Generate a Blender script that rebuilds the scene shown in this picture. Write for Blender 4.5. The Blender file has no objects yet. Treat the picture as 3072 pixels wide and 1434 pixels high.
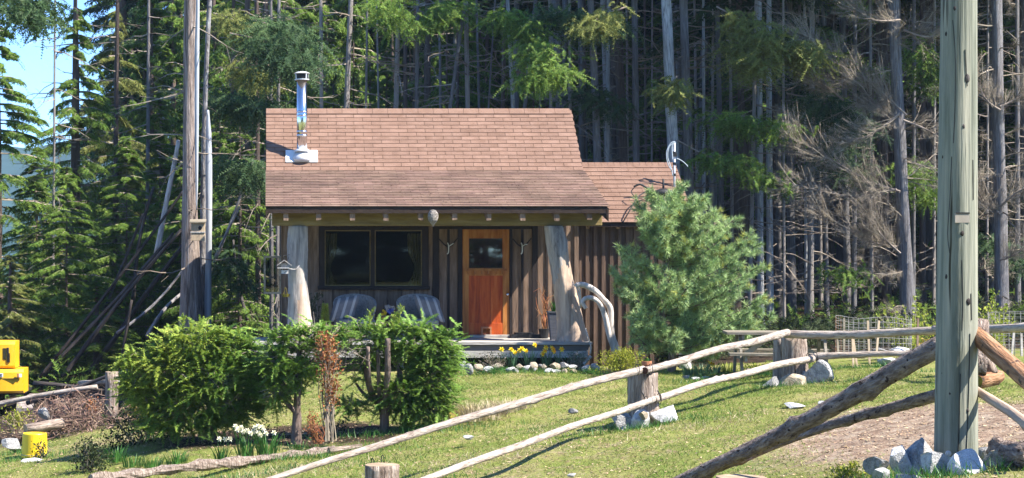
import bpy, bmesh, math, random
import numpy as np
from mathutils import Vector, Matrix, Quaternion

rnd = random.Random(7)
rng = np.random.default_rng(7)
SC = bpy.context.scene
COL = SC.collection
F, CX, CY, CZ = 5610.0, 798.0, 752.0, 2.1      # focal in photo pixels, principal point, eye height

# ---------------------------------------------------------------- camera, world, sun
cam_d = bpy.data.cameras.new('camera'); cam = bpy.data.objects.new('camera', cam_d); COL.objects.link(cam)
cam.location = (0, 0, CZ); cam.rotation_euler = (math.radians(90), 0, 0)
cam_d.sensor_width = 36; cam_d.lens = F / 3072 * 36
cam_d.shift_x = (1536 - CX) / 3072; cam_d.shift_y = (CY - 717) / 3072
cam_d.clip_start = 0.1; cam_d.clip_end = 4000
SC.camera = cam
SUN = Vector((1.0, -0.43, 1.25)).normalized()
w = bpy.data.worlds.new('World'); SC.world = w; w.use_nodes = True
nt = w.node_tree; bg = nt.nodes['Background']
sky = nt.nodes.new('ShaderNodeTexSky'); sky.sky_type = 'NISHITA'; sky.sun_disc = False
sky.sun_elevation = math.asin(SUN.z); sky.sun_rotation = math.atan2(SUN.x, SUN.y)
sky.altitude = 1500; sky.air_density = 0.8; sky.dust_density = 0.0; sky.ozone_density = 5.0
tint = nt.nodes.new('ShaderNodeMix'); tint.data_type = 'RGBA'; tint.blend_type = 'MULTIPLY'; tint.inputs[0].default_value = 1; tint.inputs[7].default_value = (.68, .87, 1.06, 1)
nt.links.new(sky.outputs[0], tint.inputs[6]); nt.links.new(tint.outputs[2], bg.inputs[0]); bg.inputs[1].default_value = 0.125
sl = bpy.data.lights.new('sun', 'SUN'); sl.energy = 5.0; sl.angle = math.radians(0.55); sl.color = (1.0, 0.94, 0.85)
so = bpy.data.objects.new('sun', sl); COL.objects.link(so); so.rotation_euler = SUN.to_track_quat('Z', 'Y').to_euler()
so.location = (30, -10, 40)
SC.view_settings.view_transform = 'Standard'; SC.view_settings.look = 'None'
SC.view_settings.exposure = 1.6; SC.view_settings.gamma = 1; SC.view_settings.use_curve_mapping = False
SC.cycles.max_bounces = 6; SC.cycles.transparent_max_bounces = 8

# ---------------------------------------------------------------- pixel helpers (turn a photo point at a distance into a place)
def X(px, d): return (px - CX) * d / F
def Z(py, d): return CZ + (CY - py) * d / F
def P(px, py, d): return Vector((X(px, d), d, Z(py, d)))

# ---------------------------------------------------------------- materials
def mat(name, cols, scale=4.0, stretch=(1, 1, 1), detail=6, bump=0.3, bscale=None, rough=0.85, spec=0.25,
        rand=0.0, island=0.0, transl=0.0, metal=0.0, dist=0.4, stops=None, spots=None, spscale=20, spth=0.62, bdist=0.02, spvec=False):
    m = bpy.data.materials.new(name); m.use_nodes = True
    n = m.node_tree.nodes; l = m.node_tree.links; b = n['Principled BSDF']; out = n['Material Output']
    b.inputs['Roughness'].default_value = rough; b.inputs['Specular IOR Level'].default_value = spec
    b.inputs['Metallic'].default_value = metal
    tc = n.new('ShaderNodeTexCoord'); mp = n.new('ShaderNodeMapping'); mp.inputs['Scale'].default_value = stretch
    l.new(tc.outputs['Object'], mp.inputs[0])
    vec = mp.outputs[0]
    oi = n.new('ShaderNodeObjectInfo')
    if rand > 0:
        ad = n.new('ShaderNodeVectorMath'); ad.operation = 'ADD'
        ms = n.new('ShaderNodeMath'); ms.operation = 'MULTIPLY'; ms.inputs[1].default_value = 37.0
        l.new(oi.outputs['Random'], ms.inputs[0]); l.new(mp.outputs[0], ad.inputs[0]); l.new(ms.outputs[0], ad.inputs[1])
        vec = ad.outputs[0]
    nz = n.new('ShaderNodeTexNoise'); nz.inputs['Scale'].default_value = scale; nz.inputs['Detail'].default_value = detail
    nz.inputs['Roughness'].default_value = 0.65; nz.inputs['Distortion'].default_value = dist
    l.new(vec, nz.inputs['Vector'])
    rp = n.new('ShaderNodeValToRGB'); cr = rp.color_ramp
    k = len(cols)
    stops = stops or [0.3 + 0.4 * i / max(1, k - 1) for i in range(k)]
    while len(cr.elements) < k: cr.elements.new(0.5)
    for e, s, c in zip(cr.elements, stops, cols): e.position = s; e.color = (*c, 1)
    l.new(nz.outputs[0], rp.inputs[0])
    col = rp.outputs[0]
    if spots:
        n2 = n.new('ShaderNodeTexNoise'); n2.inputs['Scale'].default_value = spscale; n2.inputs['Detail'].default_value = 3
        l.new(tc.outputs['Object'] if (rand == 0 and not spvec) else vec, n2.inputs['Vector'])
        mr = n.new('ShaderNodeMapRange'); mr.inputs[1].default_value = spth; mr.inputs[2].default_value = spth + 0.06
        l.new(n2.outputs[0], mr.inputs[0])
        mx = n.new('ShaderNodeMix'); mx.data_type = 'RGBA'; l.new(mr.outputs[0], mx.inputs[0]); l.new(col, mx.inputs[6]); mx.inputs[7].default_value = (*spots, 1)
        col = mx.outputs[2]
    if rand > 0 or island > 0:
        hs = n.new('ShaderNodeHueSaturation'); l.new(col, hs.inputs['Color'])
        mr = n.new('ShaderNodeMapRange'); amt = max(rand, island)
        mr.inputs[3].default_value = 1 - amt; mr.inputs[4].default_value = 1 + amt
        if island > 0:
            g = n.new('ShaderNodeNewGeometry'); l.new(g.outputs['Random Per Island'], mr.inputs[0])
            mh = n.new('ShaderNodeMapRange'); mh.inputs[3].default_value = 0.5 - island * .05; mh.inputs[4].default_value = 0.5 + island * .05
            ml = n.new('ShaderNodeMath'); ml.operation = 'MULTIPLY'; ml.inputs[1].default_value = 7.31
            fr = n.new('ShaderNodeMath'); fr.operation = 'FRACT'
            l.new(g.outputs['Random Per Island'], ml.inputs[0]); l.new(ml.outputs[0], fr.inputs[0]); l.new(fr.outputs[0], mh.inputs[0]); l.new(mh.outputs[0], hs.inputs['Hue'])
        else: l.new(oi.outputs['Random'], mr.inputs[0])
        l.new(mr.outputs[0], hs.inputs['Value']); col = hs.outputs[0]
    l.new(col, b.inputs['Base Color'])
    if bump > 0:
        bn = n.new('ShaderNodeTexNoise'); bn.inputs['Scale'].default_value = bscale or scale * 3; bn.inputs['Detail'].default_value = 6
        l.new(vec, bn.inputs['Vector'])
        bp = n.new('ShaderNodeBump'); bp.inputs['Strength'].default_value = bump; bp.inputs['Distance'].default_value = bdist
        l.new(bn.outputs[0], bp.inputs['Height']); l.new(bp.outputs[0], b.inputs['Normal'])
    if transl > 0:
        t = n.new('ShaderNodeBsdfTranslucent'); l.new(col, t.inputs[0]); ms = n.new('ShaderNodeMixShader'); ms.inputs[0].default_value = transl
        l.new(b.outputs[0], ms.inputs[1]); l.new(t.outputs[0], ms.inputs[2]); l.new(ms.outputs[0], out.inputs[0])
    return m

M = {}
M['shingle'] = mat('shingle', [(.17, .102, .072), (.212, .130, .094), (.25, .158, .117)], 3, rand=.09, bump=.5, bscale=180, rough=.95, spec=.1)
M['shingle_old'] = mat('shingle_old', [(.115, .076, .06), (.185, .12, .09), (.25, .165, .128)], 1.6, stretch=(1, 1, 1), island=.13, bump=.5, bscale=160, rough=.95, spec=.1)
M['roof_under'] = mat('roof_under', [(.05, .03, .02), (.09, .055, .035)], 5)
M['fascia'] = mat('fascia', [(.022, .014, .011), (.045, .028, .02)], 8)
M['board'] = mat('board', [(.095, .06, .04), (.19, .125, .085), (.28, .195, .14)], 2.2, stretch=(9, 9, .8), rand=.16, bump=.35, rough=.85)
M['board_dark'] = mat('board_dark', [(.055, .034, .024), (.10, .063, .044), (.15, .095, .065)], 2.2, stretch=(9, 9, .8), rand=.2, bump=.35)
M['trim'] = mat('trim', [(.018, .013, .012), (.035, .025, .022)], 3, stretch=(6, 6, 1), bump=.2)
M['beam'] = mat('beam', [(.13, .09, .03), (.20, .145, .055), (.27, .20, .085)], 2.0, stretch=(.6, 5, 5), bump=.3)
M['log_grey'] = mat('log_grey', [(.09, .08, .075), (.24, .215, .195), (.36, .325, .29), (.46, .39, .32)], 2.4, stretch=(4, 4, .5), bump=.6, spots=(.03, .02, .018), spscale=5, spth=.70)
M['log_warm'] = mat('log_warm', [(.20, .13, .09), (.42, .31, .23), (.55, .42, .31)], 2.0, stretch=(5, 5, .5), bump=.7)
M['pole_green'] = mat('pole_green', [(.075, .082, .062), (.165, .175, .135), (.25, .25, .195), (.36, .34, .265)], 2.6, stretch=(5, 5, .22), bump=.7, spots=(.045, .04, .025), spscale=3.2, spth=.645, spvec=True)
M['rail'] = mat('rail', [(.14, .10, .08), (.34, .285, .235), (.52, .455, .39)], 8.0, stretch=(3, 3, .5), bump=.9, spots=(.08, .05, .035), spscale=30, spth=.63, rand=.08)
M['rail_end'] = mat('rail_end', [(.05, .02, .015), (.12, .05, .03)], 10)
M['rail_bark'] = mat('rail_bark', [(.08, .055, .045), (.26, .195, .16), (.47, .39, .335)], 13, stretch=(2, 2, .8), bump=1.0, bdist=.05, spots=(.035, .02, .015), spscale=22, spth=.62)
M['rail_orange'] = mat('rail_orange', [(.06, .03, .018), (.20, .095, .045), (.33, .18, .095), (.42, .29, .19)], 7, stretch=(3, 3, .4), bump=1.0, spots=(.06, .04, .03), spscale=9, spth=.60)
M['stump'] = mat('stump', [(.07, .045, .032), (.34, .26, .205), (.60, .51, .43)], 5, stretch=(7, 7, .45), bump=1.0, bdist=.05)
M['stump_top'] = mat('stump_top', [(.20, .14, .09), (.42, .32, .22)], 8)
M['rock'] = mat('rock', [(.16, .16, .155), (.36, .35, .335), (.55, .54, .52)], 3.5, bump=.8, bscale=14, spots=(.05, .05, .055), spscale=32, spth=.6, rand=.12, bdist=.04)
M['rock_tan'] = mat('rock_tan', [(.19, .15, .10), (.34, .28, .20), (.46, .42, .34)], 3.5, bump=.8, bscale=14, rand=.12, spots=(.12, .12, .05), spscale=9, spth=.64)
M['rock_white'] = mat('rock_white', [(.33, .325, .31), (.54, .53, .51), (.68, .67, .65)], 5, bump=.8, bscale=18, rand=.08, spots=(.08, .08, .09), spscale=45, spth=.6)
M['deck'] = mat('deck', [(.20, .18, .16), (.37, .34, .30), (.50, .47, .42)], 3, stretch=(.6, 6, 6), bump=.4, rand=.1)
M['deck_dark'] = mat('deck_dark', [(.10, .09, .08), (.18, .16, .14)], 3, stretch=(.6, 6, 6), bump=.4)
M['door'] = mat('door', [(.26, .034, .006), (.47, .080, .012), (.58, .15, .03)], 2.0, stretch=(6, 6, .7), bump=.2, rough=.5, rand=.1)
M['door_pale'] = mat('door_pale', [(.22, .065, .012), (.37, .135, .028), (.46, .21, .06)], 2.0, stretch=(6, 6, .7), bump=.2, rough=.5, rand=.1)
M['metal'] = mat('metal', [(.62, .64, .66), (.74, .75, .77)], 3, bump=0, rough=.18, metal=1.0)
M['galv'] = mat('galv', [(.45, .46, .47), (.60, .61, .62)], 6, bump=.1, rough=.5, metal=.3)
M['black'] = mat('black', [(.012, .012, .013), (.03, .03, .03)], 5, bump=.1, rough=.6)
M['white_paint'] = mat('white_paint', [(.62, .62, .60), (.75, .75, .74)], 6, bump=.1)
M['white_wood'] = mat('white_wood', [(.35, .33, .31), (.62, .60, .57)], 5, stretch=(3, 3, .7), bump=.6, spots=(.15, .11, .08), spscale=10, spth=.62)
M['drift'] = mat('drift', [(.28, .24, .21), (.50, .45, .41), (.64, .60, .56)], 4, stretch=(3, 3, .5), bump=.6)
M['drift_flat'] = mat('drift_flat', [(.30, .26, .21), (.37, .33, .28)], 5, stretch=(1, 1, .3), bump=.2)
M['bone'] = mat('bone', [(.45, .42, .36), (.65, .62, .55)], 8)
M['wicker'] = mat('wicker', [(.13, .125, .12), (.25, .24, .23), (.32, .31, .30)], 30, bump=.8)
M['cushion'] = mat('cushion', [(.12, .118, .125), (.18, .175, .185)], 8)
M['cushion_pale'] = mat('cushion_pale', [(.30, .29, .29), (.38, .37, .36)], 8)
M['terracotta'] = mat('terracotta', [(.30, .12, .055), (.42, .19, .10)], 6)
M['slate_pot'] = mat('slate_pot', [(.07, .075, .09), (.12, .125, .145)], 3, stretch=(1, 1, 8))
M['curtain'] = mat('curtain', [(.16, .12, .05), (.30, .23, .10)], 6, stretch=(6, 1, 1), transl=.2)
M['bark_grey'] = mat('bark_grey', [(.08, .075, .075), (.17, .155, .15), (.28, .265, .26), (.42, .42, .42)], 5, stretch=(2, 2, .45), bump=1.0, rand=.18, spots=(.42, .43, .40), spscale=9, spth=.64, bdist=.04)
M['bark_brown'] = mat('bark_brown', [(.06, .042, .036), (.15, .11, .09), (.26, .195, .16)], 5, stretch=(3, 3, .4), bump=1.0, rand=.2, bdist=.04, spots=(.30, .28, .25), spscale=11, spth=.68)
M['bark_pale'] = mat('bark_pale', [(.15, .13, .115), (.40, .355, .315), (.58, .53, .48)], 5, stretch=(2, 2, .5), bump=1.0, rand=.1, bdist=.04, spots=(.05, .04, .035), spscale=8, spth=.66)
M['bark_lichen'] = mat('bark_lichen', [(.14, .135, .13), (.44, .44, .43), (.64, .64, .62)], 4, stretch=(1.6, 1.6, .7), bump=.8, rand=.1, bdist=.04, spots=(.06, .06, .06), spscale=7, spth=.62)
M['brush'] = mat('brush', [(.05, .03, .022), (.15, .095, .07), (.32, .23, .17)], 3, island=.5, bump=0)
M['bark_dark'] = mat('bark_dark', [(.022, .018, .016), (.05, .041, .037), (.10, .088, .082)], 5, stretch=(3, 3, .4), bump=.8, rand=.25)
M['bark_cedar'] = mat('bark_cedar', [(.07, .052, .045), (.19, .145, .12), (.32, .26, .225), (.42, .37, .34)], 2.6, stretch=(7, 7, .35), bump=1.2, rand=.1, bdist=.06)
M['spar'] = mat('spar', [(.22, .23, .25), (.36, .38, .40), (.46, .47, .48)], 2.4, stretch=(7, 7, .3), bump=.5)
M['fol_cedar'] = mat('fol_cedar', [(.065, .115, .018), (.145, .235, .038), (.235, .34, .065)], 0.9, island=.5, bump=0, transl=.5, rough=.7, rand=.0)
M['fol_dark'] = mat('fol_dark', [(.022, .05, .022), (.05, .095, .032), (.09, .145, .04)], 0.8, island=.38, bump=0, transl=.25, rough=.7)
M['fol_olive'] = mat('fol_olive', [(.10, .12, .025), (.17, .19, .045), (.25, .26, .07)], 1.2, island=.38, bump=0, transl=.32, rough=.75)
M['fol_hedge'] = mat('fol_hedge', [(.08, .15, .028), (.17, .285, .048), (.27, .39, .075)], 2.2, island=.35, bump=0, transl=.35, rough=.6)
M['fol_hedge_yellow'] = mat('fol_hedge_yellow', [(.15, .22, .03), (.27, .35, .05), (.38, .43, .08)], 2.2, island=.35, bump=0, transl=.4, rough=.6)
M['needle'] = mat('needle', [(.15, .23, .085), (.30, .42, .16), (.47, .57, .26)], 2.0, island=.4, bump=0, transl=.2, rough=.5, spec=.4)
M['needle_yellow'] = mat('needle_yellow', [(.30, .32, .07), (.44, .46, .12)], 3, island=.3, bump=0, transl=.2)
M['twig'] = mat('twig', [(.14, .11, .085), (.25, .205, .16), (.36, .31, .25)], 2, island=.3, bump=0, rough=.9)
M['twig_brown'] = mat('twig_brown', [(.14, .115, .085), (.25, .21, .155), (.36, .31, .24)], 1.5, island=.35, bump=0, rough=.9)
M['red_leaf'] = mat('red_leaf', [(.16, .055, .02), (.30, .12, .045), (.38, .20, .10)], 9, island=.45, bump=0, transl=.2)
M['dry_leaf'] = mat('dry_leaf', [(.22, .13, .065), (.38, .27, .16), (.50, .40, .27)], 9, island=.4, bump=0)
M['dry_grass'] = mat('dry_grass', [(.28, .22, .12), (.46, .38, .24), (.56, .49, .34)], 3, island=.3, bump=0, transl=.2)
M['grass'] = mat('grass', [(.07, .125, .02), (.13, .20, .034), (.24, .26, .07), (.42, .36, .17)], .75, island=.36, bump=0, transl=.25, stops=[.3, .45, .58, .72], detail=5)
M['leaf_green'] = mat('leaf_green', [(.04, .12, .025), (.075, .20, .035)], 5, island=.3, bump=0, transl=.3, rough=.45)
M['leaf_blue'] = mat('leaf_blue', [(.05, .12, .06), (.09, .18, .085)], 5, island=.3, bump=0, transl=.25, rough=.45)
M['leaf_lime'] = mat('leaf_lime', [(.22, .28, .035), (.36, .40, .07)], 5, island=.35, bump=0, transl=.35)
M['gold_leaf'] = mat('gold_leaf', [(.10, .14, .018), (.26, .28, .03), (.42, .38, .05)], 5, island=.35, bump=0, transl=.3)
M['dark_leaf'] = mat('dark_leaf', [(.018, .032, .012), (.05, .065, .02)], 5, island=.4, bump=0, transl=.2)
M['ochre_leaf'] = mat('ochre_leaf', [(.35, .24, .05), (.48, .36, .11)], 5, island=.35, bump=0, transl=.35)
M['petal_yellow'] = mat('petal_yellow', [(.80, .58, .02), (.86, .66, .03)], 5, bump=0, transl=.2)
M['petal_orange'] = mat('petal_orange', [(.80, .40, .01), (.85, .48, .02)], 5, bump=0)
M['petal_cream'] = mat('petal_cream', [(.72, .70, .50), (.80, .78, .62)], 5, bump=0, transl=.2)
M['petal_blue'] = mat('petal_blue', [(.06, .08, .35), (.10, .14, .5)], 5, bump=0)
M['yellow_paint'] = mat('yellow_paint', [(.70, .37, .012), (.76, .42, .018)], 3, bump=.05, rough=.4, spec=.5)
M['yellow_plastic'] = mat('yellow_plastic', [(.76, .52, .01), (.82, .58, .015)], 3, bump=.1, rough=.45, spec=.5)
M['steel_track'] = mat('steel_track', [(.18, .15, .13), (.36, .31, .28)], 8, bump=.4, rough=.6)
M['nest'] = mat('nest', [(.10, .08, .06), (.34, .30, .26), (.50, .46, .42)], 22, bump=1.2, bdist=.05)
M['moss'] = mat('moss', [(.05, .03, .015), (.16, .13, .02), (.26, .22, .03)], 6, bump=.8)
M['wire'] = mat('wire', [(.20, .19, .18), (.32, .31, .30)], 6, bump=0, rough=.6)
M['wire_rust'] = mat('wire_rust', [(.14, .07, .04), (.22, .12, .07)], 6, bump=0, rough=.8)
M['cable'] = mat('cable', [(.35, .42, .45), (.50, .55, .58)], 6, bump=0)
M['rope'] = mat('rope', [(.42, .37, .30), (.58, .52, .44)], 40, bump=.4)
M['hill'] = mat('hill', [(.012, .04, .04), (.03, .075, .075)], .05, bump=0)  # blue of the distant air is mixed into the tree colour
M['table_wood'] = mat('table_wood', [(.12, .10, .07), (.22, .19, .14), (.30, .26, .20)], 3, stretch=(.8, 5, 5), bump=.4, rand=.12)
M['new_wood'] = mat('new_wood', [(.36, .27, .17), (.50, .40, .28)], 3, stretch=(4, 4, .8), bump=.3)
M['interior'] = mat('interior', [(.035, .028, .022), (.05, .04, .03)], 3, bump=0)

def glass(name, fac, tint):
    m = bpy.data.materials.new(name); m.use_nodes = True; n = m.node_tree.nodes; l = m.node_tree.links
    n.remove(n['Principled BSDF']); t = n.new('ShaderNodeBsdfTransparent'); t.inputs[0].default_value = (*tint, 1)
    g = n.new('ShaderNodeBsdfGlossy'); g.inputs['Roughness'].default_value = .02; g.inputs[0].default_value = (.9, .95, .95, 1)
    tc = n.new('ShaderNodeTexCoord'); nz = n.new('ShaderNodeTexNoise'); nz.inputs['Scale'].default_value = 1.5; l.new(tc.outputs['Object'], nz.inputs['Vector'])
    bp = n.new('ShaderNodeBump'); bp.inputs['Strength'].default_value = .03; bp.inputs['Distance'].default_value = .01
    l.new(nz.outputs[0], bp.inputs['Height']); l.new(bp.outputs[0], g.inputs['Normal'])
    ms = n.new('ShaderNodeMixShader'); ms.inputs[0].default_value = fac
    l.new(t.outputs[0], ms.inputs[1]); l.new(g.outputs[0], ms.inputs[2]); l.new(ms.outputs[0], n['Material Output'].inputs[0])
    return m
M['glass'] = glass('glass', .02, (.75, .78, .75))
M['glass_door'] = glass('glass_door', .2, (.5, .5, .45))
M['screen'] = glass('screen', .06, (.62, .62, .60))

def vnoise_cols(attr):
    """ground: grass, moss, dead grass, dirt and forest litter, mixed by a painted-on ground cover attribute"""
    m = bpy.data.materials.new('ground_cover'); m.use_nodes = True; n = m.node_tree.nodes; l = m.node_tree.links; b = n['Principled BSDF']
    b.inputs['Roughness'].default_value = .95; b.inputs['Specular IOR Level'].default_value = .1
    tc = n.new('ShaderNodeTexCoord')
    def nz(s, d=6, dist=.5):
        k = n.new('ShaderNodeTexNoise'); k.inputs['Scale'].default_value = s; k.inputs['Detail'].default_value = d; k.inputs['Distortion'].default_value = dist
        k.inputs['Roughness'].default_value = .7
        l.new(tc.outputs['Object'], k.inputs['Vector']); return k.outputs[0]
    def ramp(src, cols, st):
        r = n.new('ShaderNodeValToRGB')
        while len(r.color_ramp.elements) < len(cols): r.color_ramp.elements.new(.5)
        for e, s, c in zip(r.color_ramp.elements, st, cols): e.position = s; e.color = (*c, 1)
        l.new(src, r.inputs[0]); return r.outputs[0]
    def mix(f, a, c):
        x = n.new('ShaderNodeMix'); x.data_type = 'RGBA'; l.new(f, x.inputs[0]); l.new(a, x.inputs[6]); l.new(c, x.inputs[7]); return x.outputs[2]
    g = ramp(nz(.8), [(.11, .15, .03), (.17, .20, .045), (.25, .24, .08), (.32, .27, .15)], [.3, .45, .58, .7])
    sp = ramp(nz(11), [(.15, .10, .05), (.22, .19, .07), (.40, .33, .20)], [.35, .5, .68])
    mm = n.new('ShaderNodeMapRange'); l.new(nz(5), mm.inputs[0]); mm.inputs[1].default_value = .5; mm.inputs[2].default_value = .66
    g = mix(mm.outputs[0], g, sp)
    d = ramp(nz(6), [(.17, .11, .075), (.28, .20, .14), (.40, .32, .235)], [.35, .5, .65])
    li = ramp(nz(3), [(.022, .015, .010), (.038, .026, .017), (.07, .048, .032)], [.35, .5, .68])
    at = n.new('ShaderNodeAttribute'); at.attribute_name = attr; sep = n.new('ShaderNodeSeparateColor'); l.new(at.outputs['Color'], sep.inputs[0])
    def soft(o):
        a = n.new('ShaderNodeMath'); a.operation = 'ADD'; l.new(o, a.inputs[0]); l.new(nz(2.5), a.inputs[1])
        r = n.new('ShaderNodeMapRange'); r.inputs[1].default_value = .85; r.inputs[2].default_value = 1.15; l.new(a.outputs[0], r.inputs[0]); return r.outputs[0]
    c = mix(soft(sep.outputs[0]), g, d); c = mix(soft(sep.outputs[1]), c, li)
    l.new(c, b.inputs['Base Color'])
    bp = n.new('ShaderNodeBump'); bp.inputs['Strength'].default_value = .9; bp.inputs['Distance'].default_value = .05
    l.new(nz(16, 8), bp.inputs['Height']); l.new(bp.outputs[0], b.inputs['Normal'])
    return m

# ---------------------------------------------------------------- object helpers
def tag(o, label=None, cat=None, group=None, kind=None):
    if label: o['label'] = label
    if cat: o['category'] = cat
    if group: o['group'] = group
    if kind: o['kind'] = kind
    return o
def wloc(o):
    v = Vector((0, 0, 0))
    while o is not None: v = v + o.location; o = o.parent
    return v
def thing(name, loc, label, cat, group=None, rz=0):
    o = bpy.data.objects.new(name, None); COL.objects.link(o); o.location = loc; o.rotation_euler = (0, 0, rz); o.empty_display_size = .1
    return tag(o, label, cat, group)
def link(name, me, parent=None, loc=None):
    """loc is in world space"""
    o = bpy.data.objects.new(name, me); COL.objects.link(o)
    l = Vector(loc) if loc is not None else (wloc(parent) if parent else Vector((0, 0, 0)))
    if parent is not None: o.parent = parent; l = l - wloc(parent)
    o.location = l
    return o

class MB:
    """collects shapes given in world space"""
    def __init__(s): s.v = []; s.f = []
    def add(s, vs, fs):
        k = len(s.v); s.v += [tuple(v) for v in vs]; s.f += [tuple(i + k for i in f) for f in fs]; return s
    def box(s, x0, x1, y0, y1, z0, z1, j=0):
        vs = [(x, y, z) for z in (z0, z1) for y in (y0, y1) for x in (x0, x1)]
        if j: vs = [tuple(c + rnd.uniform(-j, j) for c in v) for v in vs]
        return s.add(vs, [(0, 2, 3, 1), (4, 5, 7, 6), (0, 1, 5, 4), (2, 6, 7, 3), (0, 4, 6, 2), (1, 3, 7, 5)])
    def bar(s, a, b, w, h, up=(0, 0, 1)):
        a = Vector(a); b = Vector(b); d = (b - a).normalized(); sd = d.cross(Vector(up))
        if sd.length < 1e-4: sd = d.cross(Vector((0, 1, 0)))
        sd.normalize(); u = sd.cross(d)
        vs = [p + sd * (w / 2 * i) + u * (h / 2 * j) for p in (a, b) for i, j in ((-1, -1), (1, -1), (1, 1), (-1, 1))]
        return s.add(vs, [(0, 3, 2, 1), (4, 5, 6, 7), (0, 1, 5, 4), (1, 2, 6, 5), (2, 3, 7, 6), (3, 0, 4, 7)])
    def tube(s, pts, rs, seg=8, lump=0, cap=True):
        pts = [Vector(p) for p in pts]; n = len(pts)
        if not hasattr(rs, '__len__'): rs = [rs] * n
        vs = []; ph = rnd.uniform(0, 6); prev = None
        for i, p in enumerate(pts):
            d = (pts[min(i + 1, n - 1)] - pts[max(i - 1, 0)]).normalized()
            a = prev if prev is not None else (Vector((1, 0, 0)) if abs(d.x) < .8 else Vector((0, 1, 0)))
            a = (a - d * a.dot(d)).normalized(); prev = a; b = d.cross(a)
            for k in range(seg):
                t = 2 * math.pi * k / seg
                r = rs[i] * (1 + lump * (math.sin(2 * t + ph + i * .35) * .5 + math.sin(3 * t - ph * 2 + i * .8) * .35 + rnd.uniform(-.4, .4)))
                vs.append(p + a * (math.cos(t) * r) + b * (math.sin(t) * r))
        fs = [(i * seg + k, i * seg + (k + 1) % seg, (i + 1) * seg + (k + 1) % seg, (i + 1) * seg + k) for i in range(n - 1) for k in range(seg)]
        if cap: fs.append(tuple(range(seg))[::-1]); fs.append(tuple((n - 1) * seg + k for k in range(seg)))
        return s.add(vs, fs)
    def lathe(s, c, prof, seg=16, sx=1, sy=1):
        vs = [(c[0] + math.cos(2 * math.pi * k / seg) * r * sx, c[1] + math.sin(2 * math.pi * k / seg) * r * sy, c[2] + z) for r, z in prof for k in range(seg)]
        n = len(prof)
        fs = [(i * seg + k, i * seg + (k + 1) % seg, (i + 1) * seg + (k + 1) % seg, (i + 1) * seg + k) for i in range(n - 1) for k in range(seg)]
        fs.append(tuple(range(seg))[::-1]); fs.append(tuple((n - 1) * seg + k for k in range(seg)))
        return s.add(vs, fs)
    def ell(s, c, r, seg=12, rings=8, lump=0):
        c = Vector(c); prof = []
        vs = []
        for i in range(rings + 1):
            a = math.pi * i / rings
            for k in range(seg):
                t = 2 * math.pi * k / seg; q = 1 + rnd.uniform(-lump, lump)
                vs.append((c.x + r[0] * math.sin(a) * math.cos(t) * q, c.y + r[1] * math.sin(a) * math.sin(t) * q, c.z - r[2] * math.cos(a) * q))
        fs = [(i * seg + k, i * seg + (k + 1) % seg, (i + 1) * seg + (k + 1) % seg, (i + 1) * seg + k) for i in range(rings) for k in range(seg)]
        return s.add(vs, fs)
    def build(s, name, m, parent=None, org=None, smooth=False, bevel=0):
        o0 = wloc(parent) if parent is not None else (Vector(org) if org is not None else Vector((0, 0, 0)))
        me = bpy.data.meshes.new(name); me.from_pydata([(v[0] - o0.x, v[1] - o0.y, v[2] - o0.z) for v in s.v], [], s.f)
        me.materials.append(M[m]); me.validate()
        if smooth: me.polygons.foreach_set('use_smooth', [True] * len(me.polygons))
        o = link(name, me, parent, o0)
        if bevel:
            b = o.modifiers.new('bevel', 'BEVEL'); b.width = bevel; b.segments = 2; b.limit_method = 'ANGLE'
        return o

def tri_mesh(name, V, m):
    """V: (n,3,3) array of separate triangles"""
    n = len(V); me = bpy.data.meshes.new(name)
    me.vertices.add(n * 3); me.vertices.foreach_set('co', np.ascontiguousarray(V, dtype=np.float32).ravel())
    me.loops.add(n * 3); me.loops.foreach_set('vertex_index', np.arange(n * 3, dtype=np.int32))
    me.polygons.add(n); me.polygons.foreach_set('loop_start', np.arange(0, n * 3, 3, dtype=np.int32))
    me.materials.append(M[m] if isinstance(m, str) else m); me.update(calc_edges=True)
    return me
def norm(a): return a / (np.linalg.norm(a, axis=-1, keepdims=True) + 1e-9)
def fronds(Pp, D, N, L, W, m=10, droop=.15, bw=.02, jit=.01, ang=.5, spine=True, curl=0.0):
    """flat sprays: leaflets on both sides of a stem. Pp,D,N (n,3); L,W (n,)"""
    n = len(Pp); D = norm(D); S = norm(np.cross(D, N)); L = np.broadcast_to(L, (n,)); W = np.broadcast_to(W, (n,))
    t = (np.arange(m) + .6) / m
    c = Pp[:, None, :] + D[:, None, :] * (L[:, None] * t[None])[..., None]
    c = c.copy(); c[..., 2] -= droop * L[:, None] * t[None] ** 2
    out = []
    for sd in (-1, 1):
        dirv = S[:, None, :] * sd * math.cos(ang) + D[:, None, :] * math.sin(ang)
        ln = (W[:, None] * (1 - .72 * t[None] ** 1.5))[..., None]
        tip = c + dirv * ln + rng.normal(0, 1, c.shape) * jit
        tip[..., 2] -= curl * ln[..., 0]
        hb = D[:, None, :] * bw / 2 * np.ones_like(c)
        out.append(np.stack([c - hb, c + hb, tip], 2).reshape(-1, 3, 3))
    if spine:
        e = Pp + D * L[:, None] * 1.03; e = e.copy(); e[:, 2] -= droop * L
        sb = S * bw * .35
        out.append(np.stack([Pp - sb, Pp + sb, e], 1))
    return np.concatenate(out)
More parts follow.
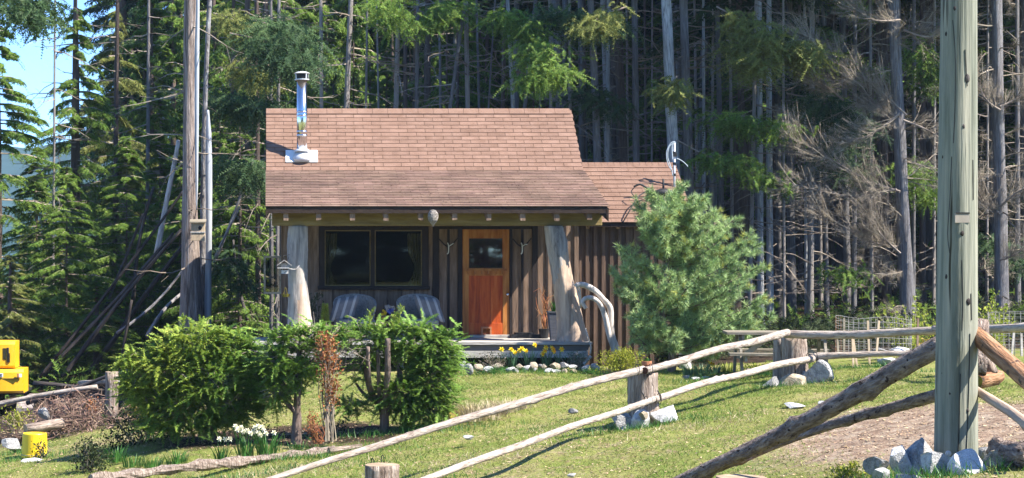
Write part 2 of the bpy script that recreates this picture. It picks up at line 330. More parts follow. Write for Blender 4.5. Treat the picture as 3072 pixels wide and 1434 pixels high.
def thin_tubes(segs, rs0, rs1):
    """cheap three-sided twigs: segs (n,2,3)"""
    A = segs[:, 0]; B = segs[:, 1]; D = norm(B - A); U = norm(np.cross(D, np.array([.3, .2, 1.0]))); V = np.cross(D, U)
    tris = []
    rs0 = np.broadcast_to(rs0, (len(A),))[:, None]; rs1 = np.broadcast_to(rs1, (len(A),))[:, None]
    ring = [(math.cos(a), math.sin(a)) for a in (0, 2.09, 4.19)]
    a = [A + U * c * rs0 + V * s * rs0 for c, s in ring]; b = [B + U * c * rs1 + V * s * rs1 for c, s in ring]
    for i in range(3):
        j = (i + 1) % 3
        tris.append(np.stack([a[i], a[j], b[j]], 1)); tris.append(np.stack([a[i], b[j], b[i]], 1))
    return np.concatenate(tris)

# ---------------------------------------------------------------- terrain
GP = [(2870, 1395, 14.5), (3072, 1434, 13.5), (2560, 1440, 16), (2200, 1445, 18.3), (1800, 1436, 20), (1400, 1436, 21), (1000, 1436, 22.2),
      (600, 1436, 23.5), (0, 1434, 25.5), (100, 1368, 28), (320, 1250, 33), (0, 1250, 38), (200, 1200, 38), (500, 1335, 26), (890, 1332, 25.5), (1150, 1308, 26.3),
      (1400, 1232, 27.5), (1400, 1150, 30.5), (1400, 1122, 32), (1800, 1120, 32), (1940, 1272, 24), (2200, 1143, 30), (2400, 1130, 29), (2800, 1110, 28),
      (2620, 1085, 31.5), (3072, 1120, 27), (3000, 1250, 19), (2500, 1260, 21), (2200, 1100, 34), (2100, 1095, 35), (1500, 1100, 36), (900, 1120, 34), (600, 1150, 36), (1700, 1340, 22)]
gx = [X(a, d) for a, b, d in GP]; gy = [d for a, b, d in GP]; gz = [Z(b, d) for a, b, d in GP]
for x, y, z in [(-60, 40, -1.6), (-25, 40, -1.3), (-9, 48, -1.3), (-9, 60, -1.0), (3, 45, -.1), (3, 60, .4), (12, 45, .15), (16, 40, .3), (22, 60, 2), (60, 40, 2), (60, 90, 9), (25, 90, 6.5), (5, 95, 4.5),
                (-12, 95, -2), (-60, 100, -3), (-60, 10, -1.5), (-20, 5, -.9), (0, 5, .1), (5, 5, .4), (12, 5, .6), (60, 5, 2), (0, 13, -.1), (-8, 15, -.8), (12, 14, .7), (11, 24, .5)]:
    gx.append(x); gy.append(y); gz.append(z)
gx = np.array(gx); gy = np.array(gy); gz = np.array(gz)
def _k(r2): return np.where(r2 > 0, r2 * np.log(r2 + 1e-12) * .5, 0)
_n = len(gx); _A = np.zeros((_n + 3, _n + 3)); _A[:_n, :_n] = _k((gx[:, None] - gx) ** 2 + (gy[:, None] - gy) ** 2) + np.eye(_n) * 1.0
_A[:_n, _n] = 1; _A[:_n, _n + 1] = gx; _A[:_n, _n + 2] = gy; _A[_n:, :_n] = _A[:_n, _n:].T
_w = np.linalg.solve(_A, np.concatenate([gz, [0, 0, 0]]))
def ground(x, y):
    x = np.atleast_1d(np.asarray(x, float)); y = np.atleast_1d(np.asarray(y, float))
    xc = np.clip(x, -60, 60); yc = np.clip(y, 5, 100)
    r = _k((xc[..., None] - gx) ** 2 + (yc[..., None] - gy) ** 2) @ _w[:_n] + _w[_n] + _w[_n + 1] * xc + _w[_n + 2] * yc
    far = np.clip(y - 100, 0, 60) * np.clip((x + 5) / 20, -.1, .35)
    return r + far
def bumps(x, y):
    return .018 * (np.sin(x * 2.3 + y * 1.1) + np.sin(x * 1.1 - y * 2.7 + 1)) + .010 * (np.sin(x * 6.1 + 2 * np.sin(y * 3)) + np.sin(y * 7.3 + 2 * np.sin(x * 4.1)))
def GZ(x, y): return float(ground(x, y)[0] + bumps(np.array(x), np.array(y)))
def G(x, y): return Vector((x, y, GZ(x, y)))

xs = np.unique(np.concatenate([np.linspace(-700, -60, 12), np.linspace(-60, -8, 30), np.arange(-8, 10, .14), np.linspace(10, 60, 30), np.linspace(60, 700, 12)]))
ys = np.unique(np.concatenate([np.linspace(-60, 10, 14), np.arange(10, 40, .16), np.linspace(40, 110, 60), np.linspace(110, 900, 16)]))
XX, YY = np.meshgrid(xs, ys); ZZ = ground(XX.ravel(), YY.ravel()).reshape(XX.shape) + bumps(XX, YY)
V = np.stack([XX, YY, ZZ], -1).reshape(-1, 3)
nx, ny = len(xs), len(ys); idx = np.arange(nx * ny).reshape(ny, nx)
Fq = np.stack([idx[:-1, :-1], idx[:-1, 1:], idx[1:, 1:], idx[1:, :-1]], -1).reshape(-1, 4)
me = bpy.data.meshes.new('ground'); me.from_pydata(V.tolist(), [], Fq.tolist()); me.polygons.foreach_set('use_smooth', [True] * len(me.polygons))
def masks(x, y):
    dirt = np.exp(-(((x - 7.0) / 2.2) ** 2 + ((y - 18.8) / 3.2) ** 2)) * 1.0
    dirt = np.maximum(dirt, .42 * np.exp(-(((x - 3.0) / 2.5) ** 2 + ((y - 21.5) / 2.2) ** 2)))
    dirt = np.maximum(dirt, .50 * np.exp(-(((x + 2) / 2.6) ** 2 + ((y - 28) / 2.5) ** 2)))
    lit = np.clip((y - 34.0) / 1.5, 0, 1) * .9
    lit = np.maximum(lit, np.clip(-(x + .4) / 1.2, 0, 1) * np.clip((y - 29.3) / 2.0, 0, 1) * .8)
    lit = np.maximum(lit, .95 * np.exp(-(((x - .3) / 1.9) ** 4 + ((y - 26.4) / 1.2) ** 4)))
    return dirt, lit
a = me.color_attributes.new('cover', 'FLOAT_COLOR', 'POINT')
dm, lm = masks(V[:, 0], V[:, 1]); cc = np.stack([dm, lm, dm * 0, dm * 0 + 1], -1); a.data.foreach_set('color', cc.astype(np.float32).ravel())
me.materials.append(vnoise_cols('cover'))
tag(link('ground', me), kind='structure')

# far wooded hills seen through the gap at left
hx = np.linspace(-900, 500, 90); rows = []
def hill_h(x): return 52 + 22 * math.sin(x * .006 + .5) + 9 * math.sin(x * .021 + 1) + 3 * math.sin(x * .09)
vs = []; fs = []
for i, x in enumerate(hx):
    for j in range(9):
        t = j / 8; vs.append((x, 520 + 260 * t + 12 * math.sin(i * 1.3 + j), -8 + (hill_h(x) + 12) * t ** .8 + rnd.uniform(-1.5, 1.5) * (j > 0)))
for i in range(len(hx) - 1):
    for j in range(8): k = i * 9 + j; fs.append((k, k + 9, k + 10, k + 1))
mb = MB(); mb.add(vs, fs); tag(mb.build('hills', 'hill', smooth=True), kind='structure')

# thin blue air between here and the hills
hz = bpy.data.materials.new('haze'); hz.use_nodes = True; hn = hz.node_tree; hn.nodes.remove(hn.nodes['Principled BSDF']); pv = hn.nodes.new('ShaderNodeVolumePrincipled')
pv.inputs['Color'].default_value = (.62, .80, 1.0, 1); pv.inputs['Density'].default_value = .00022; hn.links.new(pv.outputs[0], hn.nodes['Material Output'].inputs['Volume'])
M['haze'] = hz; tag(MB().box(-1000, 1000, -70, 960, -80, 120).build('haze', 'haze'), 'thin blue air over the whole valley', 'haze', kind='stuff')

# grass blades, litter
def scatter_pts(n, x0, x1, y0, y1, keep):
    x = rng.uniform(x0, x1, n); y = rng.uniform(y0, y1, n); k = keep(x, y); x = x[k]; y = y[k]
    return np.stack([x, y, ground(x, y) + bumps(x, y)], -1)
def in_view(x, y, m=.4): return (x > X(-30, y) - m) & (x < X(3100, y) + m)
def keep_grass(x, y):
    d, l = masks(x, y); return in_view(x, y) & (rng.random(len(x)) > np.clip(d * 1.3 + l * 1.2, 0, 1.05)) & ~((y > 32.2) & (x > -.3) & (x < 9))
def blades(Pp, h, wd, lean=.5):
    n = len(Pp); a = rng.uniform(0, 2 * math.pi, n); sd = np.stack([np.cos(a), np.sin(a), a * 0], -1)
    hh = h * rng.uniform(.5, 1.4, n); ln = rng.normal(0, lean, (n, 2)) * hh[:, None]
    tip = Pp + np.stack([ln[:, 0], ln[:, 1], hh], -1)
    return np.stack([Pp - sd * wd / 2, Pp + sd * wd / 2, tip], 1)
gp = scatter_pts(420000, -5.5, 9.5, 12.5, 34, keep_grass)
pt = .5 + .5 * np.sin(gp[:, 0] * 1.7 + 2 * np.sin(gp[:, 1] * .9)) * np.sin(gp[:, 1] * 1.3 + 1.5 * np.sin(gp[:, 0] * 1.1))
gp = gp[rng.random(len(gp)) < .35 + .65 * pt]
tag(link('lawn_grass', tri_mesh('lawn_grass', blades(gp, .034, .009, 1.0), 'grass')), 'short patchy lawn grass sloping in front of the cabin', 'grass', kind='stuff')
def keep_l(x, y):
    d, l = masks(x, y); return in_view(x, y) & (rng.random(len(x)) < .38 + .6 * np.clip(d * 1.2 + l * .5, 0, 1)) & (y < 34)
lp = scatter_pts(110000, -5.5, 9.5, 12.5, 34, keep_l); n = len(lp)
lp[:, 2] += .006
q = rng.normal(0, 1, (n, 3, 3)) * np.array([.013, .018, .004]); tris = lp[:, None, :] + q
tag(link('leaf_litter', tri_mesh('leaf_litter', tris, 'dry_leaf')), 'dry leaves and wood chips scattered over the grass', 'leaf litter', kind='stuff')

# ---------------------------------------------------------------- logs along local Z (so bark runs along them)
def log_mesh(name, L, r0, r1, m, seg=14, bend=0, bdir=0, lump=.12, step=.18, m_end=None, knots=0, flat_end=True):
    n = max(3, int(L / step)); vs = []; ph = [rnd.uniform(0, 6.28) for _ in range(6)]
    kn = [(rnd.uniform(.05, .95) * L, rnd.uniform(0, 6.28), rnd.uniform(.25, .6)) for _ in range(knots)]
    for i in range(n + 1):
        t = i / n; r = r0 + (r1 - r0) * t; z = t * L
        ox = bend * math.sin(math.pi * t) + .15 * r * math.sin(z * 2.1 + ph[4]); oy = .15 * r * math.sin(z * 2.6 + ph[5])
        cx = ox * math.cos(bdir) - oy * math.sin(bdir); cy = ox * math.sin(bdir) + oy * math.cos(bdir)
        for k in range(seg):
            a = 2 * math.pi * k / seg
            q = 1 + lump * (.5 * math.sin(2 * a + ph[0] + z * .7) + .35 * math.sin(3 * a + ph[1] - z * 1.3) + .14 * math.sin(5 * a + ph[2] + z * .9) + rnd.uniform(-.32, .32))
            for kz, ka, kh in kn:
                da = (a - ka + math.pi) % (2 * math.pi) - math.pi
                q += kh * math.exp(-((z - kz) / (.55 * r + .015)) ** 2 - (da / .5) ** 2)
            vs.append((cx + math.cos(a) * r * q, cy + math.sin(a) * r * q, z))
    fs = [(i * seg + k, i * seg + (k + 1) % seg, (i + 1) * seg + (k + 1) % seg, (i + 1) * seg + k) for i in range(n) for k in range(seg)]
    nb = len(fs); fs.append(tuple(range(seg))[::-1]); fs.append(tuple(n * seg + k for k in range(seg)))
    me = bpy.data.meshes.new(name); me.from_pydata(vs, [], fs); me.materials.append(M[m])
    sm = [True] * nb + [False, False]; me.polygons.foreach_set('use_smooth', sm)
    if m_end: me.materials.append(M[m_end]); me.polygons[nb].material_index = 1; me.polygons[nb + 1].material_index = 1
    return me
def orient(o, a, b, roll=0):
    d = (Vector(b) - Vector(a)).normalized(); o.rotation_mode = 'QUATERNION'
    o.rotation_quaternion = Vector((0, 0, 1)).rotation_difference(d) @ Quaternion((0, 0, 1), roll)
def log(name, a, b, r0, r1, m, parent=None, **k):
    a = Vector(a); b = Vector(b); me = log_mesh(name, (b - a).length, r0, r1, m, **k)
    o = link(name, me, parent, a); orient(o, a, b); return o

# ---------------------------------------------------------------- the cabin
YE, YK, YR, YW, YA = 33.0, 35.6, 36.97, 35.0, 35.12
ZE, ZK, ZR = CZ + .776, CZ + 1.517, CZ + 2.79
XL, XR = 0.0, 6.04
ZD = CZ - 1.62                      # deck top
cabin = thing('cabin', (3.0, 35.0, ZD - .45), 'brown board and batten cabin with a rust red shingle roof and log post porch', 'cabin')
def pw(px): return X(px, YW)
def zw(py): return Z(py, YW)

# roof decks (slab under the shingles)
def slab(y0, z0, y1, z1, x0, x1, th, lift=0):
    n = Vector((0, -(z1 - z0), (y1 - y0))).normalized()
    p = [Vector((x, y, z)) for (y, z) in ((y0, z0), (y1, z1)) for x in (x0, x1)]
    top = [q + n * lift for q in p]; bot = [q + n * (lift - th) for q in p]
    return top + bot, [(0, 1, 3, 2), (4, 6, 7, 5), (0, 4, 5, 1), (2, 3, 7, 6), (0, 2, 6, 4), (1, 5, 7, 3)]
YB, ZB = 40.9, CZ + .9
mb = MB()
for a_ in ((YE, ZE, YK, ZK), (YK, ZK, YR, ZR)): mb.add(*slab(*a_, XL + .01, XR - .01, .05, -.012))
mb.add(*slab(YR + .002, ZR, YB, ZB, XL, XR, .05, -.004))
roof = mb.build('roof', 'roof_under', cabin)
# shingles: upper slope individually
def shingle_quad(wd, ln, th=.007):
    return [(0, 0, 0), (wd, 0, 0), (wd, ln, 0), (0, ln, 0), (0, 0, th), (wd, 0, th), (wd, ln, th * .3), (0, ln, th * .3)], \
           [(0, 3, 2, 1), (4, 5, 6, 7), (0, 1, 5, 4), (1, 2, 6, 5), (2, 3, 7, 6), (3, 0, 4, 7)]
SH = {}
def sh_mesh(wd, ex):
    k = (round(wd, 2), round(ex, 3))
    if k not in SH:
        v, f = shingle_quad(k[0] - .0035, ex * 1.12, .008); me = bpy.data.meshes.new('shingle'); me.from_pydata(v, [], f); me.materials.append(M['shingle']); SH[k] = me
    return SH[k]
def shingle_rows(y0, z0, y1, z1, x0, x1, ex, tabw, ind_parent=None, x1f=None, acc=None, skew=0):
    L = math.hypot(y1 - y0, z1 - z0); n = int(round(L / ex)); ex = L / n; a = math.atan2(z1 - z0, y1 - y0); cnt = 0
    for r in range(n):
        yy = y0 + (y1 - y0) * r / n; zz = z0 + (z1 - z0) * r / n; xe = x1
        x = x0 - ((r * tabw * .5) % tabw); wav = rnd.uniform(-.004, .004)
        while x < xe - .01:
            xa = max(x, x0); xb = min(x + tabw, xe); wd = xb - xa
            if wd > .035:
                off = -.004 + wav + rnd.uniform(-.003, .003); tilt = a - .035 + rnd.uniform(-.006, .006)
                if ind_parent is not None:
                    me_ = sh_mesh(wd, ex); o = link('shingle', me_, ind_parent, (xa + .003, yy + off * math.cos(a), zz + off * math.sin(a)))
                    o.rotation_euler = (tilt, 0, rnd.uniform(-.004, .004)); cnt += 1
                else:
                    v, f = shingle_quad(wd - .004, ex * 1.12, .009 + rnd.uniform(0, .004)); c, s = math.cos(tilt), math.sin(tilt)
                    acc.add([(xa + .003 + p[0], yy + off * c + p[1] * c - p[2] * s, zz + off * s + p[1] * s + p[2] * c) for p in v], f)
            x += tabw
    return cnt
shingle_rows(YK + .012, ZK + .014, YR - .01, ZR - .02, XL, XR, .117, .345, ind_parent=roof)
acc = MB(); shingle_rows(YE - .012, ZE + .004, YK - .01, ZK + .006, XL - .01, XR + .02, .125, .33, acc=acc)
o = acc.build('shingle_course', 'shingle_old', roof); tag(o, kind='stuff')
mb = MB()
x = XL
while x < XR - .05:
    x2 = min(x + .30, XR); mb.add([(x + .003, YR - .11, ZR - .083), (x2 - .003, YR - .11, ZR - .083), (x2 - .003, YR, ZR + .022 + rnd.uniform(-.002, .002)), (x + .003, YR, ZR + .022), (x + .003, YR + .12, ZR - .05), (x2 - .003, YR + .12, ZR - .05),
            (x + .003, YR - .11, ZR - .095), (x2 - .003, YR - .11, ZR - .095)], [(0, 1, 2, 3), (3, 2, 5, 4), (6, 7, 1, 0), (0, 3, 4, 6), (1, 7, 5, 2)])
    x = x2
mb.build('ridge_cap', 'shingle', roof)
# fascia and bargeboards
MB().box(XL + .02, XR - .02, YE + .004, YE + .03, ZE - .115, ZE - .015).build('fascia', 'fascia', roof)
for xx in (XL - .005, XR - .03):
    mb = MB()
    for (a0, b0, a1, b1) in ((YE, ZE, YK, ZK), (YK, ZK, YR, ZR)):
        v = [(x_, y_, z_) for x_ in (xx, xx + .03) for (y_, z_) in ((a0, b0 - .03), (a1, b1 - .03), (a1, b1 - .2), (a0, b0 - .2))]
        mb.add(v, [(0, 1, 2, 3), (4, 7, 6, 5), (0, 4, 5, 1), (1, 5, 6, 2), (2, 6, 7, 3), (3, 7, 4, 0)])
    mb.build('bargeboard', 'fascia', roof)
MB().add([(XR - .03, YE + .02, ZE - .02), (XR + .012, YE + .02, ZE - .02), (XR + .012, YE + .02, ZE - .26), (XR - .16, YE + .02, ZE - .1),
          (XR - .03, YE + .06, ZE - .02), (XR + .012, YE + .06, ZE - .02), (XR + .012, YE + .06, ZE - .26), (XR - .16, YE + .06, ZE - .1)],
         [(0, 3, 2, 1), (4, 5, 6, 7), (1, 2, 6, 5), (2, 3, 7, 6), (3, 0, 4, 7), (0, 1, 5, 4)]).build('bargeboard_tip', 'fascia', roof)
# beam, rafters
bm_ = MB().box(X(816, 33.4), X(1806, 33.4), 33.38, 33.6, Z(677, 33.4), Z(634, 33.4)).build('porch_beam', 'beam', cabin, bevel=.012)
for px in (858, 956, 1057, 1157, 1257, 1363, 1465, 1567, 1669, 1767):
    if px in (1257,): px = 1262
    x = X(px, 33.1); mb = MB(); c = .285
    y0, y1 = 33.034, 35.0
    zt = lambda y: ZE + (y - YE) * c - .07
    v = [(xx, yy, zz) for xx in (x - .045, x + .045) for (yy, zz) in ((y0, zt(y0)), (y1, zt(y1)), (y1, zt(y1) - .15), (y0, zt(y0) - .175 + rnd.uniform(-.02, .01)))]
    mb.add(v, [(0, 1, 2, 3), (4, 7, 6, 5), (0, 4, 5, 1), (1, 5, 6, 2), (2, 6, 7, 3), (3, 7, 4, 0)]); mb.build('rafter', 'board', cabin)
# walls: structure behind boards
zb, zt_ = ZD - .02, CZ + 1.30
W0, W1 = pw(845), pw(1735)
wx0, wx1, wz0, wz1 = pw(966), pw(1277), zw(864), zw(684)
mb = MB(); y0, y1 = YW + .03, YW + .09
mb.box(W0, wx0, y0, y1, zb, zt_).box(wx1, W1, y0, y1, zb, zt_).box(wx0, wx1, y0, y1, zb, wz0).box(wx0, wx1, y0, y1, wz1, zt_)
fw = mb.build('front_wall', 'board_dark', cabin)
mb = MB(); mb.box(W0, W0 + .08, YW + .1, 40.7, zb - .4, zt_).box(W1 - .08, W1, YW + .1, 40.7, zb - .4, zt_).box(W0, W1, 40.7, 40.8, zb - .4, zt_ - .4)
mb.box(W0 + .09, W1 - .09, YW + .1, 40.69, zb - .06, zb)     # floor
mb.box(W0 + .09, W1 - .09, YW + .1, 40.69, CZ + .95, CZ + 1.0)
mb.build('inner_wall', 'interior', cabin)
for s in (0, 1):
    xx = W0 if s == 0 else W1 - .08
    mb = MB(); v = [(x_, y_, z_) for x_ in (xx, xx + .08) for (y_, z_) in ((YW, zt_ + .005), (YK, ZK - .1), (YR, ZR - .1), (40.6, zt_ - .3))]
    mb.add(v, [(0, 1, 2, 3), (4, 7, 6, 5), (0, 4, 5, 1), (1, 5, 6, 2), (2, 6, 7, 3), (3, 7, 4, 0)]); mb.build('gable', 'board_dark', cabin)
def board(x0, x1, z0, z1, m='board', y=YW, th=.028, name='board', parent=None):
    return MB().box(x0 + .002, x1 - .002, y, y + th, z0, z1, ).build(name, m, parent or fw)
ztop = Z(620, YW)
def boards(px0, px1, py0, py1, n, m='board', bm='board', bw=9, edge=True):
    e = [px0 + (px1 - px0) * i / n for i in range(n + 1)]
    for i in range(n): board(pw(e[i]), pw(e[i + 1]), zw(py1), zw(py0), m)
    for q in e[1:-1]: board(pw(q - bw / 2), pw(q + bw / 2), zw(py1) + .004, zw(py0) - .004, bm, YW - .022, .020, 'batten')
boards(846, 957, 600, 1024, 4, 'board', 'board', 9)
boards(957, 1286, 869, 1024, 8, 'board', 'board_dark', 6)
boards(957, 1286, 600, 679, 8, 'board', 'board_dark', 6)
board(pw(1286), pw(1298), zw(1024), zw(600)); board(pw(1298), pw(1317), zw(1024), zw(680), 'trim', YW - .03, .05, 'trim_board')
board(pw(1298), pw(1613), zw(678), zw(600), 'board'); board(pw(1317.5), pw(1596), zw(687), zw(679), 'trim', YW - .035, .05, 'trim_board')
for a_, b_ in ((1317.5, 1373), (1537, 1596)): boards(a_, b_, 687.5, 1024, 2, 'board', 'trim', 8)
board(pw(1596.3), pw(1613), zw(1024), zw(679), 'trim', YW - .03, .05, 'trim_board')
boards(1613.3, 1722, 600, 1024, 4, 'board', 'trim', 7)
board(pw(1722.5), pw(1736), zw(1060), zw(620), 'board', YW - .03, .07, 'corner_board'); 
board(pw(842), pw(846), zw(1024), zw(620), 'board', YW - .03, .07, 'corner_board')
# window
mb = MB(); y0, y1 = YW - .045, YW + .028
mb.box(pw(958), pw(974), y0, y1, zw(858), zw(680)).box(pw(1266), pw(1285), y0, y1, zw(858), zw(680)).box(pw(974), pw(1266), y0, y1, zw(690), zw(680)).box(pw(1112), pw(1124), y0 + .01, y1, zw(858), zw(690))
win = mb.build('window', 'trim', cabin, bevel=.004)
MB().box(pw(953), pw(1289), YW - .10, YW + .028, zw(869), zw(858) - .001).build('sill', 'trim', win, bevel=.006)
for a_, b_ in ((974.3, 1111.7), (1124.3, 1265.7)):
    mb = MB(); t = .018; x0, x1, z0, z1 = pw(a_), pw(b_), zw(857.5), zw(690.5)
    mb.box(x0, x0 + t, YW, YW + .025, z0, z1).box(x1 - t, x1, YW, YW + .025, z0, z1).box(x0 + t, x1 - t, YW, YW + .025, z0, z0 + t).box(x0 + t, x1 - t, YW, YW + .025, z1 - t, z1)
    mb.build('sash', 'beam', win)
    MB().box(x0 + t, x1 - t, YW + .012, YW + .016, z0 + t, z1 - t).build('pane', 'glass', win)
for a_, b_, sg in ((976, 1012, 1), (1224, 1264, -1)):
    mb = MB(); x0, x1 = pw(a_), pw(b_); n = 30; m_ = 10; vs = []
    for j in range(m_ + 1):
        t = j / m_; pin = 1 - .55 * math.exp(-((t - .68) / .22) ** 2)
        for i in range(n + 1):
            u = i / n; xx = (x0 + (x1 - x0) * u * pin) if sg > 0 else (x1 - (x1 - x0) * (1 - u) * pin)
            vs.append((xx, YW + .17 + .022 * math.sin(u * 28 + t), zw(700) + (zw(855) - zw(700)) * t))
    mb.add(vs, [(j * (n + 1) + i, j * (n + 1) + i + 1, (j + 1) * (n + 1) + i + 1, (j + 1) * (n + 1) + i) for j in range(m_) for i in range(n)])
    cu = mb.build('curtain', 'curtain', None, org=(x0, YW + .17, zw(855)), smooth=True)
    tag(cu, 'ochre curtain gathered at the %s side behind the cabin window' % ('left' if sg > 0 else 'right'), 'curtain', 'curtains in the cabin window')
# door
dz0, dz1 = zw(1012), zw(686)
mb = MB().box(pw(1373.5), pw(1386.5), YW - .04, YW + .028, dz0, dz1 - .01).box(pw(1528.5), pw(1536.5), YW - .04, YW + .028, dz0, dz1 - .01); mb.build('door_frame', 'trim', cabin)
DY = YW - .02
mb = MB().box(pw(1387), pw(1528), DY + .016, DY + .045, dz0, dz1 - .012)
dv = MB(); x0, x1 = pw(1387), pw(1528)
door = mb.build('door', 'door', cabin)
def dpiece(a_, b_, c_, d_, m, nm, y=0): return MB().box(pw(a_), pw(b_), DY + y, DY + .0155, zw(d_), zw(c_)).build(nm, m, door, bevel=.004)
dpiece(1387.3, 1406, 688, 1011.5, 'door_pale', 'stile'); dpiece(1508, 1527.7, 688, 1011.5, 'door_pale', 'stile')
dpiece(1406.3, 1507.7, 688, 715, 'door_pale', 'rail'); dpiece(1406.3, 1507.7, 804, 827, 'door_pale', 'rail'); dpiece(1406.3, 1507.7, 969, 1011.5, 'door', 'rail')
dpiece(1436, 1441, 827.3, 968.7, 'door', 'muntin'); dpiece(1472, 1477, 827.3, 968.7, 'door', 'muntin')
MB().box(pw(1407), pw(1507), DY + .006, DY + .010, zw(803.7), zw(715.3)).build('pane', 'glass_door', door)
mb = MB().box(pw(1397), pw(1519), DY - .07, DY - .001, zw(812), zw(806)); sh = mb.build('shelf', 'door_pale', door)
for i in range(6): MB().box(pw(1402 + i * 20.5), pw(1408 + i * 20.5), DY - .055, DY - .001, zw(822), zw(812.3)).build('dentil', 'door_pale', door)
mb = MB(); a_, b_, c_, d_ = 1443, 1474, 980, 1010
mb.box(pw(a_), pw(a_ + 5), DY - .03, DY - .001, zw(d_), zw(c_)).box(pw(b_ - 5), pw(b_), DY - .03, DY - .001, zw(d_), zw(c_)).box(pw(a_ + 5), pw(b_ - 5), DY - .03, DY - .001, zw(c_ + 5), zw(c_)).box(pw(a_ + 5), pw(b_ - 5), DY - .03, DY - .001, zw(d_), zw(d_ - 5))
mb.build('cat_flap', 'terracotta', door); MB().box(pw(1448.5), pw(1468.5), DY - .012, DY - .004, zw(1004.5), zw(985.5)).build('flap_panel', 'glass', door)
MB().ell((pw(1521), DY - .045, zw(883)), (.028, .028, .028)).tube([(pw(1521), DY - .04, zw(883)), (pw(1521), DY, zw(883))], .012).build('door_knob', 'metal', door, smooth=True)
# porch deck
deck = MB().box(X(760, 33.3), X(1770, 33.3), 33.22, 34.95, ZD - .16, ZD - .05).build('porch_deck', 'deck_dark', cabin)
y = 33.1; n = 0
while y < 34.9:
    y2 = min(y + .148, 34.97); MB().box(X(758, 33.1), X(1778, 33.1) + rnd.uniform(-.01, .01), y + .003, y2 - .003, ZD - .045, ZD, .0).build('plank', 'deck', deck); y = y2
MB().box(X(760, 33.15), X(1766, 33.15), 33.16, 33.2, ZD - .15, ZD - .05).build('skirt_board', 'deck_dark', deck)
MB().box(X(760, 33.12), X(1764, 33.12), 33.12, 33.158, ZD - .275, ZD - .155).build('skirt_board', 'deck', deck)
for px in (900, 1200, 1500, 1740): MB().box(X(px - 12, 33.5), X(px + 12, 33.5), 33.4, 33.55, ZD - .62, ZD - .17).build('pier', 'deck_dark', deck)
MB().bar(P(1772, 1068, 33.14), P(1752, 1092, 33.2), .05, .05).build('brace', 'drift', deck)
MB().box(pw(1408), pw(1560), YW - .17, YW - .05, ZD + .001, ZD + .05).build('doorstep', 'deck', cabin, bevel=.006)
# log posts
def post_path(name, rowsp, d, m, seg=22, lump=.09, sunlit_area=None, parent=cabin):
    """rows: (py, px_left, px_right)"""
    vs = []; N = 44; ph = rnd.uniform(0, 6)
    py = [r[0] for r in rowsp]; o0 = P((rowsp[-1][1] + rowsp[-1][2]) / 2, rowsp[-1][0], d)
    for i in range(N + 1):
        y_ = py[0] + (py[-1] - py[0]) * i / N; l = np.interp(y_, py, [r[1] for r in rowsp]); r_ = np.interp(y_, py, [r[2] for r in rowsp])
        cx, rr = X((l + r_) / 2, d), (r_ - l) / 2 * d / F; z = Z(y_, d)
        for k in range(seg):
            a = 2 * math.pi * k / seg
            q = 1 + lump * (.35 * math.sin(2 * a + z * 1.5 + ph) + .3 * math.sin(5 * a + z * 2 + ph) + .28 * math.sin(9 * a - z * 1.2) + rnd.uniform(-.22, .22))
            vs.append((cx + math.cos(a) * rr * q - o0.x, math.sin(a) * rr * q, z - o0.z))
    fs = [(i * seg + k, (i + 1) * seg + k, (i + 1) * seg + (k + 1) % seg, i * seg + (k + 1) % seg) for i in range(N) for k in range(seg)]
    nb = len(fs); fs += [tuple(range(seg)), tuple(N * seg + k for k in range(seg))[::-1]]
    me = bpy.data.meshes.new(name); me.from_pydata(vs, [], fs); me.materials.append(M[m]); me.polygons.foreach_set('use_smooth', [True] * nb + [False] * 2)
    if sunlit_area:  # warmer, paler faces paint sunlight onto part of the post
        me.materials.append(M['log_warm'])
        for i in range(nb):
            r_, k = divmod(i, seg); yy = py[0] + (py[-1] - py[0]) * r_ / N; a = 2 * math.pi * (k + .5) / seg
            if sunlit_area(yy, math.cos(a), math.sin(a)): me.polygons[i].material_index = 1
    return link(name, me, parent, o0)
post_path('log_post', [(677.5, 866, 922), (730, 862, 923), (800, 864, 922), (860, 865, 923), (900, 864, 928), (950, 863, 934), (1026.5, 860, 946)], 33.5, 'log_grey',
          sunlit_area=lambda y, c, s: y > 838 + 260 * abs(c - .25 + .05 * math.sin(y)) and s < .3)  # sunlit triangle painted into the wood colour
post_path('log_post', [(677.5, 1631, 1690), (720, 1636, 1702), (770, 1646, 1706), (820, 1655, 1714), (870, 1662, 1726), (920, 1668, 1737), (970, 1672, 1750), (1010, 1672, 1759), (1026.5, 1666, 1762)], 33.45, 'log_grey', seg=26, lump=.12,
          sunlit_area=lambda y, c, s: y > 790 - 60 * c)  # sunlit lower part painted into the wood colour
# annex
AE, AR = 34.9, 36.6
aze, azr = Z(668, AE), Z(490, AR); ax0, ax1 = 6.05, 8.0
mb = MB(); mb.add(*slab(AE, aze, AR, azr, ax0 - .2, ax1, .05, -.012)); mb.add(*slab(AR + .002, azr, 38.6, azr - 1.4, ax0, ax1, .05, -.004)); aroof = mb.build('annex_roof', 'roof_under', cabin)
acc = MB(); shingle_rows(AE - .02, aze + .004, AR - .01, azr - .008, ax0 - .2, ax1 + .01, .15, .30, acc=acc)
x = ax0
while x < ax1 - .05:
    x2 = min(x + .125, ax1); acc.add([(x + .003, AR - .12, azr - .075), (x2 - .003, AR - .12, azr - .075), (x2 - .003, AR, azr + .02), (x + .003, AR, azr + .02)], [(0, 1, 2, 3)]); x = x2
tag(acc.build('annex_shingle_course', 'shingle', aroof), kind='stuff')
MB().box(ax0 + .02, ax1 - .02, AE + .004, AE + .03, aze - .08, aze - .015).build('fascia', 'fascia', aroof)
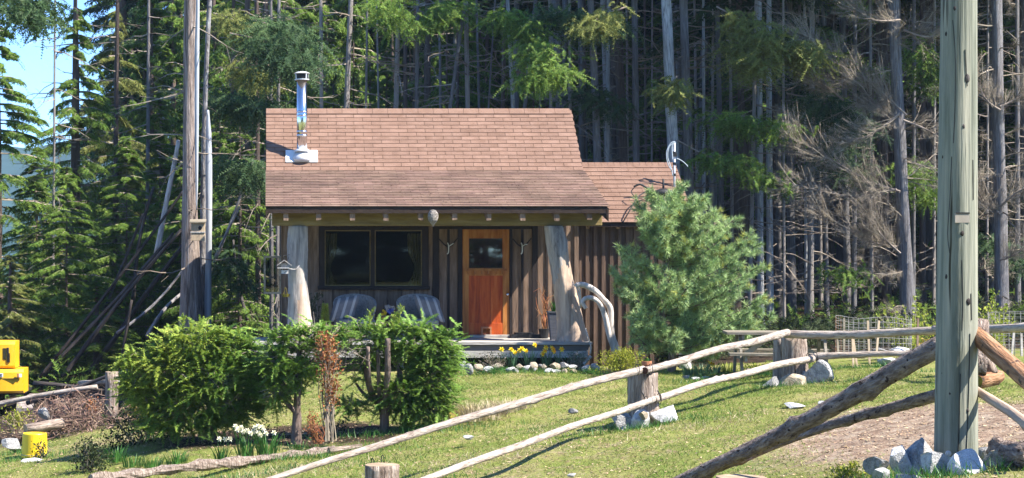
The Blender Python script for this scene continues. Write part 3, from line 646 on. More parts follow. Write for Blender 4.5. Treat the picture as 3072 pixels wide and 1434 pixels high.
mb = MB(); v = [(x_, y_, z_) for x_ in (ax1 - .03, ax1 - .002) for (y_, z_) in ((AE, aze - .02), (AR, azr - .02), (AR, azr - .16), (AE, aze - .16))]
mb.add(v, [(0, 1, 2, 3), (4, 7, 6, 5), (0, 4, 5, 1), (1, 5, 6, 2), (2, 6, 7, 3), (3, 7, 4, 0)]); mb.build('bargeboard', 'fascia', aroof)
def pa(px): return X(px, YA)
def za(py): return Z(py, YA)
aw = MB().box(pa(1736.5), pa(2050), YA + .03, YA + .1, za(1100), za(662)).build('annex_wall', 'board_dark', cabin)
MB().box(pa(2046), pa(2050) , YA + .11, 38.5, za(1100), za(662)).build('annex_side_wall', 'board_dark', cabin)
e = [1737 + 24.2 * i for i in range(14)]
for i in range(13):
    MB().box(pa(e[i]) + .003, pa(e[i + 1]) - .003, YA, YA + .028, za(1098) + rnd.uniform(0, .05), za(664)).build('board', 'board_dark', aw)
    if i: MB().box(pa(e[i] - 5), pa(e[i] + 5), YA - .03, YA - .002, za(1096), za(666)).build('batten', 'board_dark', aw)
for px in (1760, 1850, 1936, 2025):
    x = pa(px); mb = MB(); mb.bar((x, AE + .06, aze - .06), (x, YA - .03, aze + .03), .06, .14); mb.build('rafter', 'board', cabin)
# flue
YF, ZF = 35.873, CZ + 1.771; fx = X(906, YF)
fl = MB(); r = .1
flue = fl.lathe((fx, YF, ZF), [(r, 0), (r, 1.5)], 32).build('flue_pipe', 'metal', cabin, smooth=True)
for z_ in (.42, .80):
    for dz_ in (0, .075): MB().lathe((fx, YF, ZF), [(r * 1.005, z_ + dz_), (r * 1.10, z_ + dz_ + .012), (r * 1.10, z_ + dz_ + .024), (r * 1.005, z_ + dz_ + .036)], 32).build('locking_band', 'metal', flue, smooth=True)
MB().lathe((fx, YF, ZF), [(.13, 1.50), (.14, 1.50), (.14, 1.52), (.10, 1.52)], 20).lathe((fx, YF, ZF), [(.15, 1.62), (.155, 1.63), (.09, 1.66), (.02, 1.67)], 20).build('flue_cap', 'galv', flue)
MB().lathe((fx, YF, ZF), [(.11, 1.525), (.11, 1.618)], 20).build('cap_screen', 'black', flue)
mb = MB()
for k in range(4): a = k * math.pi / 2 + .6; MB().bar((fx + .135 * math.cos(a), YF + .135 * math.sin(a), ZF + 1.50), (fx + .145 * math.cos(a), YF + .145 * math.sin(a), ZF + 1.63), .02, .006).build('cap_strap', 'galv', flue)
MB().lathe((fx, YF, ZF), [(.19, -.06), (.18, .02), (.12, .11), (.105, .115)], 24).lathe((fx, YF, ZF), [(.155, .125), (.16, .14), (.12, .175), (.103, .18)], 24).build('flashing_cone', 'galv', flue, smooth=True)
mb = MB(); mb.add(*slab(YF - .10, ZF - .093, YF + .16, ZF + .149, X(857, YF), X(953, YF), .004, .024)); mb.build('flashing', 'white_paint', flue)
# electric mast on the annex roof
msx = X(2023, 35.9); mz = Z(600, 35.9)
mast = thing('service_mast', (msx, 35.9, mz), 'thin metal service mast with looping pale cables on the annex roof', 'mast')
MB().tube([(msx, 35.9, mz - .1), (msx, 35.9, Z(428, 35.9))], .022, 10).lathe((msx, 35.9, Z(585, 35.9)), [(.06, 0), (.05, .05), (.025, .07)], 12).build('pipe', 'galv', mast, smooth=True)
mb = MB()
for py in (462, 495, 528): mb.lathe((msx, 35.9, Z(py, 35.9)), [(.028, 0), (.034, .01), (.034, .04), (.028, .05)], 10)
mb.box(msx - .03, msx + .045, 35.85, 35.88, Z(470, 35.9), Z(460, 35.9)).build('clamp', 'black', mast)
def arc(pts, n=16):
    pts = [Vector(p) for p in pts]; out = []
    for i in range(len(pts) - 1):
        p0 = pts[max(i - 1, 0)]; p1 = pts[i]; p2 = pts[i + 1]; p3 = pts[min(i + 2, len(pts) - 1)]
        for k in range(n):
            t = k / n; out.append(.5 * ((2 * p1) + (p2 - p0) * t + (2 * p0 - 5 * p1 + 4 * p2 - p3) * t * t + (3 * p1 - p0 - 3 * p2 + p3) * t ** 3))
    out.append(pts[-1]); return out
d = 35.85
for pts in ([(2025, 425), (2012, 430), (2000, 455), (2003, 490), (2018, 515)], [(2026, 427), (2008, 440), (2003, 470), (2012, 500), (2019, 528)], [(2030, 475), (2045, 482), (2060, 495), (2063, 500)], [(2022, 424), (2016, 440), (2018, 480)]):
    MB().tube(arc([P(a, b, d) for a, b in pts], 6), .009, 5).build('cable_loop', 'cable', mast, smooth=True)
# hooked black cable and vent on the annex roof
o = MB().tube(arc([P(1868, 668, 34.86), P(1890, 630, 34.9), P(1915, 590, 35.2), P(1945, 572, 35.4), P(1960, 570, 35.5)], 8), .012, 6).tube(arc([P(1902, 560, 35.5), P(1920, 553, 35.5), P(1938, 562, 35.5), P(1950, 566, 35.5)], 6), .022, 6).tube(arc([P(1903, 562, 35.4), P(1894, 575, 35.4), P(1902, 588, 35.3)], 6), .01, 5)
o = o.build('roof_cable', 'black', None, org=P(1868, 668, 34.86), smooth=True); tag(o, 'black cable looping over the annex roof down to its eave', 'cable')
v = thing('vent_pipe', P(1990, 570, 35.6), 'short black vent pipe on the annex roof above the pine', 'vent')
MB().tube([P(1990, 575, 35.62), P(1990, 537, 35.62)], .02, 10).build('pipe', 'black', v, smooth=True)
MB().lathe(P(1990, 572, 35.62), [(.19, -.08), (.15, .0), (.05, .04)], 14, 1.1, .6).build('collar', 'black', v, smooth=True)

# ---------------------------------------------------------------- things on and around the porch
nx_, nz_ = X(1297, 33.1), Z(640, 33.1)
mb = MB(); prof = [(.02, .10), (.05, .09), (.085, .03), (.09, -.03), (.075, -.09), (.045, -.13), (.018, -.165), (.006, -.19)][::-1]
vs = []
mb.lathe((nx_, 32.97, nz_ - .04), prof, 18); mb.v = [(a + rnd.uniform(-.008, .008), b + rnd.uniform(-.008, .008), c + rnd.uniform(-.006, .006)) for a, b, c in mb.v]
tag(mb.build('wasp_nest', 'nest', None, org=(nx_, 33.12, nz_ + .06)), 'grey papery wasp nest hanging under the middle of the porch eave', 'wasp nest')
# bird feeder on the left post
fx_, fz_ = X(853, 33.1), Z(800, 33.1); fd = 33.1
bf = thing('bird_feeder', (fx_, fd, Z(818, fd)), 'small peaked bird feeder with a white tray hanging by the left log post', 'bird feeder')
mb = MB()
for s in (-1, 1): mb.add([(fx_, fd - .1, Z(779, fd)), (fx_, fd + .1, Z(779, fd)), (fx_ + s * .13, fd + .1, Z(795, fd)), (fx_ + s * .13, fd - .1, Z(795, fd)), (fx_, fd - .1, Z(782, fd)), (fx_, fd + .1, Z(782, fd)), (fx_ + s * .13, fd + .1, Z(798, fd)), (fx_ + s * .13, fd - .1, Z(798, fd))], [(0, 1, 2, 3), (4, 7, 6, 5), (0, 3, 7, 4), (1, 5, 6, 2), (2, 6, 7, 3)])
mb.build('roof', 'log_grey', bf)
MB().box(fx_ - .06, fx_ + .06, fd - .05, fd + .05, Z(802, fd), Z(790, fd)).build('body', 'log_grey', bf)
MB().box(X(832, fd), X(868, fd), fd - .09, fd + .09, Z(805, fd), Z(802.5, fd)).build('tray', 'white_wood', bf)
MB().box(X(844, fd), X(865, fd), fd - .05, fd + .05, Z(821, fd), Z(811, fd)).box(X(846, fd), X(848, fd), fd - .02, fd + .02, Z(811, fd), Z(805, fd)).build('seed_cup', 'white_wood', bf)
MB().tube(arc([P(866, 806, fd), P(885, 808, fd), P(893, 803, fd), P(898, 796, fd)], 5), .008, 6).build('perch', 'drift', bf)
MB().tube(arc([P(853, 780, fd), P(850, 768, fd), P(860, 766, 33.25), P(868, 764, 33.35)], 5), .006, 5).build('hanger', 'black', bf)
# leaning old window frame left of the porch
of = thing('old_window_frame', P(816, 882, 34.3), 'weathered wooden frame with dusty mesh mounted left of the porch', 'frame')
mb = MB(); d = 34.3; x0, x1, z0, z1 = X(791, d), X(843, d), Z(882, d), Z(768, d)
mb.box(x0, x0 + .035, d, d + .04, z0, z1).box(x1 - .035, x1, d, d + .04, z0, z1).box(x0 + .035, x1 - .035, d, d + .04, z0, z0 + .035).box(x0 + .035, x1 - .035, d, d + .04, z1 - .035, z1).build('frame', 'table_wood', of)
MB().box(x0 + .035, x1 - .035, d + .015, d + .02, z0 + .035, z1 - .035).build('mesh_panel', 'screen', of)
hb = MB().lathe(P(857, 882, 33.4), [(.05, -.05), (.07, -.01), (.075, .0)], 12).tube(arc([P(851, 882, 33.35), P(856, 862, 33.35), P(862, 882, 33.35)], 6), .006, 5).build('hanging_basket', 'moss', None, org=P(857, 884, 33.4))
tag(hb, 'small wire basket hanging low on the left log post', 'basket')
# antler hangers beside the door
for px, side in ((1345, 'left'), (1566, 'right')):
    o0 = P(px, 742, YW - .05); t = thing('antler_mount', o0, 'white antler on a dark forked bracket %s of the red door' % side, 'antler', 'antlers beside the door')
    d = YW - .045
    mb = MB().tube([P(px, 742, d), P(px - 13, 733, d), P(px - 28, 717, d)], [.018, .014, .01], 6).tube([P(px, 742, d), P(px + 14, 732, d), P(px + 28, 714, d)], [.018, .014, .01], 6); mb.build('bracket', 'trim', t, smooth=True)
    d = YW - .09
    mb = MB().tube(arc([P(px - 4, 762, d), P(px, 758, d), P(px + 1, 745, d), P(px, 734, d), P(px - 3, 728, d)], 4), .012, 6).tube(arc([P(px, 740, d), P(px + 9, 734, d), P(px + 15, 733 if side == 'right' else 730, d - .04)], 4), .010, 6)
    mb.build('antler', 'bone', t, smooth=True)

def wicker_chair(px, d, side):
    x0 = X(px, d); z0 = ZD - .02; t = thing('wicker_chair', (x0, d, z0), 'grey wicker porch chair with a striped cushion, %s of the small flower table' % side, 'chair', 'wicker chairs on the porch')
    R = .375
    vs = []; n = 28; m_ = 9
    for j in range(m_ + 1):
        for i in range(n + 1):
            a = math.pi * (i / n) * 1.24 - math.pi * .12
            prof = max(0, math.sin(math.pi * i / n)) ** .6; ztop = .52 + .30 * prof; t_ = j / m_
            rr = R * (.88 + .12 * t_)
            vs.append((x0 + rr * math.cos(a), d + .05 + rr * .85 * math.sin(a), z0 + .18 + (ztop - .18) * t_))
    fs = [(j * (n + 1) + i, j * (n + 1) + i + 1, (j + 1) * (n + 1) + i + 1, (j + 1) * (n + 1) + i) for j in range(m_) for i in range(n)]
    b = MB().add(vs, fs).build('backrest', 'wicker', t, smooth=True); s = b.modifiers.new('solid', 'SOLIDIFY'); s.thickness = .02
    rim = [Vector(v) for v in vs[-(n + 1):]]; MB().tube(rim, .026, 8).build('rim', 'wicker', t, smooth=True)
    mb = MB()
    for i in range(0, n + 1): mb.tube([Vector(vs[i]) * .999 + Vector((0, -.004, 0)), Vector(vs[i + (n + 1) * m_])], .006, 4)
    for j in range(1, m_): mb.tube([Vector(v) for v in vs[j * (n + 1):(j + 1) * (n + 1)]], .006, 4)
    mb.build('weave', 'wicker', t)
    MB().lathe((x0, d, z0), [(.36, .26), (.38, .29), (.38, .36), (.34, .39)], 20, 1, .85).build('seat', 'wicker', t, smooth=True)
    for sx in (-1, 1):
        for sy in (-1, 1): MB().tube([(x0 + sx * .28, d + sy * .22, z0), (x0 + sx * .26, d + sy * .2, z0 + .27)], .02, 8).build('leg', 'wicker', t)
    # cushion leaning on the back: striped, puffed
    s = -1 if side == 'left' else 1
    c = Vector((x0 + s * .2, d - .02, z0 + .58)); w_ = .23; n = 10
    ax = Vector((math.cos(.18), 0, -.18 * s)).normalized(); uz = Vector((-s * .32, .22, 1)).normalized()
    ct = thing('cushion', c - uz * w_, 'striped grey cushion propped in the %s wicker chair' % side, 'cushion', 'striped cushions')
    for si in range(9):
        u0, u1 = -1 + 2 * si / 9, -1 + 2 * (si + 1) / 9; vs = []; fs = []
        for f in (-1, 1):
            k0 = len(vs)
            for j in range(n + 1):
                for u in (u0, (u0 + u1) / 2, u1):
                    v = -1 + 2 * j / n; th = .07 * (max(0, (1 - u ** 4) * (1 - v ** 4))) ** .5
                    q = c + ax * (u * w_) + uz * (v * w_) + Vector((0, 1, 0)) * f * th; vs.append(q)
            for j in range(n):
                for i in range(2): a_ = k0 + j * 3 + i; fs.append((a_, a_ + 1, a_ + 4, a_ + 3))
        MB().add(vs, fs).build('stripe', 'cushion_pale' if si in (1, 4, 7) else 'cushion', ct, smooth=True)
wicker_chair(1065, 34.25, 'left'); wicker_chair(1255, 34.25, 'right')
# small table with flowers between the chairs
tx = X(1162, 34.3)
t = thing('side_table', (tx, 34.3, ZD), 'small dark side table between the two wicker chairs', 'table')
MB().lathe((tx, 34.3, ZD), [(.2, .40), (.21, .41), (.21, .43), (.2, .44)], 18).build('table_top', 'board_dark', t)
for k in range(3): a = k * 2.09; MB().tube([(tx + .16 * math.cos(a), 34.3 + .16 * math.sin(a), ZD), (tx + .1 * math.cos(a), 34.3 + .1 * math.sin(a), ZD + .4)], .015, 6).build('leg', 'board_dark', t)
def flower_heads(c, spread, n, m, parent, r=.03):
    tr = []
    for i in range(n):
        q = np.array(c) + rng.normal(0, 1, 3) * np.array(spread)
        for k in range(6):
            a = k * 1.047 + rng.uniform(0, .3); a2 = a + .5
            tr.append([q, q + np.array([math.cos(a) * r, -.01, math.sin(a) * r]), q + np.array([math.cos(a2) * r * .8, -.012, math.sin(a2) * r * .8])])
            tr.append([q, q + np.array([math.cos(a) * r, math.sin(a) * r, .01]), q + np.array([math.cos(a2) * r, math.sin(a2) * r, .012])])
    return link('blossom', tri_mesh('blossom', np.array(tr) - np.array(wloc(parent)), m), parent)
t = thing('potted_flowers', (tx, 34.25, ZD + .441), 'pot of yellow white and blue flowers on the table between the wicker chairs', 'flowers')
MB().lathe((tx, 34.25, ZD + .441), [(.05, 0), (.07, .1), (.075, .12)], 14).build('pot', 'black', t, smooth=True)
flower_heads((tx - .09, 34.15, Z(940, 34.2)), (.03, .03, .05), 8, 'petal_yellow', t); flower_heads((tx, 34.15, Z(925, 34.2)), (.05, .03, .03), 10, 'cushion_pale', t); flower_heads((tx + .02, 34.13, Z(935, 34.2)), (.03, .03, .03), 6, 'petal_blue', t)
def stalk_leaves(name, base, n, h, spread, wd, m, parent, bend=.25, up=1.0, seg=3):
    """strap leaves"""
    tr = []; base = np.array(base)
    for i in range(n):
        a = rng.uniform(0, 6.283); r = rng.uniform(0, 1) ** .5 * spread; p0 = base + np.array([math.cos(a) * r, math.sin(a) * r, 0]); hh = h * rng.uniform(.6, 1.1)
        b = rng.uniform(.3, 1) * bend * hh; d = np.array([math.cos(a), math.sin(a), 0]); sd = np.array([-math.sin(a + .6), math.cos(a + .6), 0]) * wd / 2
        pts = [p0 + d * b * (t ** 2) + np.array([0, 0, hh * (t - .12 * t * t)]) for t in np.linspace(0, 1, seg + 1)]
        for k in range(seg):
            w0 = 1 - (k / seg) ** 2 * .6; w1 = 1 - ((k + 1) / seg) ** 2 * .95
            tr.append([pts[k] - sd * w0, pts[k] + sd * w0, pts[k + 1] + sd * w1]); tr.append([pts[k] - sd * w0, pts[k + 1] + sd * w1, pts[k + 1] - sd * w1])
    o0 = np.array(wloc(parent)) if parent is not None else base
    return link(name, tri_mesh(name, np.array(tr) - o0, m), parent, None if parent is not None else base)
def pot(name, c, r, h, m, label, cat='plant pot'):
    t = thing(name, c, label, cat); MB().lathe(c, [(r * .7, 0), (r * .95, h * .8), (r * 1.08, h * .8), (r * 1.08, h), (r * .95, h), (r * .9, h * .9), (.01, h * .88)], 18).build('pot', m, t, smooth=False); return t
c = Vector((X(975, 34.1), 34.1, ZD)); t = pot('potted_conifer', c, .14, .28, 'terracotta', 'small lime green conifer in a clay pot right of the left log post', 'potted plant')
n = 220; a = rng.uniform(0, 6.28, n); h = rng.uniform(0, 1, n); rr = .085 * (1 - h) ** .6 + .01
pp = np.stack([c.x + rr * np.cos(a) * .4, c.y + rr * np.sin(a) * .4, c.z + .26 + h * .32], -1); dd = np.stack([np.cos(a) * .5, np.sin(a) * .5, a * 0 + 1], -1)
link('foliage', tri_mesh('foliage', fronds(pp, dd, np.stack([np.sin(a), -np.cos(a), a * 0], -1), .10, .025, 5, 0, .014) - np.array(c), 'leaf_lime'), t)
c = Vector((X(948, 34.3), 34.3, ZD)); t = pot('potted_sprig', c, .11, .22, 'terracotta', 'leggy green plant in a pot just behind the left log post', 'potted plant')
n = 60; pp = np.array(c) + np.stack([rng.normal(0, .08, n), rng.normal(0, .06, n), rng.uniform(.3, .85, n)], -1); dd = rng.normal(0, 1, (n, 3)) + np.array([0, 0, .6])
link('foliage', tri_mesh('foliage', fronds(pp, dd, norm(rng.normal(0, 1, (n, 3))), .12, .035, 4, .2, .02) - np.array(c), 'dark_leaf'), t)
MB().tube([c + Vector((0, 0, .15)), c + Vector((.03, 0, .5)), c + Vector((-.02, 0, .85))], .008, 5).build('stem', 'twig', t)
# tall slate planter right
c = Vector((X(1667, 33.95), 33.95, ZD)); t = thing('tall_planter', c, 'tall tapered dark slate planter behind the right log post', 'planter')
h = .50; mb = MB(); a0, a1 = .09, .14
mb.add([(c.x + sx * r_, c.y + sy * r_, c.z + z_) for r_, z_ in ((a0, 0), (a1, h), (a1 + .012, h), (a1 + .012, h + .02), (a1 - .02, h + .02), (a1 - .02, h - .03)) for sx, sy in ((-1, -1), (1, -1), (1, 1), (-1, 1))],
       [(i * 4 + k, i * 4 + (k + 1) % 4, (i + 1) * 4 + (k + 1) % 4, (i + 1) * 4 + k) for i in range(5) for k in range(4)] + [(3, 2, 1, 0), (20, 21, 22, 23)]); mb.build('pot', 'slate_pot', t)
stalk_leaves('foliage', (c.x, c.y, c.z + h - .02), 38, .26, .07, .03, 'leaf_green', t, .5)
stalk_leaves('dry_stalk', (c.x + .04, c.y, c.z + h - .02), 10, .55, .03, .035, 'dry_grass', t, .2)
# bare twig bush beside the door
def twig_bush(base, n, h, spread, levels=2):
    segs = []; r0 = []; r1 = []; base = np.array(base)
    for i in range(n):
        a = rng.uniform(0, 6.28); d = np.array([math.cos(a) * spread, math.sin(a) * spread * .5, 1.0]); p = base.copy(); L = h * rng.uniform(.6, 1)
        k = 7
        for j in range(k):
            d2 = d + rng.normal(0, .22, 3); d2 /= np.linalg.norm(d2); q = p + d2 * L / k; segs.append((p, q)); rr = .009 * (1 - j / k) + .0025; r0.append(rr); r1.append(rr * .85)
            if j > 1 and rng.random() < .8:
                d3 = d2 + rng.normal(0, .6, 3); d3 /= np.linalg.norm(d3); q2 = q + d3 * L * .22; segs.append((q, q2)); r0.append(.004); r1.append(.002)
            p = q; d = d2 * .7 + d * .3
    return thin_tubes(np.array(segs), np.array(r0), np.array(r1))
c = (X(1632, 34.5), 34.5, ZD); t = thing('bare_branches', c, 'bare red brown branches in a pot between the door and the right log post', 'potted branches')
MB().lathe(c, [(.07, 0), (.1, .16), (.11, .18)], 14).build('pot', 'black', t)
link('twigs', tri_mesh('twigs', twig_bush((c[0], c[1], c[2] + .1), 11, .95, .38) - np.array(c), 'red_leaf'), t)
o = MB().box(X(1532, 34.7), X(1640, 34.7), 34.6, 34.85, ZD + .001, ZD + .07).box(X(1545, 34.7), X(1600, 34.7), 34.62, 34.83, ZD + .071, ZD + .10).build('dark_shadow_block', 'black', None, org=(X(1586, 34.7), 34.7, ZD)); tag(o, 'low black block on the deck right of the door, partly painted shadow', 'tray')  # black block stands for a dark thing plus a cast shadow
# driftwood arch
d = 33.2; t = thing('driftwood_arch', P(1848, 1062, d), 'bleached driftwood limbs arching from the right log post to the ground', 'driftwood')
def rr(a, b, n): return [a + (b - a) * i / (n - 1) for i in range(n)]
q = arc([P(1728, 856, d), P(1752, 855, d), P(1785, 872, d), P(1812, 900, d), P(1830, 925, d), P(1832, 965, d), P(1838, 1010, d), P(1856, 1062, d)], 5); MB().tube(q, rr(.05, .055, len(q)), 10, .12).build('limb', 'drift', t, smooth=True)
q = arc([P(1758, 925, d - .06), P(1748, 908, d - .06), P(1756, 896, d - .06), P(1776, 894, d - .06), P(1798, 910, d - .06), P(1815, 950, d - .05), P(1828, 1005, d - .04), P(1845, 1062, d - .02)], 5); MB().tube(q, rr(.035, .05, len(q)), 10, .12).build('limb', 'drift', t, smooth=True)
mb = MB().tube(arc([P(1724, 852, 33.2), P(1733, 870, 33.18), P(1738, 900, 33.18), P(1741, 925, 33.2)], 5), .014, 6).tube(arc([P(1730, 850, 33.2), P(1740, 872, 33.16), P(1742, 910, 33.16), P(1746, 918, 33.2)], 5), .014, 6).tube(arc([P(1757, 985, 33.2), P(1764, 1010, 33.1), P(1770, 1030, 33.08)], 5), .012, 6).tube(arc([P(1770, 1030, 33.08), P(1773, 1045, 33.08), P(1770, 1062, 33.08)], 4), .014, 6)
tag(mb.build('rope', 'rope', None, org=P(1741, 925, 33.2), smooth=True), 'pale rope hanging down the right side of the leaning log post', 'rope')

# ---------------------------------------------------------------- rocks
def rock_mesh(seed, m, cuts=12, sub=3):
    r = random.Random(seed); bm = bmesh.new(); bmesh.ops.create_icosphere(bm, subdivisions=sub, radius=1)
    pl = [(Vector((r.gauss(0, 1), r.gauss(0, 1), r.gauss(0, .8))).normalized(), r.uniform(.36, .74)) for _ in range(cuts)]
    for v in bm.verts:
        for nn, dd in pl:
            s = v.co.dot(nn) - dd
            if s > 0: v.co -= nn * s
        v.co *= 1 + r.uniform(-.018, .018)
    me = bpy.data.meshes.new('rock'); bm.to_mesh(me); bm.free(); me.materials.append(M[m]); return me
ROCKS = {m: [rock_mesh(100 + 10 * j + i, m, cuts=7 + i) for i in range(4)] for j, m in enumerate(('rock', 'rock_tan', 'rock_white'))}
RS = [0]
def rock(px0, px1, py0, py1, d, m, label, group=None, name='rock', depth=.8, bury=.1):
    x0, x1, z0, z1 = X(px0, d), X(px1, d), Z(py1, d), Z(py0, d); me = rnd.choice(ROCKS[m])
    if px1 - px0 > 40:
        RS[0] += 1; me = rock_mesh(500 + RS[0], m, 8 + RS[0] % 3); me.transform(Matrix.Rotation(RS[0] * 1.3, 4, 'Z') @ Matrix.Rotation(RS[0] * .7, 4, 'X'))
    me_c = np.array([v.co[:] for v in me.vertices]); ex = me_c.max(0) - me_c.min(0); mid = (me_c.max(0) + me_c.min(0)) / 2
    o = bpy.data.objects.new(name, me); COL.objects.link(o)
    sx = (x1 - x0) / ex[0]; sz = (z1 - z0) * (1 + bury) / ex[2]; sy = max(sx, sz) * depth
    o.scale = (sx, sy, sz); o.location = ((x0 + x1) / 2 - mid[0] * sx, d - mid[1] * sy, z0 - (z1 - z0) * bury + sz * ex[2] / 2 - mid[2] * sz)
    tag(o, label, 'rock', group); return o
G1 = 'rocks heaped at the foot of the utility pole'
rock(2590, 2664, 1368, 1424, 14.3, 'rock', 'dark rounded rock in shadow at the left end of the heap round the utility pole', G1)
rock(2660, 2734, 1334, 1420, 14.4, 'rock_white', 'upright blocky rock with a pale sunny top left of the utility pole', G1)
rock(2704, 2812, 1312, 1430, 14.4, 'rock', 'large shaded sloping rock against the left of the utility pole', G1)
rock(2764, 2862, 1352, 1428, 14.0, 'rock_white', 'pale flat topped rock right in front of the utility pole', G1)
rock(2846, 2972, 1348, 1452, 13.8, 'rock_white', 'big bright angular granite rock at the right foot of the utility pole', G1)
rock(2946, 3046, 1348, 1430, 14.1, 'rock_tan', 'tan block of rock under the short bark log', G1)
rock(2618, 2672, 1402, 1445, 13.9, 'rock_white', 'small white pointed rock at the bottom edge left of the pole heap', G1)
rock(2690, 2770, 1420, 1460, 13.7, 'rock', 'grey blue rock at the bottom edge below the shaded sloping rock', G1)
rock(2985, 3055, 1412, 1450, 13.7, 'rock_tan', 'low tan rock at the bottom edge below the short bark log', G1)
rock(2932, 2980, 1340, 1378, 14.7, 'rock', 'small grey rock tucked behind the right side of the utility pole', G1)
rock(2835, 2870, 1405, 1440, 13.8, 'rock_tan', 'small tan stone between the two white rocks by the utility pole', G1)
rock(3040, 3090, 1395, 1450, 13.9, 'rock', 'dark grey rock at the lower right corner beyond the tan rocks', G1)
G2 = 'rocks under the middle fence stump'
rock(1835, 1902, 1232, 1292, 24, 'rock', 'dark rock on the left under the middle fence stump', G2)
rock(1893, 1946, 1228, 1296, 23.75, 'rock_white', 'white rock in the middle of the three under the middle fence stump', G2)
rock(1944, 2030, 1214, 1294, 23.8, 'rock_white', 'largest white boulder on the right under the middle fence stump', G2)
rock(1915, 1945, 1232, 1258, 23.6, 'rock_tan', 'small tan stone wedged against the front of the middle fence stump', G2)
rock(1860, 1880, 1278, 1294, 23.5, 'rock_white', 'fist sized white stone in front of the middle stump rocks', G2)
G3 = 'boulders under the far fence stump'
rock(2412, 2500, 1078, 1172, 27.7, 'rock', 'tall grey granite boulder right of the far fence stump', G3)
rock(2335, 2425, 1120, 1182, 27.4, 'rock_tan', 'brown grey rounded boulder in front of the far fence stump', G3)
rock(2284, 2345, 1128, 1182, 27.8, 'rock', 'shadowed dark boulder left of the far fence stump', G3)
rock(2380, 2430, 1112, 1170, 27.9, 'rock', 'grey slab leaning between the two boulders of the far fence stump', G3)
# border rocks along the flower bed
bl = [(1372, 1398, 1082, 1112), (1392, 1420, 1090, 1124), (1420, 1450, 1092, 1112), (1448, 1480, 1098, 1116), (1478, 1512, 1088, 1110), (1515, 1545, 1100, 1116), (1548, 1572, 1090, 1112),
      (1565, 1592, 1095, 1112), (1588, 1614, 1086, 1110), (1600, 1612, 1103, 1113), (1612, 1630, 1092, 1106), (1624, 1642, 1091, 1112), (1632, 1660, 1104, 1120), (1648, 1682, 1087, 1110), (1655, 1682, 1108, 1122),
      (1678, 1708, 1086, 1105), (1682, 1704, 1105, 1122), (1704, 1732, 1094, 1108), (1708, 1730, 1106, 1120), (1744, 1770, 1094, 1114), (1770, 1800, 1090, 1112), (1536, 1556, 1104, 1120)]
bm_l = ['rock_white', 'rock_tan', 'rock']
names_ = {'rock_white': 'white', 'rock_tan': 'tan', 'rock': 'grey'}
bl.sort(); ordw = ['first', 'second', 'third', 'fourth', 'fifth', 'sixth', 'seventh', 'eighth', 'ninth', 'tenth', 'eleventh', 'twelfth', 'thirteenth', 'fourteenth', 'fifteenth', 'sixteenth', 'seventeenth', 'eighteenth', 'nineteenth', 'twentieth']
cnt = {}
for i, b in enumerate(bl):
    m = ['rock_white', 'rock', 'rock_tan', 'rock_white', 'rock_tan'][i % 5]; where = 'left of the yellow daffodils' if b[0] < 1510 else ('below the yellow daffodils' if b[0] < 1700 else 'right of the yellow daffodils')
    k = (m, where); cnt[k] = cnt.get(k, 0) + 1
    rock(b[0], b[1], b[2], b[3], 32.2 - (b[3] - 1100) * .02, m, '%s border stone %s, %s of its colour from the left there' % (names_[m], where, ordw[cnt[k] - 1]), 'stones edging the flower bed')
rock(4, 66, 1314, 1354, 28.8, 'rock', 'squarish grey rock left of the yellow bucket'); rock(62, 134, 1376, 1398, 27, 'rock_white', 'flat pale rock in the grass in front of the yellow bucket')
rock(30, 100, 1402, 1416, 26.4, 'rock', 'half buried grey slab near the lower left corner')
rock(112, 150, 1222, 1262, 31, 'rock', 'small grey rock among the brush left of the leaning trunks')
for px, py, w_, h_, d, lb in ((1405, 1312, 34, 14, 23.6, 'small pale stone in the grass under the upper rail'), (1715, 1425, 28, 12, 20.2, 'left one of the two flat stones at the bottom centre'), (1868, 1412, 34, 16, 20.3, 'right one of the two flat stones at the bottom centre'),
                          (2385, 1218, 60, 22, 23, 'flat pale outcrop in the grass below the far boulders'), (2470, 1210, 36, 16, 22.6, 'grey stone right of the flat outcrop'), (2118, 1287, 26, 12, 22.6, 'dark stone in the lawn right of the middle stump rocks'),
                          (2050, 1330, 22, 12, 21.6, 'small dark stone lower in the lawn right of the middle stump'), (2840, 1092, 50, 60, 26.5, 'dark boulder half hidden left of the utility pole'), (1720, 1232, 30, 16, 25.8, 'brown stone in the lawn left of the middle stump')):
    rock(px - w_ / 2, px + w_ / 2, py - h_ / 2, py + h_ / 2, d, 'rock' if 'dark' in lb or 'brown' in lb else 'rock_white', lb)
for i, (px, py, w_, d) in enumerate(((2060, 1131, 24, 30.6), (2088, 1136, 30, 30.4), (2118, 1134, 28, 30.5), (2200, 1138, 30, 30.3), (2255, 1112, 46, 31), (2290, 1108, 40, 31.2), (2640, 1055, 50, 31), (2700, 1052, 60, 31), (2750, 1062, 40, 30.8), (2670, 1085, 70, 30.4))):
    rock(px - w_ / 2, px + w_ / 2, py - 6 if i < 6 else py - 12, py + 6 if i < 6 else py + 12, d, 'rock_white' if i % 2 else 'rock',
         ['flat grey edging stone under the picnic bench, nearest the pine', 'white edging stone, second from the pine trunk', 'grey edging stone, third from the pine trunk', 'white edging stone beside the picnic table leg', 'low grey stone behind the picnic table leg', 'pale stone under the picnic table',
          'grey stone at the left foot of the wire cage', 'pale stone in front of the wire cage', 'grey stone at the right end of the wire cage', 'long low pale stone below the wire cage'][i])

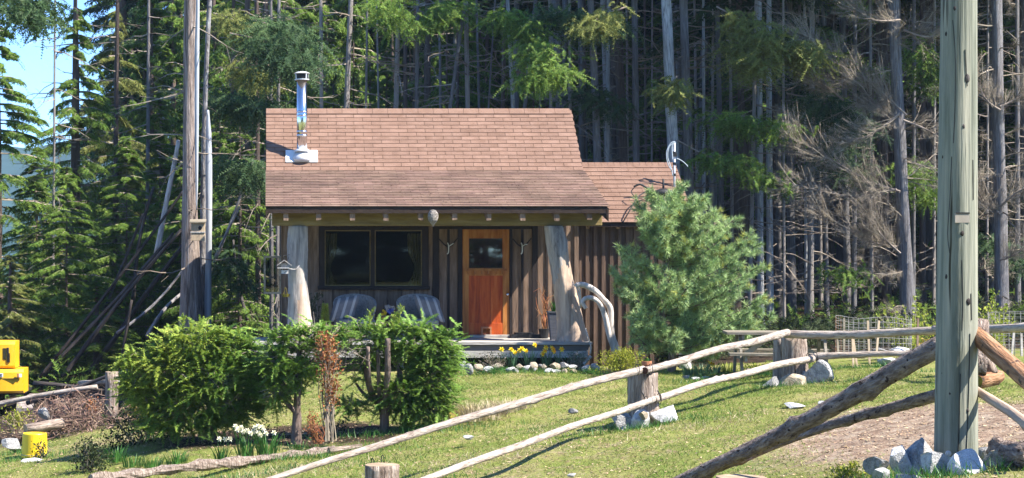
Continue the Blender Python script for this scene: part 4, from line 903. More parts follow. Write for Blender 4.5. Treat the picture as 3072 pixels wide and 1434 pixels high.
# ---------------------------------------------------------------- utility pole
pb = P(2868, 1400, 14.5); up = thing('utility_pole', pb, 'tall greenish treated utility pole standing in a heap of rocks', 'utility pole')
def pole_mesh():
    L = 9.0; r0, r1 = .161, .112 * 1.0; seg = 40; N = 150; vs = []; zb_ = -.35
    for i in range(N + 1):
        z = zb_ + (L - zb_) * i / N
        hh = z / 3.85; r = r0 + (.130 - r0) * max(0, hh)
        r = max(r, .085)
        for k in range(seg):
            a = 2 * math.pi * k / seg
            q = 1 + .02 * math.sin(2 * a + 1) + .012 * math.sin(7 * a + z * .8) + .010 * math.sin(13 * a - z * .5) + rnd.uniform(-.004, .004)
            # long knot scar facing the camera
            da = (a + 1.75 + math.pi) % (2 * math.pi) - math.pi
            q += .05 * math.exp(-((z - .95) / .05) ** 2 - (da / .28) ** 2) - .045 * math.exp(-((z - .68) / .20) ** 2 - ((da - .08) / .15) ** 2)
            vs.append((math.cos(a) * r * q, math.sin(a) * r * q, z))
    fs = [(i * seg + k, i * seg + (k + 1) % seg, (i + 1) * seg + (k + 1) % seg, (i + 1) * seg + k) for i in range(N) for k in range(seg)] + [tuple(range(seg))[::-1], tuple(N * seg + k for k in range(seg))]
    me = bpy.data.meshes.new('pole'); me.from_pydata(vs, [], fs); me.materials.append(M['pole_green']); me.polygons.foreach_set('use_smooth', [True] * len(fs)); return me
po = link('pole', pole_mesh(), up); po.rotation_euler = (0, math.radians(.35), 0)
def on_pole(px, py, out=.0):
    dx = X(px, 14.37) - (pb.x + (Z(py, 14.4) - pb.z) * .006); rr_ = .161 + (.130 - .161) * max(0, (Z(py, 14.4) - pb.z) / 3.85); dx = max(-rr_ * .95, min(rr_ * .95, dx))
    return Vector((pb.x + (Z(py, 14.4) - pb.z) * .006 + dx, 14.5 - math.sqrt(max(0, (rr_ + out) ** 2 - dx * dx)), Z(py, 14.4)))
for pts in ([(2862, 60), (2868, 180), (2866, 330), (2862, 430)], [(2858, 470), (2853, 600), (2848, 700), (2852, 760)], [(2895, 150), (2897, 200), (2901, 260)], [(2882, 780), (2886, 900), (2883, 990)], [(2908, 1000), (2905, 1120), (2900, 1250), (2893, 1390)], [(2838, 900), (2836, 1010), (2838, 1100)], [(2912, 880), (2914, 960)], [(2878, 1120), (2874, 1260), (2870, 1380)], [(2830, 250), (2832, 330)], [(2920, 480), (2921, 600)]):
    MB().tube([on_pole(a_, b_, .0) for a_, b_ in arc([Vector((p_[0], p_[1], 0)) for p_ in pts], 4) for a_, b_ in [(a_, b_)]] if False else [on_pole(v_.x, v_.y) for v_ in arc([Vector((p_[0], p_[1], 0)) for p_ in pts], 4)], .0032, 5).build('crack', 'black', up)
for px, py, r_ in ((2901, 236, .022), (2850, 100, .014), (2842, 470, .012), (2890, 380, .012), (2885, 700, .016), (2846, 830, .014), (2903, 905, .018), (2836, 1120, .010), (2851, 1180, .008), (2900, 1230, .012), (2868, 25, .014)):
    MB().ell(on_pole(px, py, -.004), (r_, .010, r_ * 1.5), 10, 6, .12).build('knot', 'bark_dark', up, smooth=True)
z = Z(648, 14.36); xx = X(2888, 14.35)
MB().box(xx - .055, xx + .055, 14.355 , 14.385, Z(668, 14.35), Z(640, 14.35)).build('saw_notch', 'drift_flat', up)
MB().box(xx - .05, xx + .055, 14.351, 14.3545, Z(641, 14.35), Z(637, 14.35)).build('painted_notch_shade', 'black', up)  # black strip paints the shade along the notch's upper edge
for px, py in ((2844, 1360), (2906, 1357)): MB().lathe((0, 0, 0), [(.022, 0), (.022, .012), (.012, .014), (.012, .02)], 12).build('bolt', 'galv', up)
for o, (px, py) in zip([o for o in bpy.data.objects if o.name.startswith('bolt')], ((2844, 1360), (2906, 1357))):
    o.data.transform(Matrix.Translation(Vector(pb))); p_ = P(px, py, 14.5 - (.155 if px < 2870 else .145)); o.location = p_ - Vector(pb); o.rotation_euler = (math.radians(90), 0, 0)

# ---------------------------------------------------------------- rail fence
fence = thing('rail_fence', P(1940, 1270, 24), 'pale peeled pole fence on thick stumps crossing the lawn', 'fence')
def stump(px0, px1, py0, py1, d, parent=fence, m='stump', lump=.10):
    cx = X((px0 + px1) / 2, d); r = (px1 - px0) / 2 * d / F; z1 = Z(py0, d); z0 = Z(py1, d)
    me = log_mesh('post', z1 - z0, r * 1.04, r * .98, m, seg=34, lump=lump, step=.06, m_end='stump_top'); return link('post', me, parent, (cx, d, z0))
stump(1893, 1981, 1118, 1290, 24); stump(2347, 2425, 1010, 1160, 28.1); stump(1102, 1205, 1394, 1700, 20.2)
stump(2318, 2350, 1015, 1150, 28.4)
def rail(p0, d0, p1, d1, w0, w1, m='rail', bend=0, bdir=0, knots=8, parent=fence, name='rail', lump=.1, **k):
    a = P(*p0, d0); b = P(*p1, d1); w0 *= .9; w1 *= .9; return log(name, a, b, w0 / 2 * d0 / F, w1 / 2 * d1 / F, m, parent, seg=12, bend=bend, bdir=bdir, lump=lump, knots=knots, step=.07, m_end='rail_end' if m == 'rail' else None, **k)
rail((700, 1475), 19.0, (1928, 1106), 23.8, 20, 27, bend=.08, bdir=-1.57, knots=12)
rail((1180, 1475), 19.0, (1965, 1198), 23.75, 23, 22, bend=-.04, bdir=1.57, knots=10)
rail((1936, 1112), 23.7, (2362, 1000), 27.8, 24, 25, bend=.03, bdir=-1.57)
rail((1962, 1197), 23.7, (2436, 1075), 27.75, 21, 24, bend=.06, bdir=-1.57)
rail((2352, 1002), 27.9, (2828, 992), 26.5, 27, 26, bend=.03, bdir=0)
rail((2430, 1072), 27.85, (2750, 1058), 27.0, 25, 18)
rail((2800, 990), 26.6, (3100, 982), 24.5, 26, 30)
def tie(px, py, d, r, tilt=0):
    c = P(px, py, d); q = []
    for k in range(15): a = 2 * math.pi * k / 14; q.append(c + Vector((.012 * math.sin(a) + tilt * math.cos(a) * r, -math.sin(a) * r, math.cos(a) * r)))
    MB().tube(q, .005, 5).build('wire_tie', 'black', fence)
for a in ((1148, 1381, 20.8, .06), (1118, 1391, 20.7, .06), (1912, 1109, 23.7, .07), (1952, 1108, 23.8, .07), (1938, 1204, 23.6, .065), (1978, 1196, 23.8, .07), (2410, 1001, 27.8, .085), (2445, 1072, 27.8, .085), (2425, 1076, 27.7, .08)): tie(*a)
for px, py in ((1925, 1176), (1973, 1172)):
    MB().tube([P(px, py, 23.6), P(px + 6, py + 10, 23.55), P(px + 9, py + 28, 23.6)], .008, 5).build('wire_tie', 'black', fence)
# near bark fence, meeting behind the pole
nf = thing('bark_rail_fence', P(2945, 1150, 15.2), 'dark bark covered rails rising to a leaning log behind the utility pole', 'fence')
rail((2020, 1455), 16.8, (2840, 1035), 15.3, 46, 66, 'rail_bark', bend=.03, knots=10, parent=nf, lump=.16)
rail((2150, 1408), 17.4, (2840, 1172), 15.4, 22, 44, 'rail_bark', bend=.05, bdir=1.57, knots=14, parent=nf, lump=.2)
log('post', P(2925, 1120, 15.3), P(2936, 960, 15.4), .10, .08, 'rail_bark', nf, lump=.2)
stump(2150, 2300, 1432, 1600, 16.9, nf)
log('rail', P(2925, 1006, 14.5), P(3140, 1178, 13.5), 50 / 2 * 14.5 / F, 58 / 2 * 13.5 / F, 'rail_orange', nf, seg=16, lump=.09, knots=1, step=.08)
log('rail', P(2925, 1168, 14.55), P(3120, 1308, 13.4), 25 / 2 * 14.5 / F, 32 / 2 * 13.5 / F, 'log_warm', nf, seg=12, lump=.15, knots=6, step=.08, bend=.03)
log('leaning_log', P(2972, 1125, 15.5), P(2932, 1020, 15.6), .065, .06, 'stump', nf, lump=.25, seg=16, step=.06)
o = log('cut_log', P(2925, 1150, 15.25), P(2985, 1135, 15.6), .065, .07, 'rail_orange', None, lump=.15, m_end='moss'); tag(o, 'short split orange log lying right behind the utility pole', 'log')
o = log('bark_log', P(2988, 1352, 14.3), P(3110, 1375, 13.6), .07, .10, 'rail_bark', None, lump=.25, knots=7, step=.05); tag(o, 'short rough bark log lying on the rocks at the right edge', 'log')

# left weathered post and pale felled pole
o = log('wooden_post', P(333, 1262, 32), P(333, 1115, 32), .115, .108, 'stump', None, seg=20, lump=.06, m_end='stump_top'); tag(o, 'thick weathered grey post at the left end of the hedge', 'post')
o = log('felled_pole', P(-40, 1219, 33.5), P(292, 1161, 33.2), .048, .04, 'rail', None, lump=.12, bend=-.03, knots=6); tag(o, 'long pale felled pole lying in front of the yellow excavator', 'log')
o = log('felled_pole', P(352, 1142, 34), P(240, 1150, 36), .05, .05, 'rail', None, lump=.1, m_end='white_wood'); tag(o, 'pale cut pole end pointing out beside the weathered post', 'log')
o = log('bark_log', P(76, 1290, 30), P(188, 1268, 30.4), .075, .08, 'stump', None, lump=.2, m_end='stump_top'); tag(o, 'short brown log lying behind the yellow bucket', 'log')
o = log('mossy_log', P(1335, 1262, 27), P(1422, 1240, 27.4), .11, .10, 'moss', None, lump=.3, m_end='rail_end', step=.05); tag(o, 'mossy rotten log end beside the right hedge bush', 'log')
q = arc([P(270, 1440, 22.5), P(420, 1420, 23), P(560, 1402, 23.4), P(700, 1386, 23.9), P(830, 1372, 24.3), P(930, 1362, 24.6), P(1000, 1350, 24.8)], 8)
o = MB().tube(q, [.06 + .012 * math.sin(i * 1.1) for i in range(len(q))], 12, .35).build('edging_log', 'stump', None, org=q[0]); tag(o, 'long gnarled grey log edging the bed below the hedge', 'log')
o = log('edging_log', P(985, 1352, 24.6), P(1085, 1336, 25), .035, .02, 'stump', None, lump=.3); tag(o, 'thin broken stick continuing the edging log to the right', 'log')
# ---------------------------------------------------------------- bucket
c = P(104, 1371, 28); h = .36; bt = thing('bucket', c, 'bright yellow plastic bucket turned upside down on the grass', 'bucket')
MB().lathe(c, [(.198, 0), (.205, .004), (.205, .03), (.197, .034), (.196, .05), (.19, .054), (.183, h - .012), (.176, h), (.165, h), (.162, h - .012), (.01, h - .012)], 32).build('body', 'yellow_plastic', bt, smooth=False)
MB().tube([c + Vector((.2 * math.cos(a), .2 * math.sin(a), .04 + .0 * a)) for a in [math.pi * (1 + i / 12) for i in range(13)]], .004, 5).build('handle', 'wire', bt)
# ---------------------------------------------------------------- excavator
ed = 38.0; ex1 = X(68, ed); ex = thing('excavator', (ex1 - .85, ed + 1.2, Z(1250, ed)), 'yellow mini excavator seen from behind at the left edge', 'excavator')
def ebox(x0, x1, y0, y1, z0, z1, nm, m, bev=.05, par=ex): return MB().box(x0, x1, y0, y1, z0, z1).build(nm, m, par, bevel=bev)
def curved(x0, x1, yb, depth, z0, z1, nm, m, bul=.12, rr_=.12, par=ex):
    mb = MB(); n = 20; vs = []
    pr = [(0, z0 + .02), (.0, z0 + .02), (1, z0 + .08), (1, z1 - .07), (.6, z1)]
    pts = []
    for i in range(n + 1):
        u = -1 + 2 * i / n; pts.append(((x0 + x1) / 2 + (x1 - x0) / 2 * u, bul * (1 - abs(u) ** 2.5)))
    prof = [(-.06, z0), (0, z0 + .05), (0, z1 - .06), (-.05, z1)]
    for dz, zz in prof:
        for (x_, b_) in pts: vs.append((x_, yb + bul - b_ - dz, zz))
    for zz in (z0, z1): vs += [(x0, yb + depth, zz), (x1, yb + depth, zz)]
    N = n + 1; fs = [(r_ * N + i, r_ * N + i + 1, (r_ + 1) * N + i + 1, (r_ + 1) * N + i) for r_ in range(3) for i in range(n)]
    k = 4 * N; fs += [tuple(3 * N + i for i in range(N)) + (k + 3, k + 2), tuple(i for i in range(N - 1, -1, -1)) + (k, k + 1), (0, N, 2 * N, 3 * N, k + 2, k)[::-1], (n, N + n, 2 * N + n, 3 * N + n, k + 3, k + 1), (k, k + 2, k + 3, k + 1)]
    o = mb.add(vs, fs).build(nm, m, par, smooth=False); return o
cw = curved(ex1 - 1.7, ex1, ed, .9, Z(1181, ed), Z(1109, ed), 'counterweight', 'yellow_paint')
MB().box(ex1 - 1.5, ex1 - .1, ed - .003 + .02, ed + .4, Z(1136.5, ed), Z(1135.5, ed)).build('seam', 'black', cw)
hd = curved(ex1 - 1.5, X(41, ed), ed + .12, .75, Z(1106, ed), Z(1026, ed), 'engine_hood', 'yellow_paint', bul=.08)
hy = ed + .12
mb = MB()
for col, (pxa, pya, pyb) in enumerate(((8, 1045, 1080), (20, 1060, 1088))):
    for i in range(9): yy = pya + (pyb - pya) * i / 9; mb.box(X(pxa, hy), X(pxa + 9, hy), hy + .018, hy + .07, Z(yy + 2.2, hy), Z(yy, hy))
mb.build('vent_slot', 'black', hd); MB().box(X(19, hy), X(26, hy), hy + .02, hy + .09, Z(1061, hy), Z(1043, hy)).build('latch', 'black', hd, bevel=.01)
# printed decals at the back: plain marks
MB().box(X(-14, ed), X(9, ed), ed - .004, ed + .01, Z(1131, ed), Z(1120, ed)).build('decal', 'white_paint', cw)
for a_, b_ in ((-1, 0), (4.2, 5.2)): pass
MB().box(X(1, ed), X(2.2, ed), ed - .008, ed + .0, Z(1129, ed), Z(1122, ed)).box(X(2.2, ed), X(6.5, ed), ed - .008, ed, Z(1123.2, ed), Z(1122, ed)).box(X(2.2, ed), X(6.5, ed), ed - .008, ed, Z(1129, ed), Z(1127.8, ed)).box(X(2.2, ed), X(5.5, ed), ed - .008, ed, Z(1126, ed), Z(1125, ed)).build('lettering', 'black', cw)
MB().box(X(50.5, ed), X(55, ed), ed + .02, ed + .05, Z(1132, ed), Z(1121, ed)).build('reflector', 'terracotta', cw); MB().box(X(56, ed), X(64, ed), ed + .04, ed + .075, Z(1132, ed), Z(1122, ed)).build('decal', 'white_paint', cw)
ebox(ex1 - 1.6, ex1 - .05, ed + .5, ed + 1.9, Z(1190, ed), Z(1182, ed), 'turntable_deck', 'black', .02)
ebox(ex1 - 1.15, ex1 - .55, ed + .7, ed + 1.4, Z(1225, ed), Z(1190, ed), 'turntable', 'black', .02)
ca = ebox(ex1 - 1.65, ex1 - .75, ed + 1.0, ed + 2.0, Z(1180, ed), Z(1180, ed) + 1.5, 'cab', 'yellow_paint', .06); ebox(ex1 - 1.60, ex1 - .80, ed + .985, ed + .995, Z(1180, ed) + .5, Z(1180, ed) + 1.35, 'cab_window', 'glass', 0, ca)
gz0 = Z(1256, ed); tr_h = Z(1207, ed) - gz0
for x0 in (X(47, ed), X(47, ed) - 1.25):
    tr = MB(); x1 = x0 + .34; L = 2.0; n = 48; ys_ = []
    core = MB(); rr_ = tr_h / 2 - .03
    pts = []
    for i in range(n):
        s = i / n * (2 * L + 2 * math.pi * rr_); 
        if s < L: pts.append((s, gz0 + .03, 0))
        elif s < L + math.pi * rr_: a = (s - L) / rr_ - math.pi / 2; pts.append((L + math.cos(a) * rr_, gz0 + .03 + rr_ + math.sin(a) * rr_, a + math.pi / 2))
        elif s < 2 * L + math.pi * rr_: pts.append((L - (s - L - math.pi * rr_), gz0 + .03 + 2 * rr_, math.pi))
        else: a = (s - 2 * L - math.pi * rr_) / rr_ + math.pi / 2; pts.append((math.cos(a) * rr_, gz0 + .03 + rr_ + math.sin(a) * rr_, a + math.pi / 2))
    tk = MB().box(x0 + .03, x1 - .03, ed + .25, ed + .25 + L, gz0 + .05, gz0 + .05 + 2 * rr_ - .04).build('track', 'black', ex)
    pm = MB()
    for (yy, zz, a) in pts:
        c_, s_ = math.cos(a), math.sin(a); v = []
        for x_ in (x0, x1):
            for (u, w_) in ((-.045, -.015), (.045, -.015), (.045, .01), (-.005, .035), (-.045, .01)): v.append((x_, ed + .25 + yy + u * c_ + w_ * -s_ * -1 * -1, zz + u * s_ - w_ * c_ ))
        k = MB().add(v, [(0, 1, 2, 3, 4), (9, 8, 7, 6, 5), (0, 5, 6, 1), (1, 6, 7, 2), (2, 7, 8, 3), (3, 8, 9, 4), (4, 9, 5, 0)]).build('track_pad', 'steel_track', tk)

# ---------------------------------------------------------------- picnic table
def picnic(cx, cy, rz, label):
    z0 = GZ(cx, cy); t = thing('picnic_table', (0, 0, 0), label, 'picnic table')
    L = 1.75; h = .68; bh = .36
    for i in range(5): MB().box(-L / 2, L / 2, -.37 + i * .15, -.37 + i * .15 + .142, h - .04, h).build('table_plank', 'table_wood', t)
    for s in (-1, 1):
        MB().box(-L / 2, L / 2, s * .66 - .125, s * .66 + .125, bh - .04, bh).build('bench_plank', 'table_wood', t)
        x = s * .62
        MB().box(x - .02, x + .02, -.76, .76, bh - .135, bh - .045).build('crossbar', 'table_wood', t)
        MB().box(x - .02, x + .02, -.34, .34, h - .135, h - .045).build('crossbar', 'table_wood', t)
        for q in (-1, 1): MB().bar((x + s * .042, q * .22, h - .045), (x + s * .042, q * .60, -.03), .09, .04, (1, 0, 0)).build('leg', 'table_wood', t)
        MB().bar((x - s * .03, 0, bh - .09), (s * .12, 0, h - .05), .035, .08).build('brace', 'new_wood', t)
    t.location = (cx, cy, z0); t.rotation_euler = (0, 0, rz)
picnic(X(2345, 30.3), 30.4, math.radians(-8), 'weathered grey picnic table standing right of the pine')
# ---------------------------------------------------------------- wire cage and stakes
cg = thing('wire_cage', G(X(2600, 31.3), 31.3), 'garden cage of rusty welded wire mesh with wooden stakes', 'wire cage')
mb = MB(); mr = MB()
c0 = X(2620, 31.4); d0 = 31.4; R = .62; zg = Z(1072, 31.3); H = .66
import itertools
def cp(a): return Vector((c0 + R * math.cos(a), d0 + R * .8 * math.sin(a), 0))
for i in range(40):
    a = 2 * math.pi * i / 40; q = cp(a); (mr if 14 < i < 24 else mb).tube([q + Vector((0, 0, zg)), q + Vector((0, 0, zg + H + .03 * math.sin(a * 3)))], .0035, 3, cap=False)
for j in range(9):
    mb.tube([cp(2 * math.pi * i / 40) + Vector((0, 0, zg + H * j / 8 + .03 * math.sin(6.28 * i / 40 * 3) * j / 8)) for i in range(41)], .0035, 3, cap=False)
mb.build('wire_mesh', 'wire', cg); mr.build('rusty_mesh', 'wire_rust', cg)
for i, (pa_, pb_, m) in enumerate((((2560, 1105), (2557, 1010), 'new_wood'), ((2572, 1108), (2560, 1018), 'new_wood'), ((2610, 1122), (2603, 962), 'new_wood'), ((2630, 1055), (2637, 962), 'new_wood'), ((2515, 1070), (2512, 1012), 'table_wood'), ((2532, 1065), (2532, 955), 'table_wood'), ((2752, 1060), (2754, 955), 'board'))):
    MB().bar(P(*pa_, 30.7), P(*pb_, 30.8), .033, .02, (0, 1, 0)).build('stake', m, cg)
cg2 = thing('wire_cage', G(X(3040, 31.3), 31.3), 'wire mesh cage with pale stakes at the right edge beyond the pole', 'wire cage')
mb = MB(); c0 = X(3080, 31.4); zg = Z(1090, 31.3); H = .85
for i in range(40): q = cp(2 * math.pi * i / 40); mb.tube([q + Vector((0, 0, zg)), q + Vector((0, 0, zg + H))], .0035, 3, cap=False)
for j in range(10): mb.tube([cp(2 * math.pi * i / 40) + Vector((0, 0, zg + H * j / 9)) for i in range(41)], .0035, 3, cap=False)
mb.build('wire_mesh', 'wire', cg2)
for pa_, pb_ in (((3035, 1070), (3042, 990)), ((3066, 1085), (3064, 1000))): MB().bar(P(*pa_, 30.7), P(*pb_, 30.8), .035, .02, (0, 1, 0)).build('stake', 'deck', cg2)
o = MB().box(X(2940, 29.5), X(3090, 29.5), 29.3, 29.6, Z(1096, 29.5), Z(1088, 29.5)).build('bench', 'deck', None, org=P(3000, 1110, 29.5), bevel=.01)
bb = thing('low_bench', P(3000, 1112, 29.5), 'low grey plank bench behind the right side of the utility pole', 'bench'); o.name = 'seat'; o.parent = bb; o.location = Vector(P(3000, 1110, 29.5)) - bb.location
for px in (2955, 3020): MB().box(X(px - 7, 29.5), X(px + 7, 29.5), 29.35, 29.55, Z(1120, 29.5), Z(1096.5, 29.5)).build('leg', 'table_wood', bb)

# ---------------------------------------------------------------- plants
def ell_points(lobes, n, shell=.5, d=26.0, dr=.9):
    """lobes in photo pixels (cx, cy, rx, ry[, weight]); returns points and outward directions"""
    wts = np.array([l[2] * l[3] * (l[4] if len(l) > 4 else 1) for l in lobes], float); wts /= wts.sum()
    ids = rng.choice(len(lobes), n, p=wts); L = np.array([l[:4] for l in lobes], float)[ids]
    u = norm(rng.normal(0, 1, (n, 3))); r = shell + (1 - shell) * rng.random(n) ** .6
    sx = L[:, 2] * d / F; sz = L[:, 3] * d / F; sy = dr * (sx + sz) / 2
    c = np.stack([(L[:, 0] - CX) * d / F, np.full(n, d), CZ + (CY - L[:, 1]) * d / F], -1)
    S = np.stack([sx, sy, sz], -1); return c + u * S * r[:, None], norm(u / S), r
def hemlock(name, lobes, d, nf, label, trunks, base_px, yellow=None, fl=.27, fw=.047, group='hemlock bushes of the hedge'):
    lobes = [(l[0], l[1] - 8, l[2] * 1.08, l[3] * 1.10, *l[4:]) for l in lobes]; nf = int(nf * 1.0)
    b = P(base_px[0], base_px[1], d); t = thing(name, b, label, 'bush', group)
    p, dr_, r = ell_points(lobes, nf, .5, d)
    cl_ = np.sin(p[:, 0] * 7 + 2 * np.sin(p[:, 2] * 6 + p[:, 1] * 3)) * np.sin(p[:, 2] * 17 + 3 * np.sin(p[:, 0] * 4.3) + p[:, 1] * 5); keep_ = cl_ > -.38; p, dr_, r = p[keep_], dr_[keep_], r[keep_]; nf = len(p)
    out_ = rng.random(nf) < .10; p[out_] += dr_[out_] * rng.uniform(.05, .16, out_.sum())[:, None]
    D = dr_.copy(); D[:, 2] = D[:, 2] * .28 + .12; D += rng.normal(0, .28, D.shape); D = norm(D); N = norm(np.array([.1, -.25, 1.0]) + rng.normal(0, .22, D.shape))
    lens = fl * rng.uniform(.45, 1.3, nf) * (1 + .5 * (rng.random(nf) < .12))
    T = fronds(p - D * lens[:, None] * .5, D, N, lens, fw, 13, .22, .022, .006, .5, True, .1)
    bb_ = np.array(b)
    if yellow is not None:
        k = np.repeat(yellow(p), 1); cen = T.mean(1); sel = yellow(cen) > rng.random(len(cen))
        link('foliage', tri_mesh('foliage', T[~sel] - bb_, 'fol_hedge'), t); y_ = link('yellow_foliage', tri_mesh('yellow_foliage', T[sel] - bb_, 'fol_hedge_yellow'), t)
    else: link('foliage', tri_mesh('foliage', T - bb_, 'fol_hedge'), t)
    tw = MB()
    for tr in trunks:
        pts = arc([P(x_, y_, d + (dd if len(q) > 2 else 0)) for q in [None] for (x_, y_, dd) in tr[0]] if False else [P(x_, y_, d + dd) for (x_, y_, dd) in tr[0]], 5)
        tw.tube(pts, rr(tr[1], tr[2], len(pts)), 9, .15)
    tw.build('trunk', 'bark_brown' if 'trunkmat' not in name else 'stump', t, smooth=True)
    # inner twigs
    cl = np.array([[(l[0] - CX) * d / F, d, CZ + (CY - l[1] - l[3] * -.3) * d / F] for l in lobes]); k = min(420, nf // 3)
    ids = rng.choice(nf, k); tgt = p[ids]; src = cl[np.argmin(((tgt[:, None] - cl[None]) ** 2).sum(-1), 1)] + rng.normal(0, .06, (k, 3)); src = src * .6 + tgt * .4
    link('twigs', tri_mesh('twigs', thin_tubes(np.stack([src, tgt], 1), .006, .003) - bb_, 'twig'), t)
    return t
ylw = lambda c: np.clip((X(700, 26) - c[:, 0]) * .9 + (c[:, 2] - Z(1100, 26)) * .7, 0, .85)  # share of yellow leaves rises towards the left and the top
hemlock('hemlock_bush', [(505, 1125, 105, 80), (515, 1040, 60, 42), (600, 1050, 100, 78), (690, 1055, 80, 60), (755, 1075, 60, 50), (770, 1140, 85, 70), (640, 1150, 150, 90), (450, 1185, 75, 60), (580, 1235, 150, 60), (700, 1225, 100, 50), (415, 1150, 60, 40), (390, 1085, 35, 25), (560, 1270, 150, 35)], 26.0, 6400,
        'large sprawling hemlock bush at the left end of the hedge', [([(640, 1340, 0), (640, 1260, 0), (620, 1180, .1)], .06, .03), ([(520, 1350, .1), (530, 1260, .1), (560, 1180, 0)], .05, .02), ([(680, 1200, 0), (665, 1140, -.1), (690, 1100, 0)], .03, .02)], (640, 1345), ylw)
hemlock('hemlock_bush', [(870, 1030, 75, 45), (950, 1010, 70, 32, .8), (840, 1100, 85, 50), (900, 1130, 75, 45), (830, 1180, 55, 45), (1010, 1010, 50, 28, .6)], 25.6, 1700,
        'middle hemlock bush with a forked trunk and bare patches', [([(888, 1345, 0), (890, 1260, 0), (892, 1200, 0), (895, 1100, 0), (900, 1040, 0)], .075, .03), ([(885, 1235, 0), (850, 1200, -.05), (820, 1190, 0)], .04, .02), ([(870, 1120, 0), (862, 1080, 0), (858, 1050, 0)], .02, .012)], (890, 1345))
hemlock('hemlock_bush', [(1235, 1025, 90, 55), (1305, 1055, 75, 70), (1350, 1020, 40, 25), (1300, 1150, 80, 90), (1210, 1190, 95, 65), (1270, 1235, 85, 50), (1110, 1000, 85, 35, .8), (1080, 1100, 55, 50, .6), (1060, 1220, 55, 30, .6), (1140, 1060, 60, 40, .5)], 26.2, 3900,
        'dense dark green hemlock bush at the right end of the hedge', [([(1150, 1320, 0), (1152, 1250, 0), (1140, 1210, 0), (1115, 1180, 0), (1100, 1120, 0), (1102, 1040, 0)], .07, .03), ([(1150, 1260, 0), (1175, 1180, 0), (1200, 1120, .05), (1165, 1060, 0)], .06, .03), ([(1130, 1210, 0), (1090, 1180, 0), (1068, 1150, .1)], .03, .015), ([(1140, 1200, 0), (1136, 1140, -.2), (1133, 1050, -.25)], .03, .026), ([(1152, 1230, 0), (1160, 1160, -.2), (1163, 1090, -.33), (1163, 1015, -.33)], .045, .04), ([(1115, 1185, 0), (1106, 1130, -.25), (1103, 1040, -.33)], .03, .028)], (1150, 1320))
for (px, py, h_, lb) in ((1196, 962, 50, 'tall pale leader shoot on the right bush, middle one'), (1108, 965, 46, 'pale upright leader shoot at the left of the right bush'), (545, 975, 34, 'upright shoot on the top of the left hedge bush'), (1178, 975, 40, 'short leader shoot left of the tallest one')):
    c = P(px, py + 10, 25.9); k = 16; zz = np.linspace(0, h_ * 26 / F, k); aa = rng.uniform(0, 6.28, k); pp = np.stack([c.x + zz * .15, c.y + zz * 0, c.z + zz], -1); DD = np.stack([np.cos(aa), np.sin(aa) * .5, aa * 0 + .8], -1)
    o = link('leader_shoot', tri_mesh('leader_shoot', np.concatenate([fronds(pp, DD, norm(rng.normal(0, 1, DD.shape)), .07, .022, 6, 0, .014), thin_tubes(np.array([[c, np.array(c) + np.array([h_ * 26 / F * .15, 0, h_ * 26 / F])]]), .006, .003)]) - np.array(c), 'fol_hedge_yellow'), None, c); tag(o, lb, 'shoot', 'leader shoots on the hedge')
# pruned pale stubs sticking out of the right bush: part of it visually; grey dead twigs behind the vine
c = P(985, 1060, 26.2)
segs = []; 
for i in range(420):
    p0 = np.array(c) + rng.normal(0, 1, 3) * np.array([.24, .2, .13]); d_ = norm(rng.normal(0, 1, 3) + np.array([.3, 0, .5])); segs.append((p0, p0 + d_ * rng.uniform(.1, .3)))
t = link('dead_twig_tangle', tri_mesh('dead_twig_tangle', thin_tubes(np.array(segs), .005, .003) - np.array(c), 'twig'), None, c); tag(t, 'tangle of bare grey twigs in the gap of the hedge', 'twigs', kind='stuff')
# red-brown climbing dead shrub
def leafy(name, base, boxes, n, size, m, label, cat='shrub', stems=6, stem_m='twig', parent=None, group=None, d=None, ws=.5):
    """loose leaves within photo boxes (px0,px1,py0,py1) at distance d"""
    b = P(base[0], base[1], d); t = parent or thing(name, b, label, cat, group); bb_ = np.array(b if parent is None else wloc(parent))
    A = np.array([(q[1] - q[0]) * (q[3] - q[2]) for q in boxes], float); A /= A.sum(); ids = rng.choice(len(boxes), n, p=A); B = np.array(boxes, float)[ids]
    u, v = rng.normal(0, .27, n), rng.normal(0, .27, n); px = (B[:, 0] + B[:, 1]) / 2 + u.clip(-.6, .6) * (B[:, 1] - B[:, 0]); py = (B[:, 2] + B[:, 3]) / 2 + v.clip(-.55, .55) * (B[:, 3] - B[:, 2])
    dd = d + rng.normal(0, .12, n) * (B[:, 1] - B[:, 0]) / 100; p = np.stack([(px - CX) * dd / F, dd, CZ + (CY - py) * dd / F], -1)
    a = norm(rng.normal(0, 1, (n, 3)) + np.array([0, -.2, .3])); s = norm(np.cross(a, rng.normal(0, 1, (n, 3)))); sz = size * rng.uniform(.5, 1.4, n)[:, None]
    T = np.concatenate([np.stack([p, p + a * sz * .5 + s * sz * ws * .5, p + a * sz], 1), np.stack([p, p + a * sz, p + a * sz * .5 - s * sz * ws * .5], 1)])
    link('foliage', tri_mesh('foliage', T - bb_, m), t)
    if stems:
        ids = rng.choice(n, stems); tg = p[ids]; src = np.repeat(np.array(b)[None], stems, 0) + rng.normal(0, .04, (stems, 3)) * np.array([1, 1, .2]); mid = src * .45 + tg * .55 + rng.normal(0, .04, (stems, 3)) + np.array([0, 0, -.05])
        link('stems', tri_mesh('stems', np.concatenate([thin_tubes(np.stack([src, mid], 1), .009, .006), thin_tubes(np.stack([mid, tg], 1), .006, .003)]) - bb_, stem_m), t)
    return t
leafy('vine_shrub', (985, 1322), [(955, 1012, 1015, 1150), (965, 1020, 1120, 1230), (950, 1000, 1000, 1060)], 1500, .045, 'red_leaf', 'rusty brown dead leafed shrub standing in the hedge gap', stems=40, stem_m='twig_brown', d=25.2)
